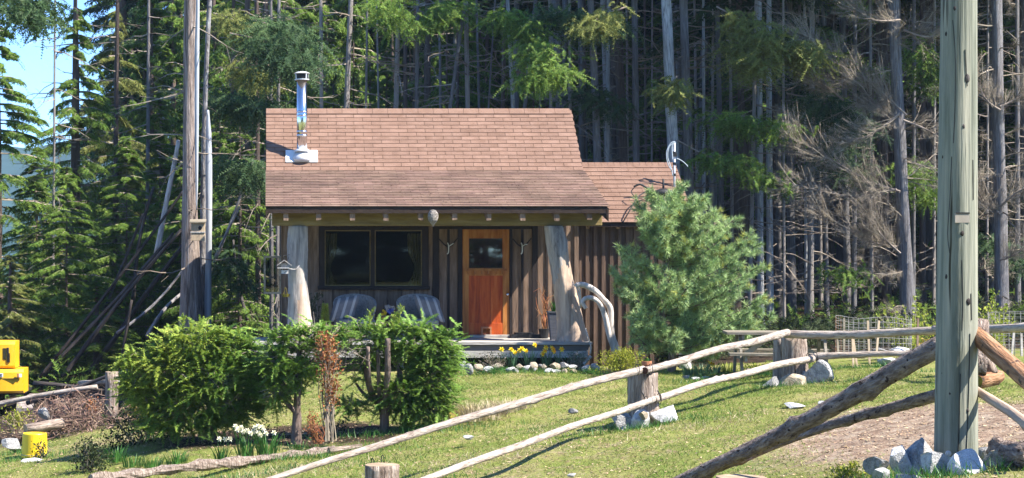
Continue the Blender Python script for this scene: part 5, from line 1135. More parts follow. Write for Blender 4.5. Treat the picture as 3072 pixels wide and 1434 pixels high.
leafy('red_twig_shrub', (962, 1325), [(915, 965, 1240, 1325), (920, 950, 1235, 1270)], 240, .035, 'red_leaf', 'little red twigged shrub low in the hedge gap', stems=22, stem_m='red_leaf', d=24.9)
leafy('dark_shrub', (430, 1360), [(330, 500, 1200, 1340), (300, 420, 1290, 1400), (420, 560, 1240, 1350)], 2600, .05, 'dark_leaf', 'dark shaded shrub spilling below the left hedge bush', stems=50, d=26.8)
leafy('dark_shrub', (255, 1400), [(215, 330, 1340, 1425), (240, 300, 1320, 1390)], 1200, .045, 'dark_leaf', 'low dark shrub near the left end of the edging log', stems=30, d=24.6)
leafy('ochre_shrub', (405, 1280), [(385, 435, 1210, 1275)], 130, .06, 'ochre_leaf', 'bright ochre leaves lit up beside the weathered post', stems=8, d=28.6)
leafy('red_twig_shrub', (265, 1245), [(245, 300, 1195, 1240)], 150, .035, 'red_leaf', 'red twigged shrub in front of the weathered post', stems=20, stem_m='red_leaf', d=31.5)
leafy('weedy_shrub', (50, 1290), [(0, 95, 1225, 1295)], 500, .05, 'gold_leaf', 'yellowing weeds in front of the excavator track', stems=50, stem_m='dry_grass', d=31.8)
leafy('spruce_seedling', (118, 1372), [(98, 142, 1320, 1372)], 120, .05, 'dark_leaf', 'dark little seedling in front of the yellow bucket', stems=20, stem_m='bark_brown', d=27.6)
leafy('dark_shrub', (1000, 1300), [(960, 1060, 1250, 1300), (700, 850, 1270, 1340)], 700, .04, 'dark_leaf', 'dark low growth in the shade under the hedge', stems=12, d=26.6)
leafy('golden_shrub', (1862, 1130), [(1800, 1930, 1060, 1128), (1815, 1915, 1052, 1110), (1840, 1900, 1045, 1090)], 4200, .038, 'gold_leaf', 'round golden green shrub at the corner of the porch', stems=60, stem_m='twig_brown', d=31.15, ws=.35)
leafy('golden_shrub', (2530, 1440), [(2490, 2590, 1400, 1445), (2550, 2570, 1385, 1410)], 900, .028, 'gold_leaf', 'small golden shrub at the bottom edge left of the pole rocks', stems=20, d=15.0, ws=.35)
leafy('heather_clump', (1480, 1098), [(1435, 1520, 1060, 1100)], 700, .03, 'dark_leaf', 'grey green herb clump left of the yellow daffodils', stems=60, stem_m='twig', d=32.6)
leafy('heather_clump', (1720, 1098), [(1690, 1760, 1055, 1098)], 600, .03, 'leaf_blue', 'grey green herb clump right of the yellow daffodils', stems=60, stem_m='twig', d=32.6)
leafy('ground_cover', (1500, 1115), [(1440, 1560, 1098, 1122), (1450, 1500, 1105, 1125)], 1100, .025, 'leaf_green', 'bright green ground cover below the border stones', stems=0, d=31.9)
leafy('ground_cover', (1775, 1115), [(1750, 1800, 1105, 1122)], 420, .025, 'leaf_green', 'green weeds left of the golden porch shrub', stems=0, d=31.8)
leafy('ground_cover', (1320, 1080), [(1290, 1410, 1060, 1112)], 700, .03, 'leaf_green', 'low greenery between the hedge and the deck front', stems=0, d=32.6)
leafy('rhododendron', (2000, 1100), [(1965, 2015, 1030, 1085), (1985, 2030, 1050, 1100)], 420, .08, 'dark_leaf', 'dark glossy shrub between the annex wall and the pine trunk', stems=12, d=33.6)
leafy('brown_shrub', (2130, 1060), [(2118, 2150, 1020, 1062)], 420, .04, 'red_leaf', 'brown leafed shrublet by the picnic table', stems=14, d=32.6)
leafy('bed_plants', (2120, 1085), [(2060, 2145, 1055, 1092)], 700, .035, 'leaf_green', 'low green bed plants behind the fence rail right of the pine', stems=20, d=32.2)
leafy('bed_plants', (2270, 1118), [(2205, 2330, 1092, 1122)], 800, .04, 'leaf_lime', 'lime green bed plants under the picnic table', stems=20, d=31.4)
leafy('ochre_shrub', (2800, 1062), [(2755, 2815, 1018, 1062)], 260, .05, 'ochre_leaf', 'ochre and pink leaves beside the wire cage post', stems=14, d=31.2)
for (px, w_, py0, lb) in ((2730, 190, 885, 'lime leafed currant bush with upright shoots left of the utility pole'), (2985, 150, 880, 'currant bush with pale yellow leaves right of the utility pole')):
    b = P(px, 1075, 31.9); t = thing('currant_bush', b, lb, 'bush', 'currant bushes'); T = []; S_ = []
    for i in range(34):
        x0 = rng.normal(0, w_ * .12); x1 = rng.uniform(-w_ / 2, w_ / 2); top = py0 + abs(x1) / w_ * 110 + rng.uniform(0, 90); dd = 31.9 + rng.normal(0, .25); k = 9
        pts = [np.array(P(px + x0 + (x1 - x0) * (u ** 1.3) + rng.normal(0, 1.5), 1075 + (top - 1075) * u, dd)) for u in np.linspace(0, 1, k)]
        for a_, c_ in zip(pts[:-1], pts[1:]): S_.append((a_, c_))
        for u in range(2, k):
            for _ in range(7):
                p = pts[u] + rng.normal(0, .02, 3) + np.array([0, 0, rng.uniform(-.05, .05)]); a_ = norm(rng.normal(0, 1, 3) + np.array([0, -.3, .5])); s_ = norm(np.cross(a_, rng.normal(0, 1, 3))); z_ = rng.uniform(.03, .06)
                T.append([p, p + a_ * z_ * .5 + s_ * z_ * .45, p + a_ * z_]); T.append([p, p + a_ * z_, p + a_ * z_ * .5 - s_ * z_ * .45])
    link('foliage', tri_mesh('foliage', np.array(T) - np.array(b), 'leaf_lime'), t); link('stems', tri_mesh('stems', thin_tubes(np.array(S_), .006, .005) - np.array(b), 'twig_brown'), t)
# daffodils
def daffodil_clump(name, px, py, d, n_leaf, h, spread, heads, m_leaf, m_pet, m_cup, label, hw=.045):
    b = P(px, py, d); t = thing(name, b, label, 'flowers', 'daffodil clumps' if heads else 'leafy bulb clumps'); stalk_leaves('leaves', b, n_leaf, h, spread, .016, m_leaf, t, .45)
    for (hx_, hy_) in heads:
        q = P(hx_, hy_, d - .08 + rnd.uniform(-.05, .05)); mb = MB()
        face = Vector((rnd.uniform(.1, .9), -1, rnd.uniform(.2, .6))).normalized(); sd = face.cross(Vector((0, 0, 1))).normalized(); u = sd.cross(face)
        for k in range(6):
            a = k * math.pi / 3 + rnd.uniform(-.1, .1); da = .42; e_ = lambda aa, r_: q + sd * (math.cos(aa) * r_) + u * (math.sin(aa) * r_)
            mb.add([q + face * .002 * k, e_(a - da, hw * .6) + face * .004, e_(a, hw) - face * .004, e_(a + da, hw * .6) + face * .004], [(0, 1, 2, 3)])
        st = mb.build('blossom', m_pet, t)
        cup = MB(); vs = [q + face * f_ + sd * (math.cos(k * .785) * r_) + u * (math.sin(k * .785) * r_) for f_, r_ in ((.004, hw * .28), (.035, hw * .42)) for k in range(8)]
        cup.add(vs, [(k, (k + 1) % 8, 8 + (k + 1) % 8, 8 + k) for k in range(8)] + [tuple(range(8))]).build('trumpet', m_cup, st)
        MB().tube(arc([q - face * .01, q - face * .04 + Vector((0, 0, -.02)), Vector((b.x + (q.x - b.x) * .5, b.y, b.z + .02))], 4), .005, 5).build('flower_stem', m_leaf, t)
daffodil_clump('yellow_daffodils', 1540, 1097, 32.35, 26, .26, .08, [(1505, 1048), (1534, 1049)], 'leaf_blue', 'petal_yellow', 'petal_yellow', 'clump of yellow daffodils furthest left in front of the deck', .055)
daffodil_clump('yellow_daffodils', 1590, 1095, 32.35, 34, .27, .10, [(1566, 1046), (1545, 1058), (1558, 1052), (1578, 1053), (1604, 1035)], 'leaf_blue', 'petal_yellow', 'petal_yellow', 'clump of yellow daffodils second from left with the tallest bloom', .055)
daffodil_clump('yellow_daffodils', 1641, 1098, 32.35, 30, .27, .09, [(1638, 1043), (1634, 1054), (1627, 1062), (1659, 1048), (1655, 1044), (1661, 1055)], 'leaf_blue', 'petal_yellow', 'petal_orange', 'clump of yellow daffodils with the crowded blooms, third from left', .055)
daffodil_clump('yellow_daffodils', 1675, 1090, 32.4, 14, .24, .05, [(1685, 1048)], 'leaf_blue', 'petal_yellow', 'petal_orange', 'single yellow daffodil at the right end of the row', .06)
daffodil_clump('cream_daffodils', 663, 1388, 24.2, 44, .26, .09, [(658, 1317), (676, 1318), (690, 1317)], 'leaf_green', 'petal_cream', 'petal_cream', 'left clump of cream daffodils below the hedge', .042)
daffodil_clump('cream_daffodils', 735, 1378, 24.2, 60, .34, .11, [(706, 1279), (718, 1285), (712, 1290), (730, 1295), (742, 1292), (752, 1300), (724, 1283)], 'leaf_green', 'petal_cream', 'petal_cream', 'middle clump of cream daffodils below the hedge', .042)
daffodil_clump('cream_daffodils', 800, 1375, 24.3, 70, .34, .13, [(765, 1283), (774, 1279), (786, 1281), (760, 1295), (775, 1298), (790, 1288), (798, 1300), (822, 1298), (782, 1306)], 'leaf_green', 'petal_cream', 'petal_cream', 'right clump of cream daffodils below the hedge', .042)
for px, py, d, h, n, lb in ((350, 1385, 25.2, .24, 60, 'bright green leaf tuft, leftmost below the dark shrub'), (400, 1400, 24.6, .18, 50, 'low green leaf tuft left of centre below the dark shrub'), (455, 1402, 24.4, .16, 50, 'low green leaf tuft just above the edging log'), (530, 1395, 24.6, .22, 60, 'bright green leaf tuft nearest the cream daffodils'), (900, 1350, 25, .12, 24, 'tiny grass tuft under the middle hedge trunk')):
    daffodil_clump('leaf_tuft', px, py, d, n, h, .14, [], 'leaf_green', 'petal_cream', 'petal_cream', lb)
for px, n, lb in ((2070, 60, 'dark strap leaf clump right beside the pine trunk'), (2105, 70, 'strap leaf clump in the middle under the fence rail'), (2140, 60, 'strap leaf clump nearest the picnic bench')):
    daffodil_clump('leaf_tuft', px, 1128, 31.2, n, .24, .13, [], 'leaf_blue', 'petal_cream', 'petal_cream', lb)
daffodil_clump('leaf_tuft', 2185, 1120, 31.4, 50, .22, .12, [(2130, 1090), (2138, 1092)], 'leaf_lime', 'petal_yellow', 'petal_orange', 'lime strap leaves left of the picnic table leg with two blooms')
for i, (px, w_) in enumerate(((1415, .13), (1470, .16), (1530, .14))):
    b = P(px, 1262 - i * 6, 26.4 + i * .3); t = stalk_leaves('dry_grass_tuft', b, 260, .30, w_ + .09, .010, 'dry_grass', None, .9); tag(t, 'straw coloured dry grass tuft, %s of three right of the mossy log' % ['nearest', 'middle one', 'furthest'][i], 'dry grass', 'dry grass tufts')
def scat_tufts():
    T = []
    for (px, py, d, n, sp) in ((1400, 1370, 22.3, 260, .6), (1150, 1420, 21.5, 160, .5), (760, 1420, 23, 200, .5), (960, 1405, 23, 160, .4), (1700, 1290, 24.2, 160, .4), (2130, 1300, 22.5, 160, .5)):
        c_ = np.array([X(px, d), d]); q = rng.normal(0, 1, (n, 2)) * np.array([sp, sp * .5]) + c_
        pp = np.stack([q[:, 0], q[:, 1], ground(q[:, 0], q[:, 1]) + bumps(q[:, 0], q[:, 1])], -1); T.append(blades(pp, .07, .008, 1.0))
    return np.concatenate(T)
tag(link('straw_grass', tri_mesh('straw_grass', scat_tufts(), 'dry_grass')), 'loose straw coloured grass in patches on the slope', 'dry grass', kind='stuff')
# terracotta pot on the stump
c = Vector((X(1940, 24.05), 24.05, Z(1118, 24))); t = thing('potted_succulent', c, 'small clay pot with a pale green succulent on the middle fence stump', 'potted plant')
MB().lathe(c, [(.042, 0), (.055, .095), (.065, .097), (.065, .145), (.055, .147), (.05, .13), (.01, .13)], 18).build('pot', 'terracotta', t)
stalk_leaves('foliage', c + Vector((0, 0, .13)), 26, .07, .035, .03, 'leaf_green', t, .7)
# white post behind the pine
t = link('weathered_post', log_mesh('weathered_post', .75, .105, .10, 'white_wood', seg=22, lump=.14, step=.06, m_end='white_wood'), None, P(2056, 1130, 33.4)); tag(t, 'bleached white post standing behind the pine trunk', 'post')

# pine
def pine():
    d = 32.1; b = P(2010, 1138, d); t = thing('pine_tree', b, 'bushy young white pine with soft blue green needles by the annex', 'tree')
    tk = arc([P(2005, 1140, d), P(2018, 1090, d), P(2012, 1030, d), P(1990, 960, d), P(1985, 880, d), P(2000, 800, d), P(2022, 720, d), P(2010, 650, d), P(1990, 590, d)], 5)
    MB().tube(tk, rr(.075, .012, len(tk)), 12, .15).build('trunk', 'bark_brown', t, smooth=True)
    ends = [(1845, 835), (1880, 750), (1925, 700), (1868, 890), (1905, 960), (1950, 880), (1905, 620), (1960, 590), (2055, 578), (2090, 625), (2120, 595), (2140, 640), (2190, 660), (2150, 720), (2230, 720), (2180, 770), (2245, 755), (2215, 810), (2260, 820),
            (2230, 870), (2280, 900), (2295, 960), (2250, 985), (2200, 1005), (2150, 1010), (2100, 1000), (2060, 960), (2110, 900), (2160, 930), (2200, 900), (2100, 830), (2050, 870), (2130, 800), (2050, 760), (2100, 720), (2060, 680), (1960, 660), (1900, 840), (1940, 800),
            (2000, 700), (1930, 930), (1880, 820), (1950, 750), (2030, 640), (2180, 850), (2080, 930), (2020, 1000), (1960, 980), (2000, 840), (2040, 900), (1985, 640), (1915, 1000), (2260, 940), (2010, 600)]
    P0 = []; DD = []; W_ = []; segs = []; tkn = np.array([p[:] for p in tk])
    for (x_, y_) in ends:
        for rep in range(2):
            dz = rng.uniform(-.75, .75) * (.35 if rep == 0 else 1); x_ = 2055 + (x_ - 2055) * .98; y_ = 810 + (y_ - 810) * .98; e_ = np.array(P(x_ + rng.normal(0, 12), y_ + rng.normal(0, 10), d + dz))
            tgt = e_ - np.array([0, 0, .12 + .25 * np.hypot(e_[0] - b.x, dz)]); s_ = tkn[np.argmin(np.abs(tkn[:, 2] - tgt[2]))]
            n = 8; prev = s_
            pts = [s_ + (e_ - s_) * u + np.array([0, 0, -.12 * math.sin(math.pi * u)]) for u in np.linspace(0, 1, n)]
            for a_, c_ in zip(pts[:-1], pts[1:]): segs.append((a_, c_))
            L = np.linalg.norm(e_ - s_)
            for u in np.arange(.22, 1.01, .11):
                p = s_ + (e_ - s_) * u + np.array([0, 0, -.12 * math.sin(math.pi * u)]); dm = norm(e_ - s_ + np.array([0, 0, .1]))
                for side in range(3):
                    dd = norm(dm + rng.normal(0, .75, 3) + np.array([0, 0, .15])) if u < .95 or side else dm; l_ = rng.uniform(.08, .2); q = p + dd * l_; segs.append((p, q)); P0.append(q); DD.append(dd)
                    P0.append(p + dd * l_ * .5); DD.append(dd)
    P0 = np.array(P0); DD = np.array(DD); n = len(P0); k = 38
    dirs = norm(DD[:, None, :] * .75 + norm(rng.normal(0, 1, (n, k, 3))) * .85); ln = rng.uniform(.075, .125, (n, k, 1)); sd = norm(np.cross(dirs, rng.normal(0, 1, (n, k, 3)))) * .0044
    pp = P0[:, None, :] + DD[:, None, :] * rng.uniform(-.05, .02, (n, k, 1)); T = np.stack([pp - sd, pp + sd, pp + dirs * ln], 2).reshape(-1, 3, 3) - np.array(b)
    sel = np.repeat(rng.random(n) < .07, k)
    link('needles', tri_mesh('needles', T[~sel], 'needle'), t); link('yellow_needles', tri_mesh('yellow_needles', T[sel], 'needle_yellow'), t)
    link('branches', tri_mesh('branches', thin_tubes(np.array(segs), .010, .006) - np.array(b), 'bark_brown'), t)
pine()

# ---------------------------------------------------------------- forest kit
def crown_mesh(name, z0, H, R, nb, m, nf=11, fl=.34, fw=.10, leaf_m=9, droop=.35, bw=.035, top=True, seedv=0, up=.1, hang=0.0, jit=.02, updroop=0.15):
    u = np.sort(rng.random(nb)); z = z0 + (H - z0) * u; az = rng.uniform(0, 6.283, nb); L = R * np.clip((1 - u) ** .75, .06, 1) * rng.uniform(.65, 1.2, nb) if top else R * rng.uniform(.5, 1.15, nb)
    D = np.stack([np.cos(az), np.sin(az), np.full(nb, up)], -1)
    ts = np.linspace(.22, 1.0, nf); P0 = []; DD = []; LL = []
    base = np.stack([az * 0, az * 0, z], -1)
    for t in ts:
        c = base + D * (L * t)[:, None]; c = c.copy(); c[:, 2] -= droop * L * t ** 2
        for s in (-1, 1):
            aa = az + s * rng.uniform(.5, 1.15, nb); d2 = np.stack([np.cos(aa), np.sin(aa), -updroop - hang * np.ones(nb) + rng.normal(0, .12, nb)], -1)
            P0.append(c); DD.append(d2); LL.append(fl * L / R * (1.15 - .6 * t) * rng.uniform(.6, 1.3, nb) + .06 * R / 2)
    c = base + D * (L * .9)[:, None]; c[:, 2] -= droop * L * .81; P0.append(c); DD.append(np.stack([np.cos(az), np.sin(az), -.4 - hang + az * 0], -1)); LL.append(fl * np.ones(nb) * .8)
    P0 = np.concatenate(P0); DD = norm(np.concatenate(DD)); LL = np.concatenate(LL)
    N = norm(np.array([0, 0, 1.0]) + rng.normal(0, .35, DD.shape))
    T = fronds(P0, DD, N, LL, fw, leaf_m, .25 + hang * .3, bw, jit, .5, True, .15 + hang * .5)
    me = tri_mesh(name, T, m)
    sg = np.stack([base, base + D * (L * .5)[:, None] - np.array([0, 0, 1]) * (droop * L * .25)[:, None]], 1); sg2 = np.stack([sg[:, 1], base + D * (L * .95)[:, None] - np.array([0, 0, 1]) * (droop * L * .9)[:, None]], 1)
    me2 = tri_mesh(name + '_limbs', np.concatenate([thin_tubes(sg, .028, .018), thin_tubes(sg2, .018, .006)]), 'twig')
    return me, me2
def dead_mesh(name, z0, z1, n, L, m, dense=0, upd=.15):
    z = rng.uniform(z0, z1, n); az = rng.uniform(0, 6.283, n); LL = L * rng.uniform(.3, 1.1, n); segs = []; r0 = []; r1 = []; Fp = []; Fd = []; Fl = []
    for i in range(n):
        d = np.array([math.cos(az[i]), math.sin(az[i]), rng.uniform(-.35, upd)]); p = np.array([0, 0, z[i]]); k = 5; d = norm(d)
        for j in range(k):
            q = p + d * LL[i] / k; segs.append((p, q)); rr_ = .016 * (1 - j / k) * (.6 + .5 * LL[i] / L) + .0035; r0.append(rr_); r1.append(rr_ * .8)
            if j >= 1 and rng.random() < .75:
                d3 = norm(d + rng.normal(0, .55, 3)); segs.append((q, q + d3 * LL[i] * .25)); r0.append(.006); r1.append(.003)
                if dense: Fp.append(q); Fd.append(d3); Fl.append(LL[i] * .42)
            if dense and j >= 1: Fp.append(p); Fd.append(d); Fl.append(LL[i] * .45)
            d = norm(d + rng.normal(0, .16, 3) + np.array([0, 0, -.03])); p = q
    T = [thin_tubes(np.array(segs), np.array(r0), np.array(r1))]
    if dense:
        Fp, Fd, Fl = map(np.array, (Fp, Fd, Fl)); Fp = np.repeat(Fp, dense, 0); Fl = np.repeat(Fl, dense) * rng.uniform(.5, 1.2, len(Fp)); Fd = norm(np.repeat(Fd, dense, 0) + rng.normal(0, .45, Fp.shape))
        T.append(fronds(Fp, Fd, norm(rng.normal(0, 1, Fd.shape)), Fl, .17, 9, .12, .007, .03, .8))
    return tri_mesh(name, np.concatenate(T), m)
TR = {}
def trunk_mesh(m, i, H=22):
    k = (m, i)
    if k not in TR:
        vs = []; seg = 12; N = 40; ph = rnd.uniform(0, 6); r = 1.0
        for j in range(N + 1):
            t = j / N; z = H * t; rr_ = (1 - .8 * t) * (1 + .35 * math.exp(-z / .5)) ; ox = .35 * math.sin(z * .45 + ph) + .12 * math.sin(z * 1.3 + ph * 2); oy = .3 * math.sin(z * .4 + ph * 1.7)
            if i == 0: ox *= .2; oy *= .2
            for q in range(seg):
                a = 6.2832 * q / seg; s = 1 + .06 * math.sin(3 * a + z) + .05 * math.sin(5 * a - z * 1.7) + rnd.uniform(-.05, .05); vs.append(((math.cos(a) * s * rr_ + ox), (math.sin(a) * s * rr_ + oy), z))
        fs = [(j * seg + q, j * seg + (q + 1) % seg, (j + 1) * seg + (q + 1) % seg, (j + 1) * seg + q) for j in range(N) for q in range(seg)]
        me = bpy.data.meshes.new('trunk'); me.from_pydata(vs, [], fs); me.materials.append(M[m]); me.polygons.foreach_set('use_smooth', [True] * len(fs)); TR[k] = me
    return TR[k]
HIGH = [crown_mesh('high_crown', 9.5, 23, 2.7, 80, 'fol_dark', nf=9, fl=.9, fw=.26, leaf_m=8, bw=.11, jit=.05) for _ in range(3)]
MID = [crown_mesh('mid_crown', 5.6, 20, 2.3, 80, 'fol_cedar' if i % 2 else 'fol_dark', nf=10, fl=.75, fw=.2, leaf_m=9, bw=.08, jit=.04, hang=.2) for i in range(3)]
FULL = [crown_mesh('full_crown', 0.8, 19, 2.9, 150, m, nf=11, fl=.75, fw=.17, leaf_m=9, bw=.07, jit=.04, hang=h_) for m, h_ in (('fol_cedar', .35), ('fol_dark', .25), ('fol_cedar', .2))]
NEARC = [crown_mesh('near_crown', .9, 11.2, 2.3, 115, m, nf=13, fl=.46, fw=.10, leaf_m=11, bw=.035, jit=.02, hang=h_) for m, h_ in (('fol_cedar', .6), ('fol_olive', .7), ('fol_cedar', .4))]
DEAD = [dead_mesh('dead_branches', .8, 10.5, 46, 1.3, 'twig') for _ in range(3)]
BROWN = [dead_mesh('brown_twigs', .4, 8.5, 36, 1.9, 'twig_brown', dense=2, upd=.35) for _ in range(3)]
def tree(name, x, y, r, bark, label, group=None, crown=None, dead=None, H=1.0, lean=(0, 0), cs=1.0, straight=1, cat='tree', zc=None, z=None):
    z0 = GZ(x, y) - .1 if z is None else z
    t = thing(name, (x, y, z0), label, cat, group); t.rotation_euler = (lean[1], lean[0], 0)
    o = link('trunk', trunk_mesh(bark, 0 if straight else rnd.choice((1, 2)), ), t); o.scale = (r, r, H); o.rotation_euler = (0, 0, rnd.uniform(0, 6.28))
    if crown is not None:
        a = rnd.uniform(0, 6.28)
        for me_, nm in zip(crown, ('crown', 'limbs')):
            o = link(nm, me_, t); o.rotation_euler = (0, 0, a); o.scale = (cs, cs, zc if zc else H)
    if dead is not None: o = link('dead_branches', dead, t); o.rotation_euler = (0, 0, rnd.uniform(0, 6.28)); o.scale = (1, 1, 1)
    return t
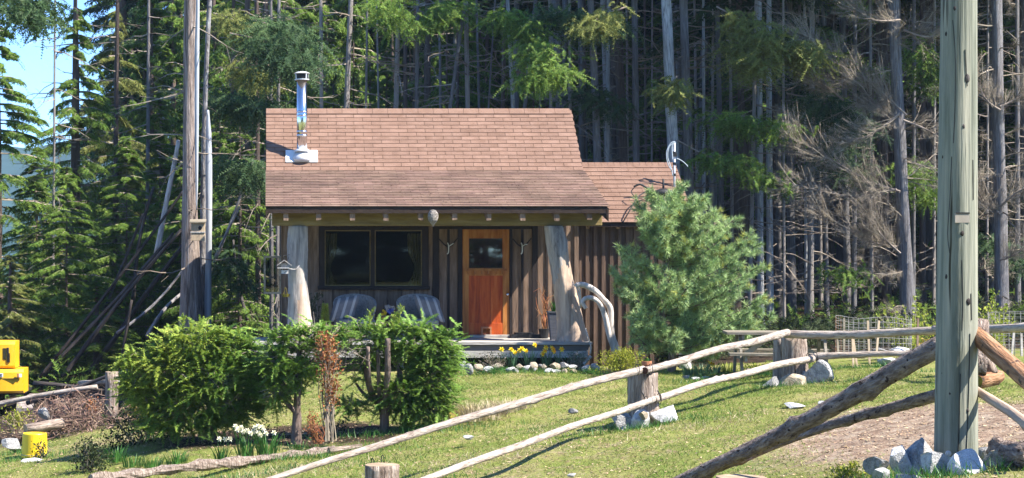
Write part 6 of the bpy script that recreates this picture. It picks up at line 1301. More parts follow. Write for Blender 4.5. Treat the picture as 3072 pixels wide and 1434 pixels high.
# measured trunks: (px at reference height, py ref, px at top of frame, width px, distance, bark, label)
TR_L = [
 (964, 320, 962, 13, 46, 'bark_pale', 'thin pale dead trunk just right of the flue pipe', 0, 1),
 (1038, 320, 1052, 19, 45, 'bark_pale', 'smooth pale trunk rising behind the ridge, first thick one right of the flue', 0, 1),
 (1188, 320, 1196, 17, 46, 'bark_pale', 'pale grey trunk behind the ridge paired with a dark one', 0, 1),
 (1217, 320, 1216, 14, 50, 'bark_brown', 'dark brown trunk right beside the pale grey one behind the ridge', 0, 0),
 (1250, 320, 1254, 13, 45.5, 'bark_grey', 'slim blue grey spotted trunk behind the middle of the ridge', 0, 1),
 (1283, 320, 1284, 24, 55, 'bark_brown', 'thick dark trunk set back behind the middle of the ridge', 1, 0),
 (1348, 320, 1392, 12, 45, 'bark_grey', 'slim trunk leaning right to meet a straight one behind the ridge', 1, 1),
 (1372, 320, 1374, 10, 52, 'bark_brown', 'thin brown trunk between the leaning and the straight trunk', 0, 0),
 (1404, 320, 1398, 16, 45.5, 'bark_pale', 'straight pale trunk that the leaning trunk crosses', 0, 1),
 (1464, 320, 1484, 6, 46, 'bark_grey', 'very thin curved sapling behind the ridge', 0, 1),
 (1508, 320, 1513, 13, 49, 'bark_brown', 'dark trunk left of the white streaked pair near the ridge end', 1, 0),
 (1540, 320, 1524, 14, 46, 'bark_lichen', 'white streaked trunk near the right end of the ridge', 0, 1),
 (1574, 320, 1606, 14, 47, 'bark_grey', 'leaning grey trunk near the right end of the ridge', 1, 0),
 (1621, 320, 1606, 8, 47, 'bark_grey', 'thin sapling leaning left over the ridge end', 0, 1),
 (1682, 320, 1672, 27, 48, 'bark_grey', 'grey trunk half hidden by foliage at the roof corner', 1, 0),
 (1744, 450, 1746, 15, 49, 'bark_grey', 'lichen spotted trunk where the main roof meets the annex roof', 0, 1),
 (1792, 450, 1772, 24, 46, 'bark_grey', 'thick grey trunk behind the annex ridge, first from the main roof', 1, 0),
 (1822, 450, 1826, 14, 46.5, 'bark_lichen', 'slim lichened trunk beside the first thick one behind the annex', 0, 1),
 (1868, 450, 1850, 30, 47, 'bark_brown', 'thick dark brown trunk behind the middle of the annex ridge', 1, 0),
 (1908, 450, 1902, 22, 45.5, 'bark_grey', 'knobbly grey trunk behind the annex ridge', 0, 1),
 (1938, 450, 1934, 9, 54, 'bark_brown', 'thin brown trunk left of the big white trunk', 0, 0),
 (1955, 450, 1957, 6, 52, 'bark_pale', 'very thin pale trunk left of the big white trunk', 0, 1),
 (2022, 450, 1998, 36, 44, 'bark_lichen', 'big white lichened trunk standing behind the service mast', 1, 0),
 (2066, 450, 2050, 30, 45, 'bark_grey', 'thick grey trunk just right of the big white one', 1, 0),
 (2090, 450, 2084, 9, 50, 'bark_pale', 'thin sunlit trunk right of the thick grey one', 0, 1),
 (2112, 450, 2110, 10, 46, 'bark_lichen', 'thin lichened trunk right of the annex roof', 0, 1),
 (2160, 450, 2152, 17, 46.5, 'bark_grey', 'slender blue grey trunk above the top of the pine', 0, 1),
 (2232, 600, 2218, 22, 47, 'bark_brown', 'brown trunk behind the hanging spruce branches', 1, 0),
 (2252, 780, 2268, 12, 44.5, 'bark_pale', 'pale sunlit pole like trunk right of the pine', 0, 1),
 (2283, 780, 2278, 17, 45, 'bark_lichen', 'lichened trunk right of the pale pole like trunk', 0, 1),
 (2310, 780, 2306, 19, 45.5, 'bark_lichen', 'white flecked trunk second from the pale pole like trunk', 1, 1),
 (2336, 780, 2332, 17, 48, 'bark_grey', 'grey flecked trunk in the close row behind the picnic table', 0, 0),
 (2374, 780, 2366, 24, 47.5, 'bark_grey', 'thick flecked trunk above the far fence stump', 1, 0),
 (2402, 780, 2398, 13, 52, 'bark_brown', 'dark narrow trunk right of the far fence stump', 0, 0),
 (2432, 780, 2438, 18, 46, 'bark_pale', 'sunlit brown trunk left of the wire cage', 0, 1),
 (2462, 780, 2452, 10, 50, 'bark_pale', 'thin pale trunk leaning behind the wire cage', 0, 1),
 (2496, 780, 2500, 13, 54, 'bark_brown', 'dark thin trunk far behind the wire cage', 0, 0),
 (2538, 600, 2530, 18, 49, 'bark_grey', 'grey trunk among the brown twigs above the wire cage', 1, 2),
 (2592, 600, 2588, 12, 56, 'bark_brown', 'narrow dark trunk among the brown twigs', 0, 2),
 (2640, 600, 2632, 13, 52, 'bark_brown', 'narrow trunk left of the thick split barked one', 0, 2),
 (2708, 600, 2682, 38, 43, 'bark_grey', 'thick grey trunk with a pale split, left of the utility pole', 1, 2),
 (2768, 600, 2766, 18, 50, 'bark_brown', 'brown trunk between the thick grey one and the utility pole', 1, 2),
 (2802, 600, 2804, 9, 48, 'bark_pale', 'thin pale trunk close to the left side of the utility pole', 0, 1),
 (2962, 500, 2964, 8, 47, 'bark_pale', 'thin bright trunk close to the right side of the utility pole', 0, 1),
 (3000, 600, 2992, 36, 43.5, 'bark_grey', 'thick purplish grey trunk right of the utility pole', 1, 2),
 (3052, 500, 3050, 15, 47, 'bark_grey', 'grey trunk nearly at the right edge', 0, 2),
 (3068, 800, 3066, 16, 50, 'bark_brown', 'brown trunk cut by the right edge', 0, 2),
 (345, 640, 352, 15, 50, 'bark_brown', 'slim straight trunk among the left cedars', 0, 1),
 (215, 800, 226, 17, 49, 'bark_brown', 'dark trunk of the cedar left of the slim straight one', 0, 1),
 (440, 900, 446, 12, 50, 'bark_grey', 'grey trunk behind the tilted trunks', 0, 1),
 (158, 1000, 165, 8, 46, 'bark_pale', 'thin pale dead trunk behind the excavator', 0, 1),
 (745, 700, 742, 20, 47, 'bark_brown', 'dark trunk left of the porch eave', 1, 0),
 (803, 500, 798, 22, 48, 'bark_brown', 'dark trunk touching the left edge of the roof', 1, 0),
 (775, 850, 770, 16, 44, 'bark_brown', 'dark trunk left of the framed mesh panel', 0, 1),
 (815, 850, 812, 12, 42.5, 'bark_grey', 'blue grey trunk seen behind the framed mesh panel', 0, 1),
 (832, 850, 836, 12, 42.2, 'bark_grey', 'second blue grey trunk behind the framed mesh panel', 0, 1),
 (690, 800, 700, 12, 48, 'bark_brown', 'slim leaning trunk between the cedar spars and the porch', 0, 1),
 (1098, 320, 1102, 8, 47, 'bark_pale', 'thin pale stem between the two leftmost pale trunks behind the ridge', 0, 0),
 (1136, 320, 1130, 7, 50, 'bark_pale', 'very thin pale stem left of the paired trunks behind the ridge', 0, 0),
 (1322, 320, 1318, 9, 49, 'bark_grey', 'thin grey stem left of the leaning trunk behind the ridge', 0, 0),
 (1438, 320, 1430, 9, 48, 'bark_grey', 'thin grey stem right of the crossed trunks', 0, 0),
 (1652, 320, 1648, 9, 46, 'bark_pale', 'thin pale stem at the top right corner of the main roof', 0, 0),
 (1712, 450, 1708, 11, 46, 'bark_pale', 'pale slim stem above the notch between both roofs', 0, 0),
 (1882, 450, 1880, 8, 48, 'bark_pale', 'thin pale stem behind the middle of the annex ridge', 0, 0),
 (2136, 600, 2140, 9, 47, 'bark_pale', 'thin pale stem left of the slender blue grey trunk', 0, 0),
 (2196, 600, 2190, 10, 46, 'bark_pale', 'thin pale stem right of the pine top', 0, 0),
 (2352, 780, 2350, 8, 45, 'bark_pale', 'thin sunlit stem left of the far fence stump', 0, 0),
 (2418, 780, 2414, 9, 47, 'bark_lichen', 'thin lichened stem right of the far fence stump', 0, 0),
 (2478, 780, 2470, 13, 47, 'bark_grey', 'grey stem rising behind the left side of the wire cage', 0, 0),
 (2562, 780, 2566, 14, 47, 'bark_grey', 'grey stem rising behind the middle of the wire cage', 0, 0),
 (2615, 780, 2610, 9, 46, 'bark_pale', 'thin pale stem behind the right side of the wire cage', 0, 0),
 (2655, 780, 2660, 13, 48, 'bark_brown', 'brown stem close left of the thick split trunk', 0, 0),
 (2740, 780, 2742, 12, 47, 'bark_grey', 'grey stem right of the thick split trunk', 0, 0),
]
for (px, py, pxt, wpx, d, bark, lb, cr, dk) in TR_L:
    x0, x1 = X(px, d), X(pxt, d); zz0, zz1 = Z(py, d), Z(0, d); slope = (x1 - x0) / (zz1 - zz0); zg = GZ(x0, d); xb = x0 - slope * (zz0 - zg); zg = GZ(xb, d) - .1
    r = wpx / 2 * d / F * 1.12
    dead = BROWN[rnd.randrange(3)] if (dk == 2 and wpx > 17) else DEAD[rnd.randrange(3)]
    crw = None if px < 2000 else (MID[rnd.randrange(3)] if (cr and rnd.random() < .1) else (HIGH[rnd.randrange(3)] if wpx > 16 else None))
    dead = dead if dk or rnd.random() < .35 else None
    tree('forest_tree', xb, d, r, bark, lb, 'trunks along the forest edge', crown=crw, dead=dead, lean=(math.atan(slope), 0), cs=.75 + .3 * cr, straight=1 if wpx > 0 else 0, z=zg)
# cedars on the left with sky between their tops
for (px, d, top, cs, ci, lb) in ((-5, 46, 40, 1.15, 0, 'large dense cedar at the left edge of the view'), (110, 62, 520, .9, 2, 'smaller cedar just right of the edge cedar, under the sky gap'), (232, 49, 8, 1.0, 0, 'cedar with its pointed top against the blue sky'), (348, 52, 22, .95, 1, 'olive tinged cedar next to the sky topped one'),
                                 (455, 57, -60, 1.1, 2, 'green cedar left of the big barked trunk'), (395, 66, 120, 1.0, 0, 'cedar set further back left of the big trunk'), (130, 56, 560, .7, 1, 'low olive cedar below the sky gap'), (520, 66, -250, 1.2, 0, 'tall cedar right behind the big barked trunk'),
                                 (640, 56, -500, 1.1, 2, 'green cedar right of the big barked trunk'), (715, 60, -500, 1.2, 0, 'cedar filling the gap left of the roof'), (290, 43, 830, .55, 2, 'young cedar in front of the leaning trunks'), (30, 42.5, 760, .6, 1, 'young cedar behind the excavator')):
    x = X(px, d); zg = GZ(x, d) - .1; Ht = Z(top, d) - zg; s = Ht / 11.2
    tree('cedar', x, d, .13 * (.5 + .5 * cs), 'bark_brown', lb, 'cedars at the left', crown=NEARC[ci], dead=None, H=Ht / 22 * .98, cs=cs, zc=s)
# random deep forest
lab = ['pale trunk deep in the forest', 'grey trunk deep in the forest', 'brown trunk deep in the forest']
pts = [(X(a[0], a[4]), a[4]) for a in TR_L]
k = 0; tries = 0
LM = [(560, 'left of the massive cedar'), (700, 'between the massive cedar and the porch'), (880, 'left of the flue pipe'), (1050, 'right of the flue pipe'), (1250, 'behind the left half of the ridge'), (1480, 'behind the middle of the ridge'), (1720, 'behind the right end of the ridge'),
      (1880, 'behind the left half of the annex roof'), (2060, 'behind the right half of the annex roof'), (2180, 'above the pine top'), (2330, 'right of the pine'), (2480, 'above the far fence stump'), (2640, 'behind the wire cage'), (2800, 'left of the utility pole'), (2940, 'hidden around the utility pole'), (9999, 'right of the utility pole')]
def near(px): return next(t for q, t in LM if px < q)
while k < 95 and tries < 3000:
    tries += 1; y = rnd.uniform(52, 84); qx = rnd.uniform(430, 3150); x = X(qx, y)
    if qx < 1650 and (y < 60 or rnd.random() < .5): continue
    if min((x - a) ** 2 + (y - b) ** 2 for a, b in pts) < 1.7: continue
    pts.append((x, y)); bi = rnd.choice((0, 1, 1, 2, 2, 2)); left = x < X(1500, y)
    tree('forest_tree', x, y, rnd.uniform(.07, .16), ('bark_pale', 'bark_grey', 'bark_brown')[bi], lab[bi] + ', ' + near(qx), 'trunks deep in the forest',
         crown=(None if (qx < 2250 and y < 66) else (rnd.choice(MID) if rnd.random() < .45 else rnd.choice(HIGH))), dead=rnd.choice(DEAD) if rnd.random() < .5 else None, lean=(rnd.gauss(0, .02), rnd.gauss(0, .02)), cs=rnd.uniform(.8, 1.15)); k += 1
for i in range(44):
    yy = rnd.uniform(48, 74); qx = rnd.uniform(2080, 3300); xx = X(qx, yy); bi = rnd.choice((1, 1, 2, 2, 2))
    tree('forest_tree', xx, yy, rnd.uniform(.09, .19), ('bark_pale', 'bark_grey', 'bark_brown')[bi], lab[bi] + ', ' + near(qx), 'trunks deep in the forest', crown=rnd.choice(HIGH), lean=(rnd.gauss(0, .012), rnd.gauss(0, .012)), cs=rnd.uniform(.9, 1.25))
for i in range(26):  # out-of-view trees, added to shade the right forest
    xx = rnd.uniform(19.5, 36); yy = rnd.uniform(46, 74)
    tree('hemlock', xx, yy, .2, 'bark_brown', 'unseen hemlock added beyond the right edge to shade the forest', 'unseen shade hemlocks beyond the right edge', crown=rnd.choice(FULL), H=1.0, cs=1.1, zc=1.0)
k = 0
# woods across the road behind the viewer (what the windows and the flue reflect)
for i in range(34):
    tree('hemlock', -34 + (i % 17) * 4.6 + rnd.uniform(-1, 1), -34 - 7 * (i // 17) + rnd.uniform(-2, 2), .2, 'bark_brown', 'hemlock across the road behind the viewer', 'hemlocks across the road', crown=rnd.choice(FULL), H=.95, cs=2.0, zc=.85)
for row, (y, st, jx) in enumerate(((72, 4.2, 1.3), (84, 4.0, 1.4), (97, 4.0, 1.5), (110, 4.4, 1.5))):
    x = X(420, y)
    while x < X(3250, y):
        yy = y + rnd.uniform(-3, 3); xx = x + rnd.uniform(-jx, jx)
        tree('hemlock', xx, yy, .2, 'bark_brown', 'shaggy hemlock at the forest back, ' + ['second row', 'third row', 'fourth row', 'last row'][row] + ' ' + near(CX + xx * F / yy), 'hemlocks at the back of the forest', crown=rnd.choice(FULL), H=1.15 + rnd.uniform(-.1, .25), cs=rnd.uniform(1.1, 1.5), zc=rnd.uniform(1.05, 1.4)); x += st
ext = [(1060, 62, 9, 'soft green hemlock far behind the flue pipe'), (1230, 66, 10, 'soft green hemlock far behind the middle of the ridge'), (1340, 56, 8.5, 'green hemlock right behind the leaning pair of trunks'), (980, 66, 10, 'tall green hemlock behind the flue pipe at the back'), (1440, 68, 10, 'tall green hemlock behind the right half of the ridge'),
       (850, 58, 9, 'green hemlock above the left end of the ridge'), (770, 54, 9.5, 'green hemlock behind the dark trunk at the left roof edge'), (600, 50, 6, 'green hemlock low behind the grey spars'), (480, 50, 5.5, 'green hemlock low behind the tilted trunks'), (380, 47, 4.5, 'low green hemlock behind the hedge end'), (200, 44, 4, 'low green hemlock behind the brush heap'), (110, 47, 4.5, 'low green hemlock right of the excavator'), (540, 46, 4, 'low green hemlock beside the massive cedar')]
for i, (px, d, h, lb) in enumerate(ext):
    h = h * 1.65 if h > 7 else h; tree('young_hemlock', X(px, d), d, .05, 'bark_brown', lb, 'young hemlocks', crown=NEARC[(0, 2)[i % 2]], H=h / 22, cs=1.0 if h > 7 else .85, zc=h / 11.2 * (1 if h > 7 else 1.3))
# shrubby young hemlocks behind the roof, catching sun
for i, (px, d, h) in enumerate(((1110, 52, 7.5), (1160, 56, 8.5), (1000, 54, 7), (900, 50, 7.5), (840, 47, 8.5), (1450, 55, 6.5), (1600, 50, 6.8), (1640, 54, 7.2), (1980, 58, 7), (1300, 60, 8), (720, 44, 6.5), (660, 46, 7), (2380, 60, 6), (2800, 55, 7), (2620, 62, 6.5))):
    x = X(px, d); tree('young_hemlock', x, d, .06, 'bark_brown', ['leafy young hemlock behind the ridge, left of its middle', 'taller leafy young hemlock behind the middle of the ridge', 'young hemlock right of the flue pipe', 'young hemlock behind the flue pipe', 'young hemlock at the left end of the ridge', 'young hemlock behind the right half of the ridge', 'green young hemlock at the right end of the ridge', 'young hemlock beyond the roof corner', 'young hemlock left of the big white trunk', 'young hemlock far back behind the ridge', 'young hemlock left of the porch', 'young hemlock between the grey spar and the porch', 'small hemlock behind the far fence stump', 'young hemlock behind the utility pole', 'young hemlock behind the wire cage'][i],
         'young hemlocks', crown=NEARC[(0, 2)[i % 2]], H=h / 22, cs=.75, zc=h / 11.2)

# hanging green branches of the trees at right, each a live branch on its tree
def bough(parent_label, tx, ty_, d, pts, n, fl, fw, m, label):
    """a bough of spruce drawn as a limb with hanging sprays"""
    b = P(pts[0][0], pts[0][1], d); t = thing('spruce_bough', b, label, 'branch', 'green boughs hanging from the forest edge trees'); q = arc([P(a_, b_, d + dd) for a_, b_, dd in pts], 8); qn = np.array([v[:] for v in q])
    MB().tube(q, rr(.022, .006, len(q)), 6).build('limb', 'twig', t)
    ids = rng.integers(int(len(qn) * .25), len(qn), n); p = qn[ids] + rng.normal(0, 1, (n, 3)) * np.array([.22, .40, .10]); D = norm(np.stack([rng.normal(0, .8, n), rng.normal(0, .6, n), -rng.uniform(.0, 1.2, n)], -1))
    N = norm(rng.normal(0, .6, (n, 3)) + np.array([0, -1, .6])); L = fl * rng.uniform(.4, 1.25, n)
    link('foliage', tri_mesh('foliage', fronds(p, D, N, L, fw, 11, .1, .028, .012, .6) - np.array(b), m), t)
bough('', 0, 0, 43, [(2150, 20, .4), (2220, 60, 0), (2270, 110, -.3), (2330, 130, -.4)], 330, .55, .085, 'fol_olive', 'olive green bough hanging at the top right of the big white trunk')
bough('', 0, 0, 43, [(2180, 120, .3), (2240, 150, 0), (2270, 200, -.2)], 260, .75, .085, 'fol_olive', 'long drooping olive bough right of the service mast, upper one')
bough('', 0, 0, 43, [(2260, 140, .3), (2330, 130, 0), (2400, 150, -.2), (2430, 180, -.2)], 240, .6, .085, 'fol_olive', 'olive bough reaching right toward the brown twigs')
bough('', 0, 0, 43.5, [(2120, 340, .6), (2180, 360, 0), (2260, 370, -.2), (2360, 385, -.4)], 330, .5, .08, 'fol_cedar', 'green bough spreading above the pine, middle one')
bough('', 0, 0, 43.5, [(2030, 420, .2), (2145, 478, 0), (2230, 490, -.2), (2340, 560, -.4)], 330, .42, .08, 'fol_cedar', 'green bough just above the top of the pine, lowest one')
bough('', 0, 0, 44.5, [(2360, 280, .3), (2450, 300, 0), (2520, 340, -.2), (2560, 400, -.2)], 420, .7, .10, 'fol_dark', 'large dark bough right of the olive ones')
bough('', 0, 0, 43.2, [(2030, 230, .3), (2010, 260, 0), (2025, 290, -.3)], 150, .42, .08, 'fol_olive', 'tuft of olive foliage on the big white trunk')
bough('', 0, 0, 44, [(1560, 60, .3), (1660, 40, 0), (1760, 60, -.2), (1840, 70, -.2)], 380, .6, .09, 'fol_dark', 'dark bough above the right end of the ridge')
bough('', 0, 0, 43, [(1880, 20, .3), (1800, 50, 0), (1770, 80, -.2)], 200, .5, .08, 'fol_olive', 'sunny olive bough at the top above the annex')
bough('', 0, 0, 42.5, [(1680, 180, .3), (1620, 150, 0), (1580, 150, -.2)], 150, .42, .08, 'fol_cedar', 'bright green bough tip above the ridge end')
bough('', 0, 0, 42.5, [(1720, 230, .3), (1650, 210, 0), (1590, 240, -.2)], 320, .5, .08, 'fol_cedar', 'green bough just over the right end of the ridge')
bough('', 0, 0, 43, [(2480, 800, .3), (2520, 810, 0), (2560, 830, -.2)], 90, .4, .08, 'fol_cedar', 'bright green spray low above the wire cage')
bough('', 0, 0, 41, [(760, 60, .3), (830, 80, 0), (900, 110, -.2)], 300, .8, .10, 'fol_dark', 'dark bough hanging above the flue pipe')
bough('', 0, 0, 41, [(690, 100, .3), (780, 120, 0), (860, 160, -.2), (900, 180, -.2)], 420, .8, .10, 'fol_dark', 'blue green bough left of the flue pipe')
bough('', 0, 0, 41.5, [(620, 290, .3), (700, 300, 0), (790, 320, -.2)], 420, .75, .10, 'fol_dark', 'dark bough drooping left of the roof ridge')
bough('', 0, 0, 41.5, [(660, 480, .3), (720, 500, 0), (780, 520, -.2)], 300, .7, .10, 'fol_dark', 'dark bough drooping beside the left roof edge')
bough('', 0, 0, 41, [(640, 780, .3), (690, 790, 0), (740, 860, -.2)], 160, .5, .08, 'fol_dark', 'dark bough hanging beside the framed mesh panel')
bough('', 0, 0, 30, [(-60, -60, .3), (20, -20, 0), (90, 20, -.2), (110, 60, -.2)], 420, .38, .06, 'fol_dark', 'dark cedar bough reaching into the top left corner')

for a_ in ((44, [(1480, 30, .3), (1540, 60, 0), (1600, 110, -.2)], 260, .5, .085, 'fol_cedar', 'green bough at the top left of the white streaked trunk'), (45, [(1420, 10, .3), (1340, 30, 0), (1280, 70, -.2)], 260, .5, .085, 'fol_cedar', 'green bough at the top over the middle of the ridge'),
           (44, [(1120, -10, .3), (1160, 20, 0), (1200, 60, -.2)], 220, .5, .085, 'fol_cedar', 'green bough at the top left of the ridge middle'), (46, [(1700, 300, .3), (1780, 280, 0), (1850, 330, -.2)], 220, .5, .08, 'fol_dark', 'dark bough between the roof corner and the annex'), (46, [(2430, 420, .3), (2500, 450, 0), (2560, 520, -.2)], 260, .55, .09, 'fol_dark', 'dark bough in the middle of the right forest'), (46, [(2780, 480, .3), (2740, 520, 0), (2800, 600, -.2)], 220, .5, .085, 'fol_cedar', 'green bough left of the utility pole'),
           (46, [(2960, 700, .3), (3000, 740, 0), (3060, 800, -.2)], 220, .5, .085, 'fol_dark', 'dark bough low right of the utility pole'), (46, [(2740, 100, .3), (2780, 180, 0), (2800, 260, -.2)], 220, .5, .085, 'fol_cedar', 'green bough high left of the utility pole'),
           (43, [(640, 40, .3), (700, 60, 0), (760, 110, -.2)], 220, .5, .085, 'fol_olive', 'sunny bough at the top right of the massive cedar'), (43, [(680, 200, .3), (740, 210, 0), (800, 250, -.2)], 200, .5, .085, 'fol_olive', 'yellow green bough between the massive cedar and the flue')): bough('', 0, 0, *a_)
def brown_bough(d, pts, n, L, label):
    b = P(pts[0][0], pts[0][1], d); t = thing('dead_bough', b, label, 'branch', 'dead twiggy boughs at the right'); q = arc([P(a_, c_, d + rnd.uniform(-.3, .3)) for a_, c_ in pts], 8); qn = np.array([v[:] for v in q])
    MB().tube(q, rr(.028, .008, len(q)), 6).build('limb', 'twig', t)
    dm = norm(qn[-1] - qn[0]); ids = rng.integers(int(len(qn) * .15), len(qn), n); p = qn[ids] + rng.normal(0, .03, (n, 3)); D = norm(dm * .9 + norm(rng.normal(0, 1, (n, 3))) * .75 + np.array([0, 0, .25])); l_ = L * rng.uniform(.3, 1.15, n)
    e_ = p + D * l_[:, None] + np.array([0, 0, .12]) * l_[:, None]; m_ = (p + e_) / 2 - np.array([0, 0, .05])
    S_ = np.concatenate([np.stack([p, m_], 1), np.stack([m_, e_], 1)]); T = [thin_tubes(S_, .007, .0045)]
    pp = np.repeat(m_, 5, 0) + rng.normal(0, .05, (n * 5, 3)); DD = norm(np.repeat(D, 5, 0) + rng.normal(0, .4, (n * 5, 3)))
    T.append(fronds(pp, DD, norm(rng.normal(0, 1, DD.shape)), np.repeat(l_, 5) * .6, .11, 8, -.1, .007, .02, .9)); link('twigs', tri_mesh('twigs', np.concatenate(T) - np.array(b), 'twig_brown'), t)
for a_ in ((42.8, [(2720, 345), (2600, 240), (2480, 170), (2420, 100)], 70, .9, 'long dead bough sweeping up left from the thick split trunk, upper one'), (42.8, [(2700, 350), (2640, 330), (2580, 250)], 50, .8, 'short dead bough crossing the upper dead bough'),
           (42.6, [(2700, 575), (2600, 540), (2480, 470), (2370, 410)], 90, .85, 'long dead bough pointing up left toward the pine, middle one'), (42.6, [(2690, 568), (2560, 590), (2370, 550)], 60, .7, 'dead bough bowing below the middle one'),
           (42.6, [(2700, 340), (2620, 400), (2560, 420)], 40, .7, 'dead bough drooping left of the split trunk'), (42.6, [(2710, 360), (2800, 400), (2860, 460)], 40, .7, 'dead bough reaching right to the utility pole'),
           (42.4, [(2690, 740), (2600, 720), (2470, 640)], 70, .7, 'low dead bough above the currant bush'), (42.4, [(2700, 760), (2640, 700), (2620, 640)], 50, .6, 'low upright dead bough beside the split trunk'), (42.4, [(2700, 60), (2620, 60), (2560, 20)], 40, .8, 'dead bough at the top left of the split trunk'),
           (42.4, [(2710, 90), (2790, 110), (2850, 60)], 40, .8, 'dead bough at the top between split trunk and pole'), (42.8, [(3000, 330), (2960, 300), (2930, 240)], 40, .7, 'dead bough just right of the pole, upper one'), (42.8, [(3000, 320), (3060, 290), (3110, 250)], 60, .8, 'dead bough at the right edge, upper one'),
           (42.8, [(3000, 620), (3060, 570), (3120, 540)], 60, .8, 'dead bough at the right edge, middle one'), (42.8, [(3000, 640), (2960, 620), (2930, 560)], 50, .7, 'dead bough just right of the pole, lower one'), (42.8, [(3000, 780), (3050, 760), (3100, 720)], 50, .7, 'dead bough at the right edge, lowest one'),
           (43.5, [(2530, 300), (2480, 260), (2440, 240)], 40, .6, 'small dead bough on the grey trunk above the wire cage')): brown_bough(*a_)

# big cedar trunk with the nest box, and spars beside it
def big_trunk(name, rows_, d, m, label, lump=.1, seg=30, cat='tree'):
    b = P((rows_[-1][1] + rows_[-1][2]) / 2, rows_[-1][0], d); t = thing(name, b, label, cat); o = post_path('trunk', rows_, d, m, seg=seg, lump=lump, parent=t); return t
bt = big_trunk('cedar_snag', [(-300, 552, 592), (0, 553, 591), (200, 551, 588), (400, 548, 587), (640, 547, 592), (800, 544, 600), (900, 540, 608), (985, 536, 614), (1130, 524, 622)], 40, 'bark_cedar', 'massive shaggy barked cedar trunk carrying the nest box', .09)
dm = dead_mesh('dead_branches', 2.0, 9.0, 26, 1.6, 'twig', upd=.3); o = link('dead_branches', dm, bt)
big_trunk('cedar_spar', [(-200, 594, 600), (150, 584, 598), (400, 584, 596), (560, 586, 594), (630, 588, 591)][::1], 39.6, 'spar', 'smooth bluish spar hugging the right side of the massive cedar', .02, 14)
big_trunk('cedar_spar', [(-200, 628, 640), (0, 622, 636), (200, 612, 626), (400, 605, 621), (640, 600, 618), (1100, 596, 616)], 40.5, 'bark_grey', 'slender leaning grey trunk just right of the massive cedar', .06, 16)
big_trunk('cedar_spar', [(330, 620, 627), (400, 618, 634), (480, 616, 636), (700, 618, 636), (1000, 612, 634), (1100, 610, 634)], 40.2, 'spar', 'broken topped grey spar standing right of the massive cedar', .10, 16)
# nest box
nb_ = thing('nest_box', P(592, 724, 39.3), 'weathered wooden nest box fixed to the massive cedar trunk', 'nest box'); d = 39.3
MB().box(X(573, d), X(614, d), d, d + .25, Z(722, d), Z(668, d)).build('body', 'new_wood', nb_, bevel=.004)
MB().add([(x_, y_, z_) for x_ in (X(569, d), X(618, d)) for (y_, z_) in ((d - .06, Z(669, d)), (d + .28, Z(661, d)), (d + .28, Z(657, d)), (d - .06, Z(665, d)))], [(0, 1, 2, 3), (4, 7, 6, 5), (0, 4, 5, 1), (1, 5, 6, 2), (2, 6, 7, 3), (3, 7, 4, 0)]).build('roof', 'table_wood', nb_)
MB().tube([(X(600, d), d - .004, Z(684, d)), (X(600, d), d + .01, Z(684, d))], .042, 16).build('entrance_hole', 'black', nb_)
MB().box(X(571, d), X(616, d), d - .015, d - .002, Z(698, d), Z(695, d)).build('ledge', 'white_wood', nb_)

# tilted and fallen trunks at left
FT = [((118, 1135), (560, 560), 10, 41, 'bark_dark', 'longest tilted dark trunk, uppermost of the fallen bundle'), ((125, 1130), (520, 700), 12, 42, 'bark_dark', 'tilted dark trunk just under the longest one'), ((190, 1130), (545, 690), 14, 41.5, 'bark_dark', 'thick dark tilted trunk in the middle of the fallen bundle'),
      ((235, 1165), (560, 720), 17, 42.5, 'bark_dark', 'thickest dark trunk leaning right toward the massive cedar'), ((350, 1000), (548, 812), 9, 41, 'bark_grey', 'short pale tilted trunk next to the massive cedar'), ((440, 1010), (545, 880), 12, 40.5, 'bark_grey', 'blue grey trunk leaning on the foot of the massive cedar'),
      ((468, 760), (535, 420), 16, 42, 'bark_pale', 'sunlit peeling trunk leaning left of the massive cedar'), ((400, 900), (462, 560), 12, 44, 'bark_dark', 'dark leaning trunk behind the sunlit peeling one'), ((225, 1150), (430, 640), 10, 43.5, 'bark_dark', 'slanting dark trunk behind the fallen bundle'),
      ((360, 1120), (395, 900), 10, 40.5, 'bark_dark', 'reddish stub standing left of the hedge'), ((640, 780), (720, 620), 8, 42, 'bark_grey', 'tilted pole right of the grey spar'), ((560, 980), (760, 480), 9, 43, 'bark_grey', 'long thin tilted pole behind the grey spar'),
      ((740, 960), (700, 720), 10, 43, 'bark_dark', 'dark leaning trunk left of the porch'), ((80, 1210), (340, 1120), 13, 35, 'bark_dark', 'dark felled pole lying behind the pale one'), ((180, 1190), (420, 1100), 10, 36, 'bark_grey', 'thin grey felled pole on the brush heap'), ((100, 1150), (330, 1175), 12, 36, 'bark_dark', 'dark pole lying crosswise on the brush heap')]
for (a_, b_, wpx, d, m, lb) in FT:
    o = log('tilted_trunk', P(a_[0], a_[1], d), P(b_[0], b_[1], d + rnd.uniform(-.5, .8)), wpx / 2 * d / F * 1.1, wpx / 2 * d / F * .75, m, None, lump=.08, bend=rnd.uniform(-.12, .12), bdir=rnd.uniform(0, 6), step=.2); tag(o, lb, 'tree trunk')
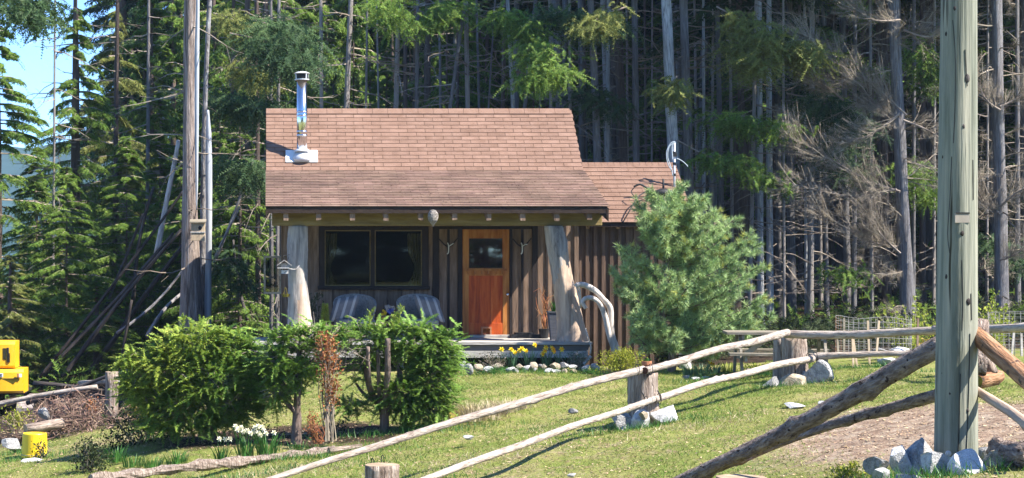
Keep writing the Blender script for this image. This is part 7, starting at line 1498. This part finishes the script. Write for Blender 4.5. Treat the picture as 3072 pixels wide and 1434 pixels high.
# brush heap
segs = []; r0 = []
for i in range(1300):
    d = rnd.uniform(30.3, 35); px = rnd.gauss(200, 75); px = min(max(px, 40), 345); gx_ = X(px, d); p = np.array([gx_, d, GZ(gx_, d) + abs(rnd.gauss(0, .20)) * math.exp(-((px - 210) / 110) ** 2)]); v = rng.normal(0, 1, 3) * np.array([1, .7, .45]); r_ = rng.uniform(.004, .018)
    for j in range(4):
        v = norm(v + rng.normal(0, .55, 3) * np.array([1, 1, .6])); q = p + v * rng.uniform(.05, .16); segs.append((p, q)); r0.append(r_ * (1 - j * .15)); p = q
o = link('brush_heap', tri_mesh('brush_heap', thin_tubes(np.array(segs), np.array(r0), np.array(r0) * .8), 'brush')); tag(o, 'tangled heap of brown roots and sticks behind the bucket', 'brush', kind='stuff')
# longer grass and weeds at the feet of rocks, stumps and logs
T = []
for (px, py, d, n, sp) in ((1935, 1292, 23.4, 420, .45), (2390, 1184, 27.2, 420, .6), (2700, 1425, 13.9, 300, .5), (2800, 1432, 13.6, 160, .3), (90, 1378, 27.6, 300, .5), (30, 1356, 28.6, 200, .4), (1600, 1124, 31.8, 700, 1.2), (2200, 1144, 30, 500, .9), (2560, 1105, 30.3, 700, .9), (2500, 1110, 30.0, 300, .5),
                           (600, 1408, 23.1, 700, 1.1), (900, 1372, 24.2, 400, .6), (1150, 1405, 21, 260, .4), (1250, 1290, 26, 600, .7), (1000, 1340, 25, 300, .5), (2900, 1110, 28, 400, .8), (3020, 1120, 27.5, 300, .5)):
    q = rng.normal(0, 1, (n, 2)) * np.array([sp, .12]) + np.array([X(px, d), d]); pp = np.stack([q[:, 0], q[:, 1], ground(q[:, 0], q[:, 1]) + bumps(q[:, 0], q[:, 1])], -1); T.append(blades(pp, .095, .011, .5))
tag(link('long_grass', tri_mesh('long_grass', np.concatenate(T), 'leaf_green')), 'longer fresh grass round the rocks and stumps', 'grass', kind='stuff')
# needles and bits fallen on the lower roof
n = 900; x = rng.uniform(.05, 6.0, n); y = YE + 2.6 * rng.random(n) ** .8; z = ZE + (y - YE) * .285 + .022; q = rng.normal(0, 1, (n, 3, 3)) * np.array([.014, .016, .003])
tag(link('roof_needles', tri_mesh('roof_needles', np.stack([x, y, z], -1)[:, None, :] + q, 'brush')), 'fallen needles and bits on the lower roof slope', 'needles', kind='stuff')
# forest floor litter and ferny undergrowth behind the scene
n = 1600; y = rng.uniform(40, 62, n); x = np.array([X(rng.uniform(-50, 900) if rng.random() < .55 else rng.uniform(2000, 3100), yy) for yy in y]); pp = np.stack([x, y, ground(x, y) + rng.uniform(0, .5, n)], -1)
D = norm(rng.normal(0, 1, (n, 3)) + np.array([0, 0, .5])); T = fronds(pp, D, norm(rng.normal(0, .5, (n, 3)) + np.array([0, 0, 1])), rng.uniform(.3, .8, n), .12, 9, .4, .03, .02)
n = 2600; y = rng.uniform(36.5, 46, n); x = np.array([X(rng.uniform(2080, 3150), yy) for yy in y]); pp = np.stack([x, y, ground(x, y) + rng.uniform(0, .35, n)], -1)
D = norm(rng.normal(0, 1, (n, 3)) + np.array([0, 0, .5])); o = link('dark_undergrowth', tri_mesh('dark_undergrowth', fronds(pp, D, norm(rng.normal(0, .5, (n, 3)) + np.array([0, 0, 1])), rng.uniform(.25, .6, n), .10, 9, .4, .025, .02), 'dark_leaf')); tag(o, 'dark low undergrowth at the foot of the right forest', 'undergrowth', kind='stuff')
o = link('undergrowth', tri_mesh('undergrowth', T, 'fol_cedar')); tag(o, 'low green undergrowth on the forest floor', 'undergrowth', kind='stuff')
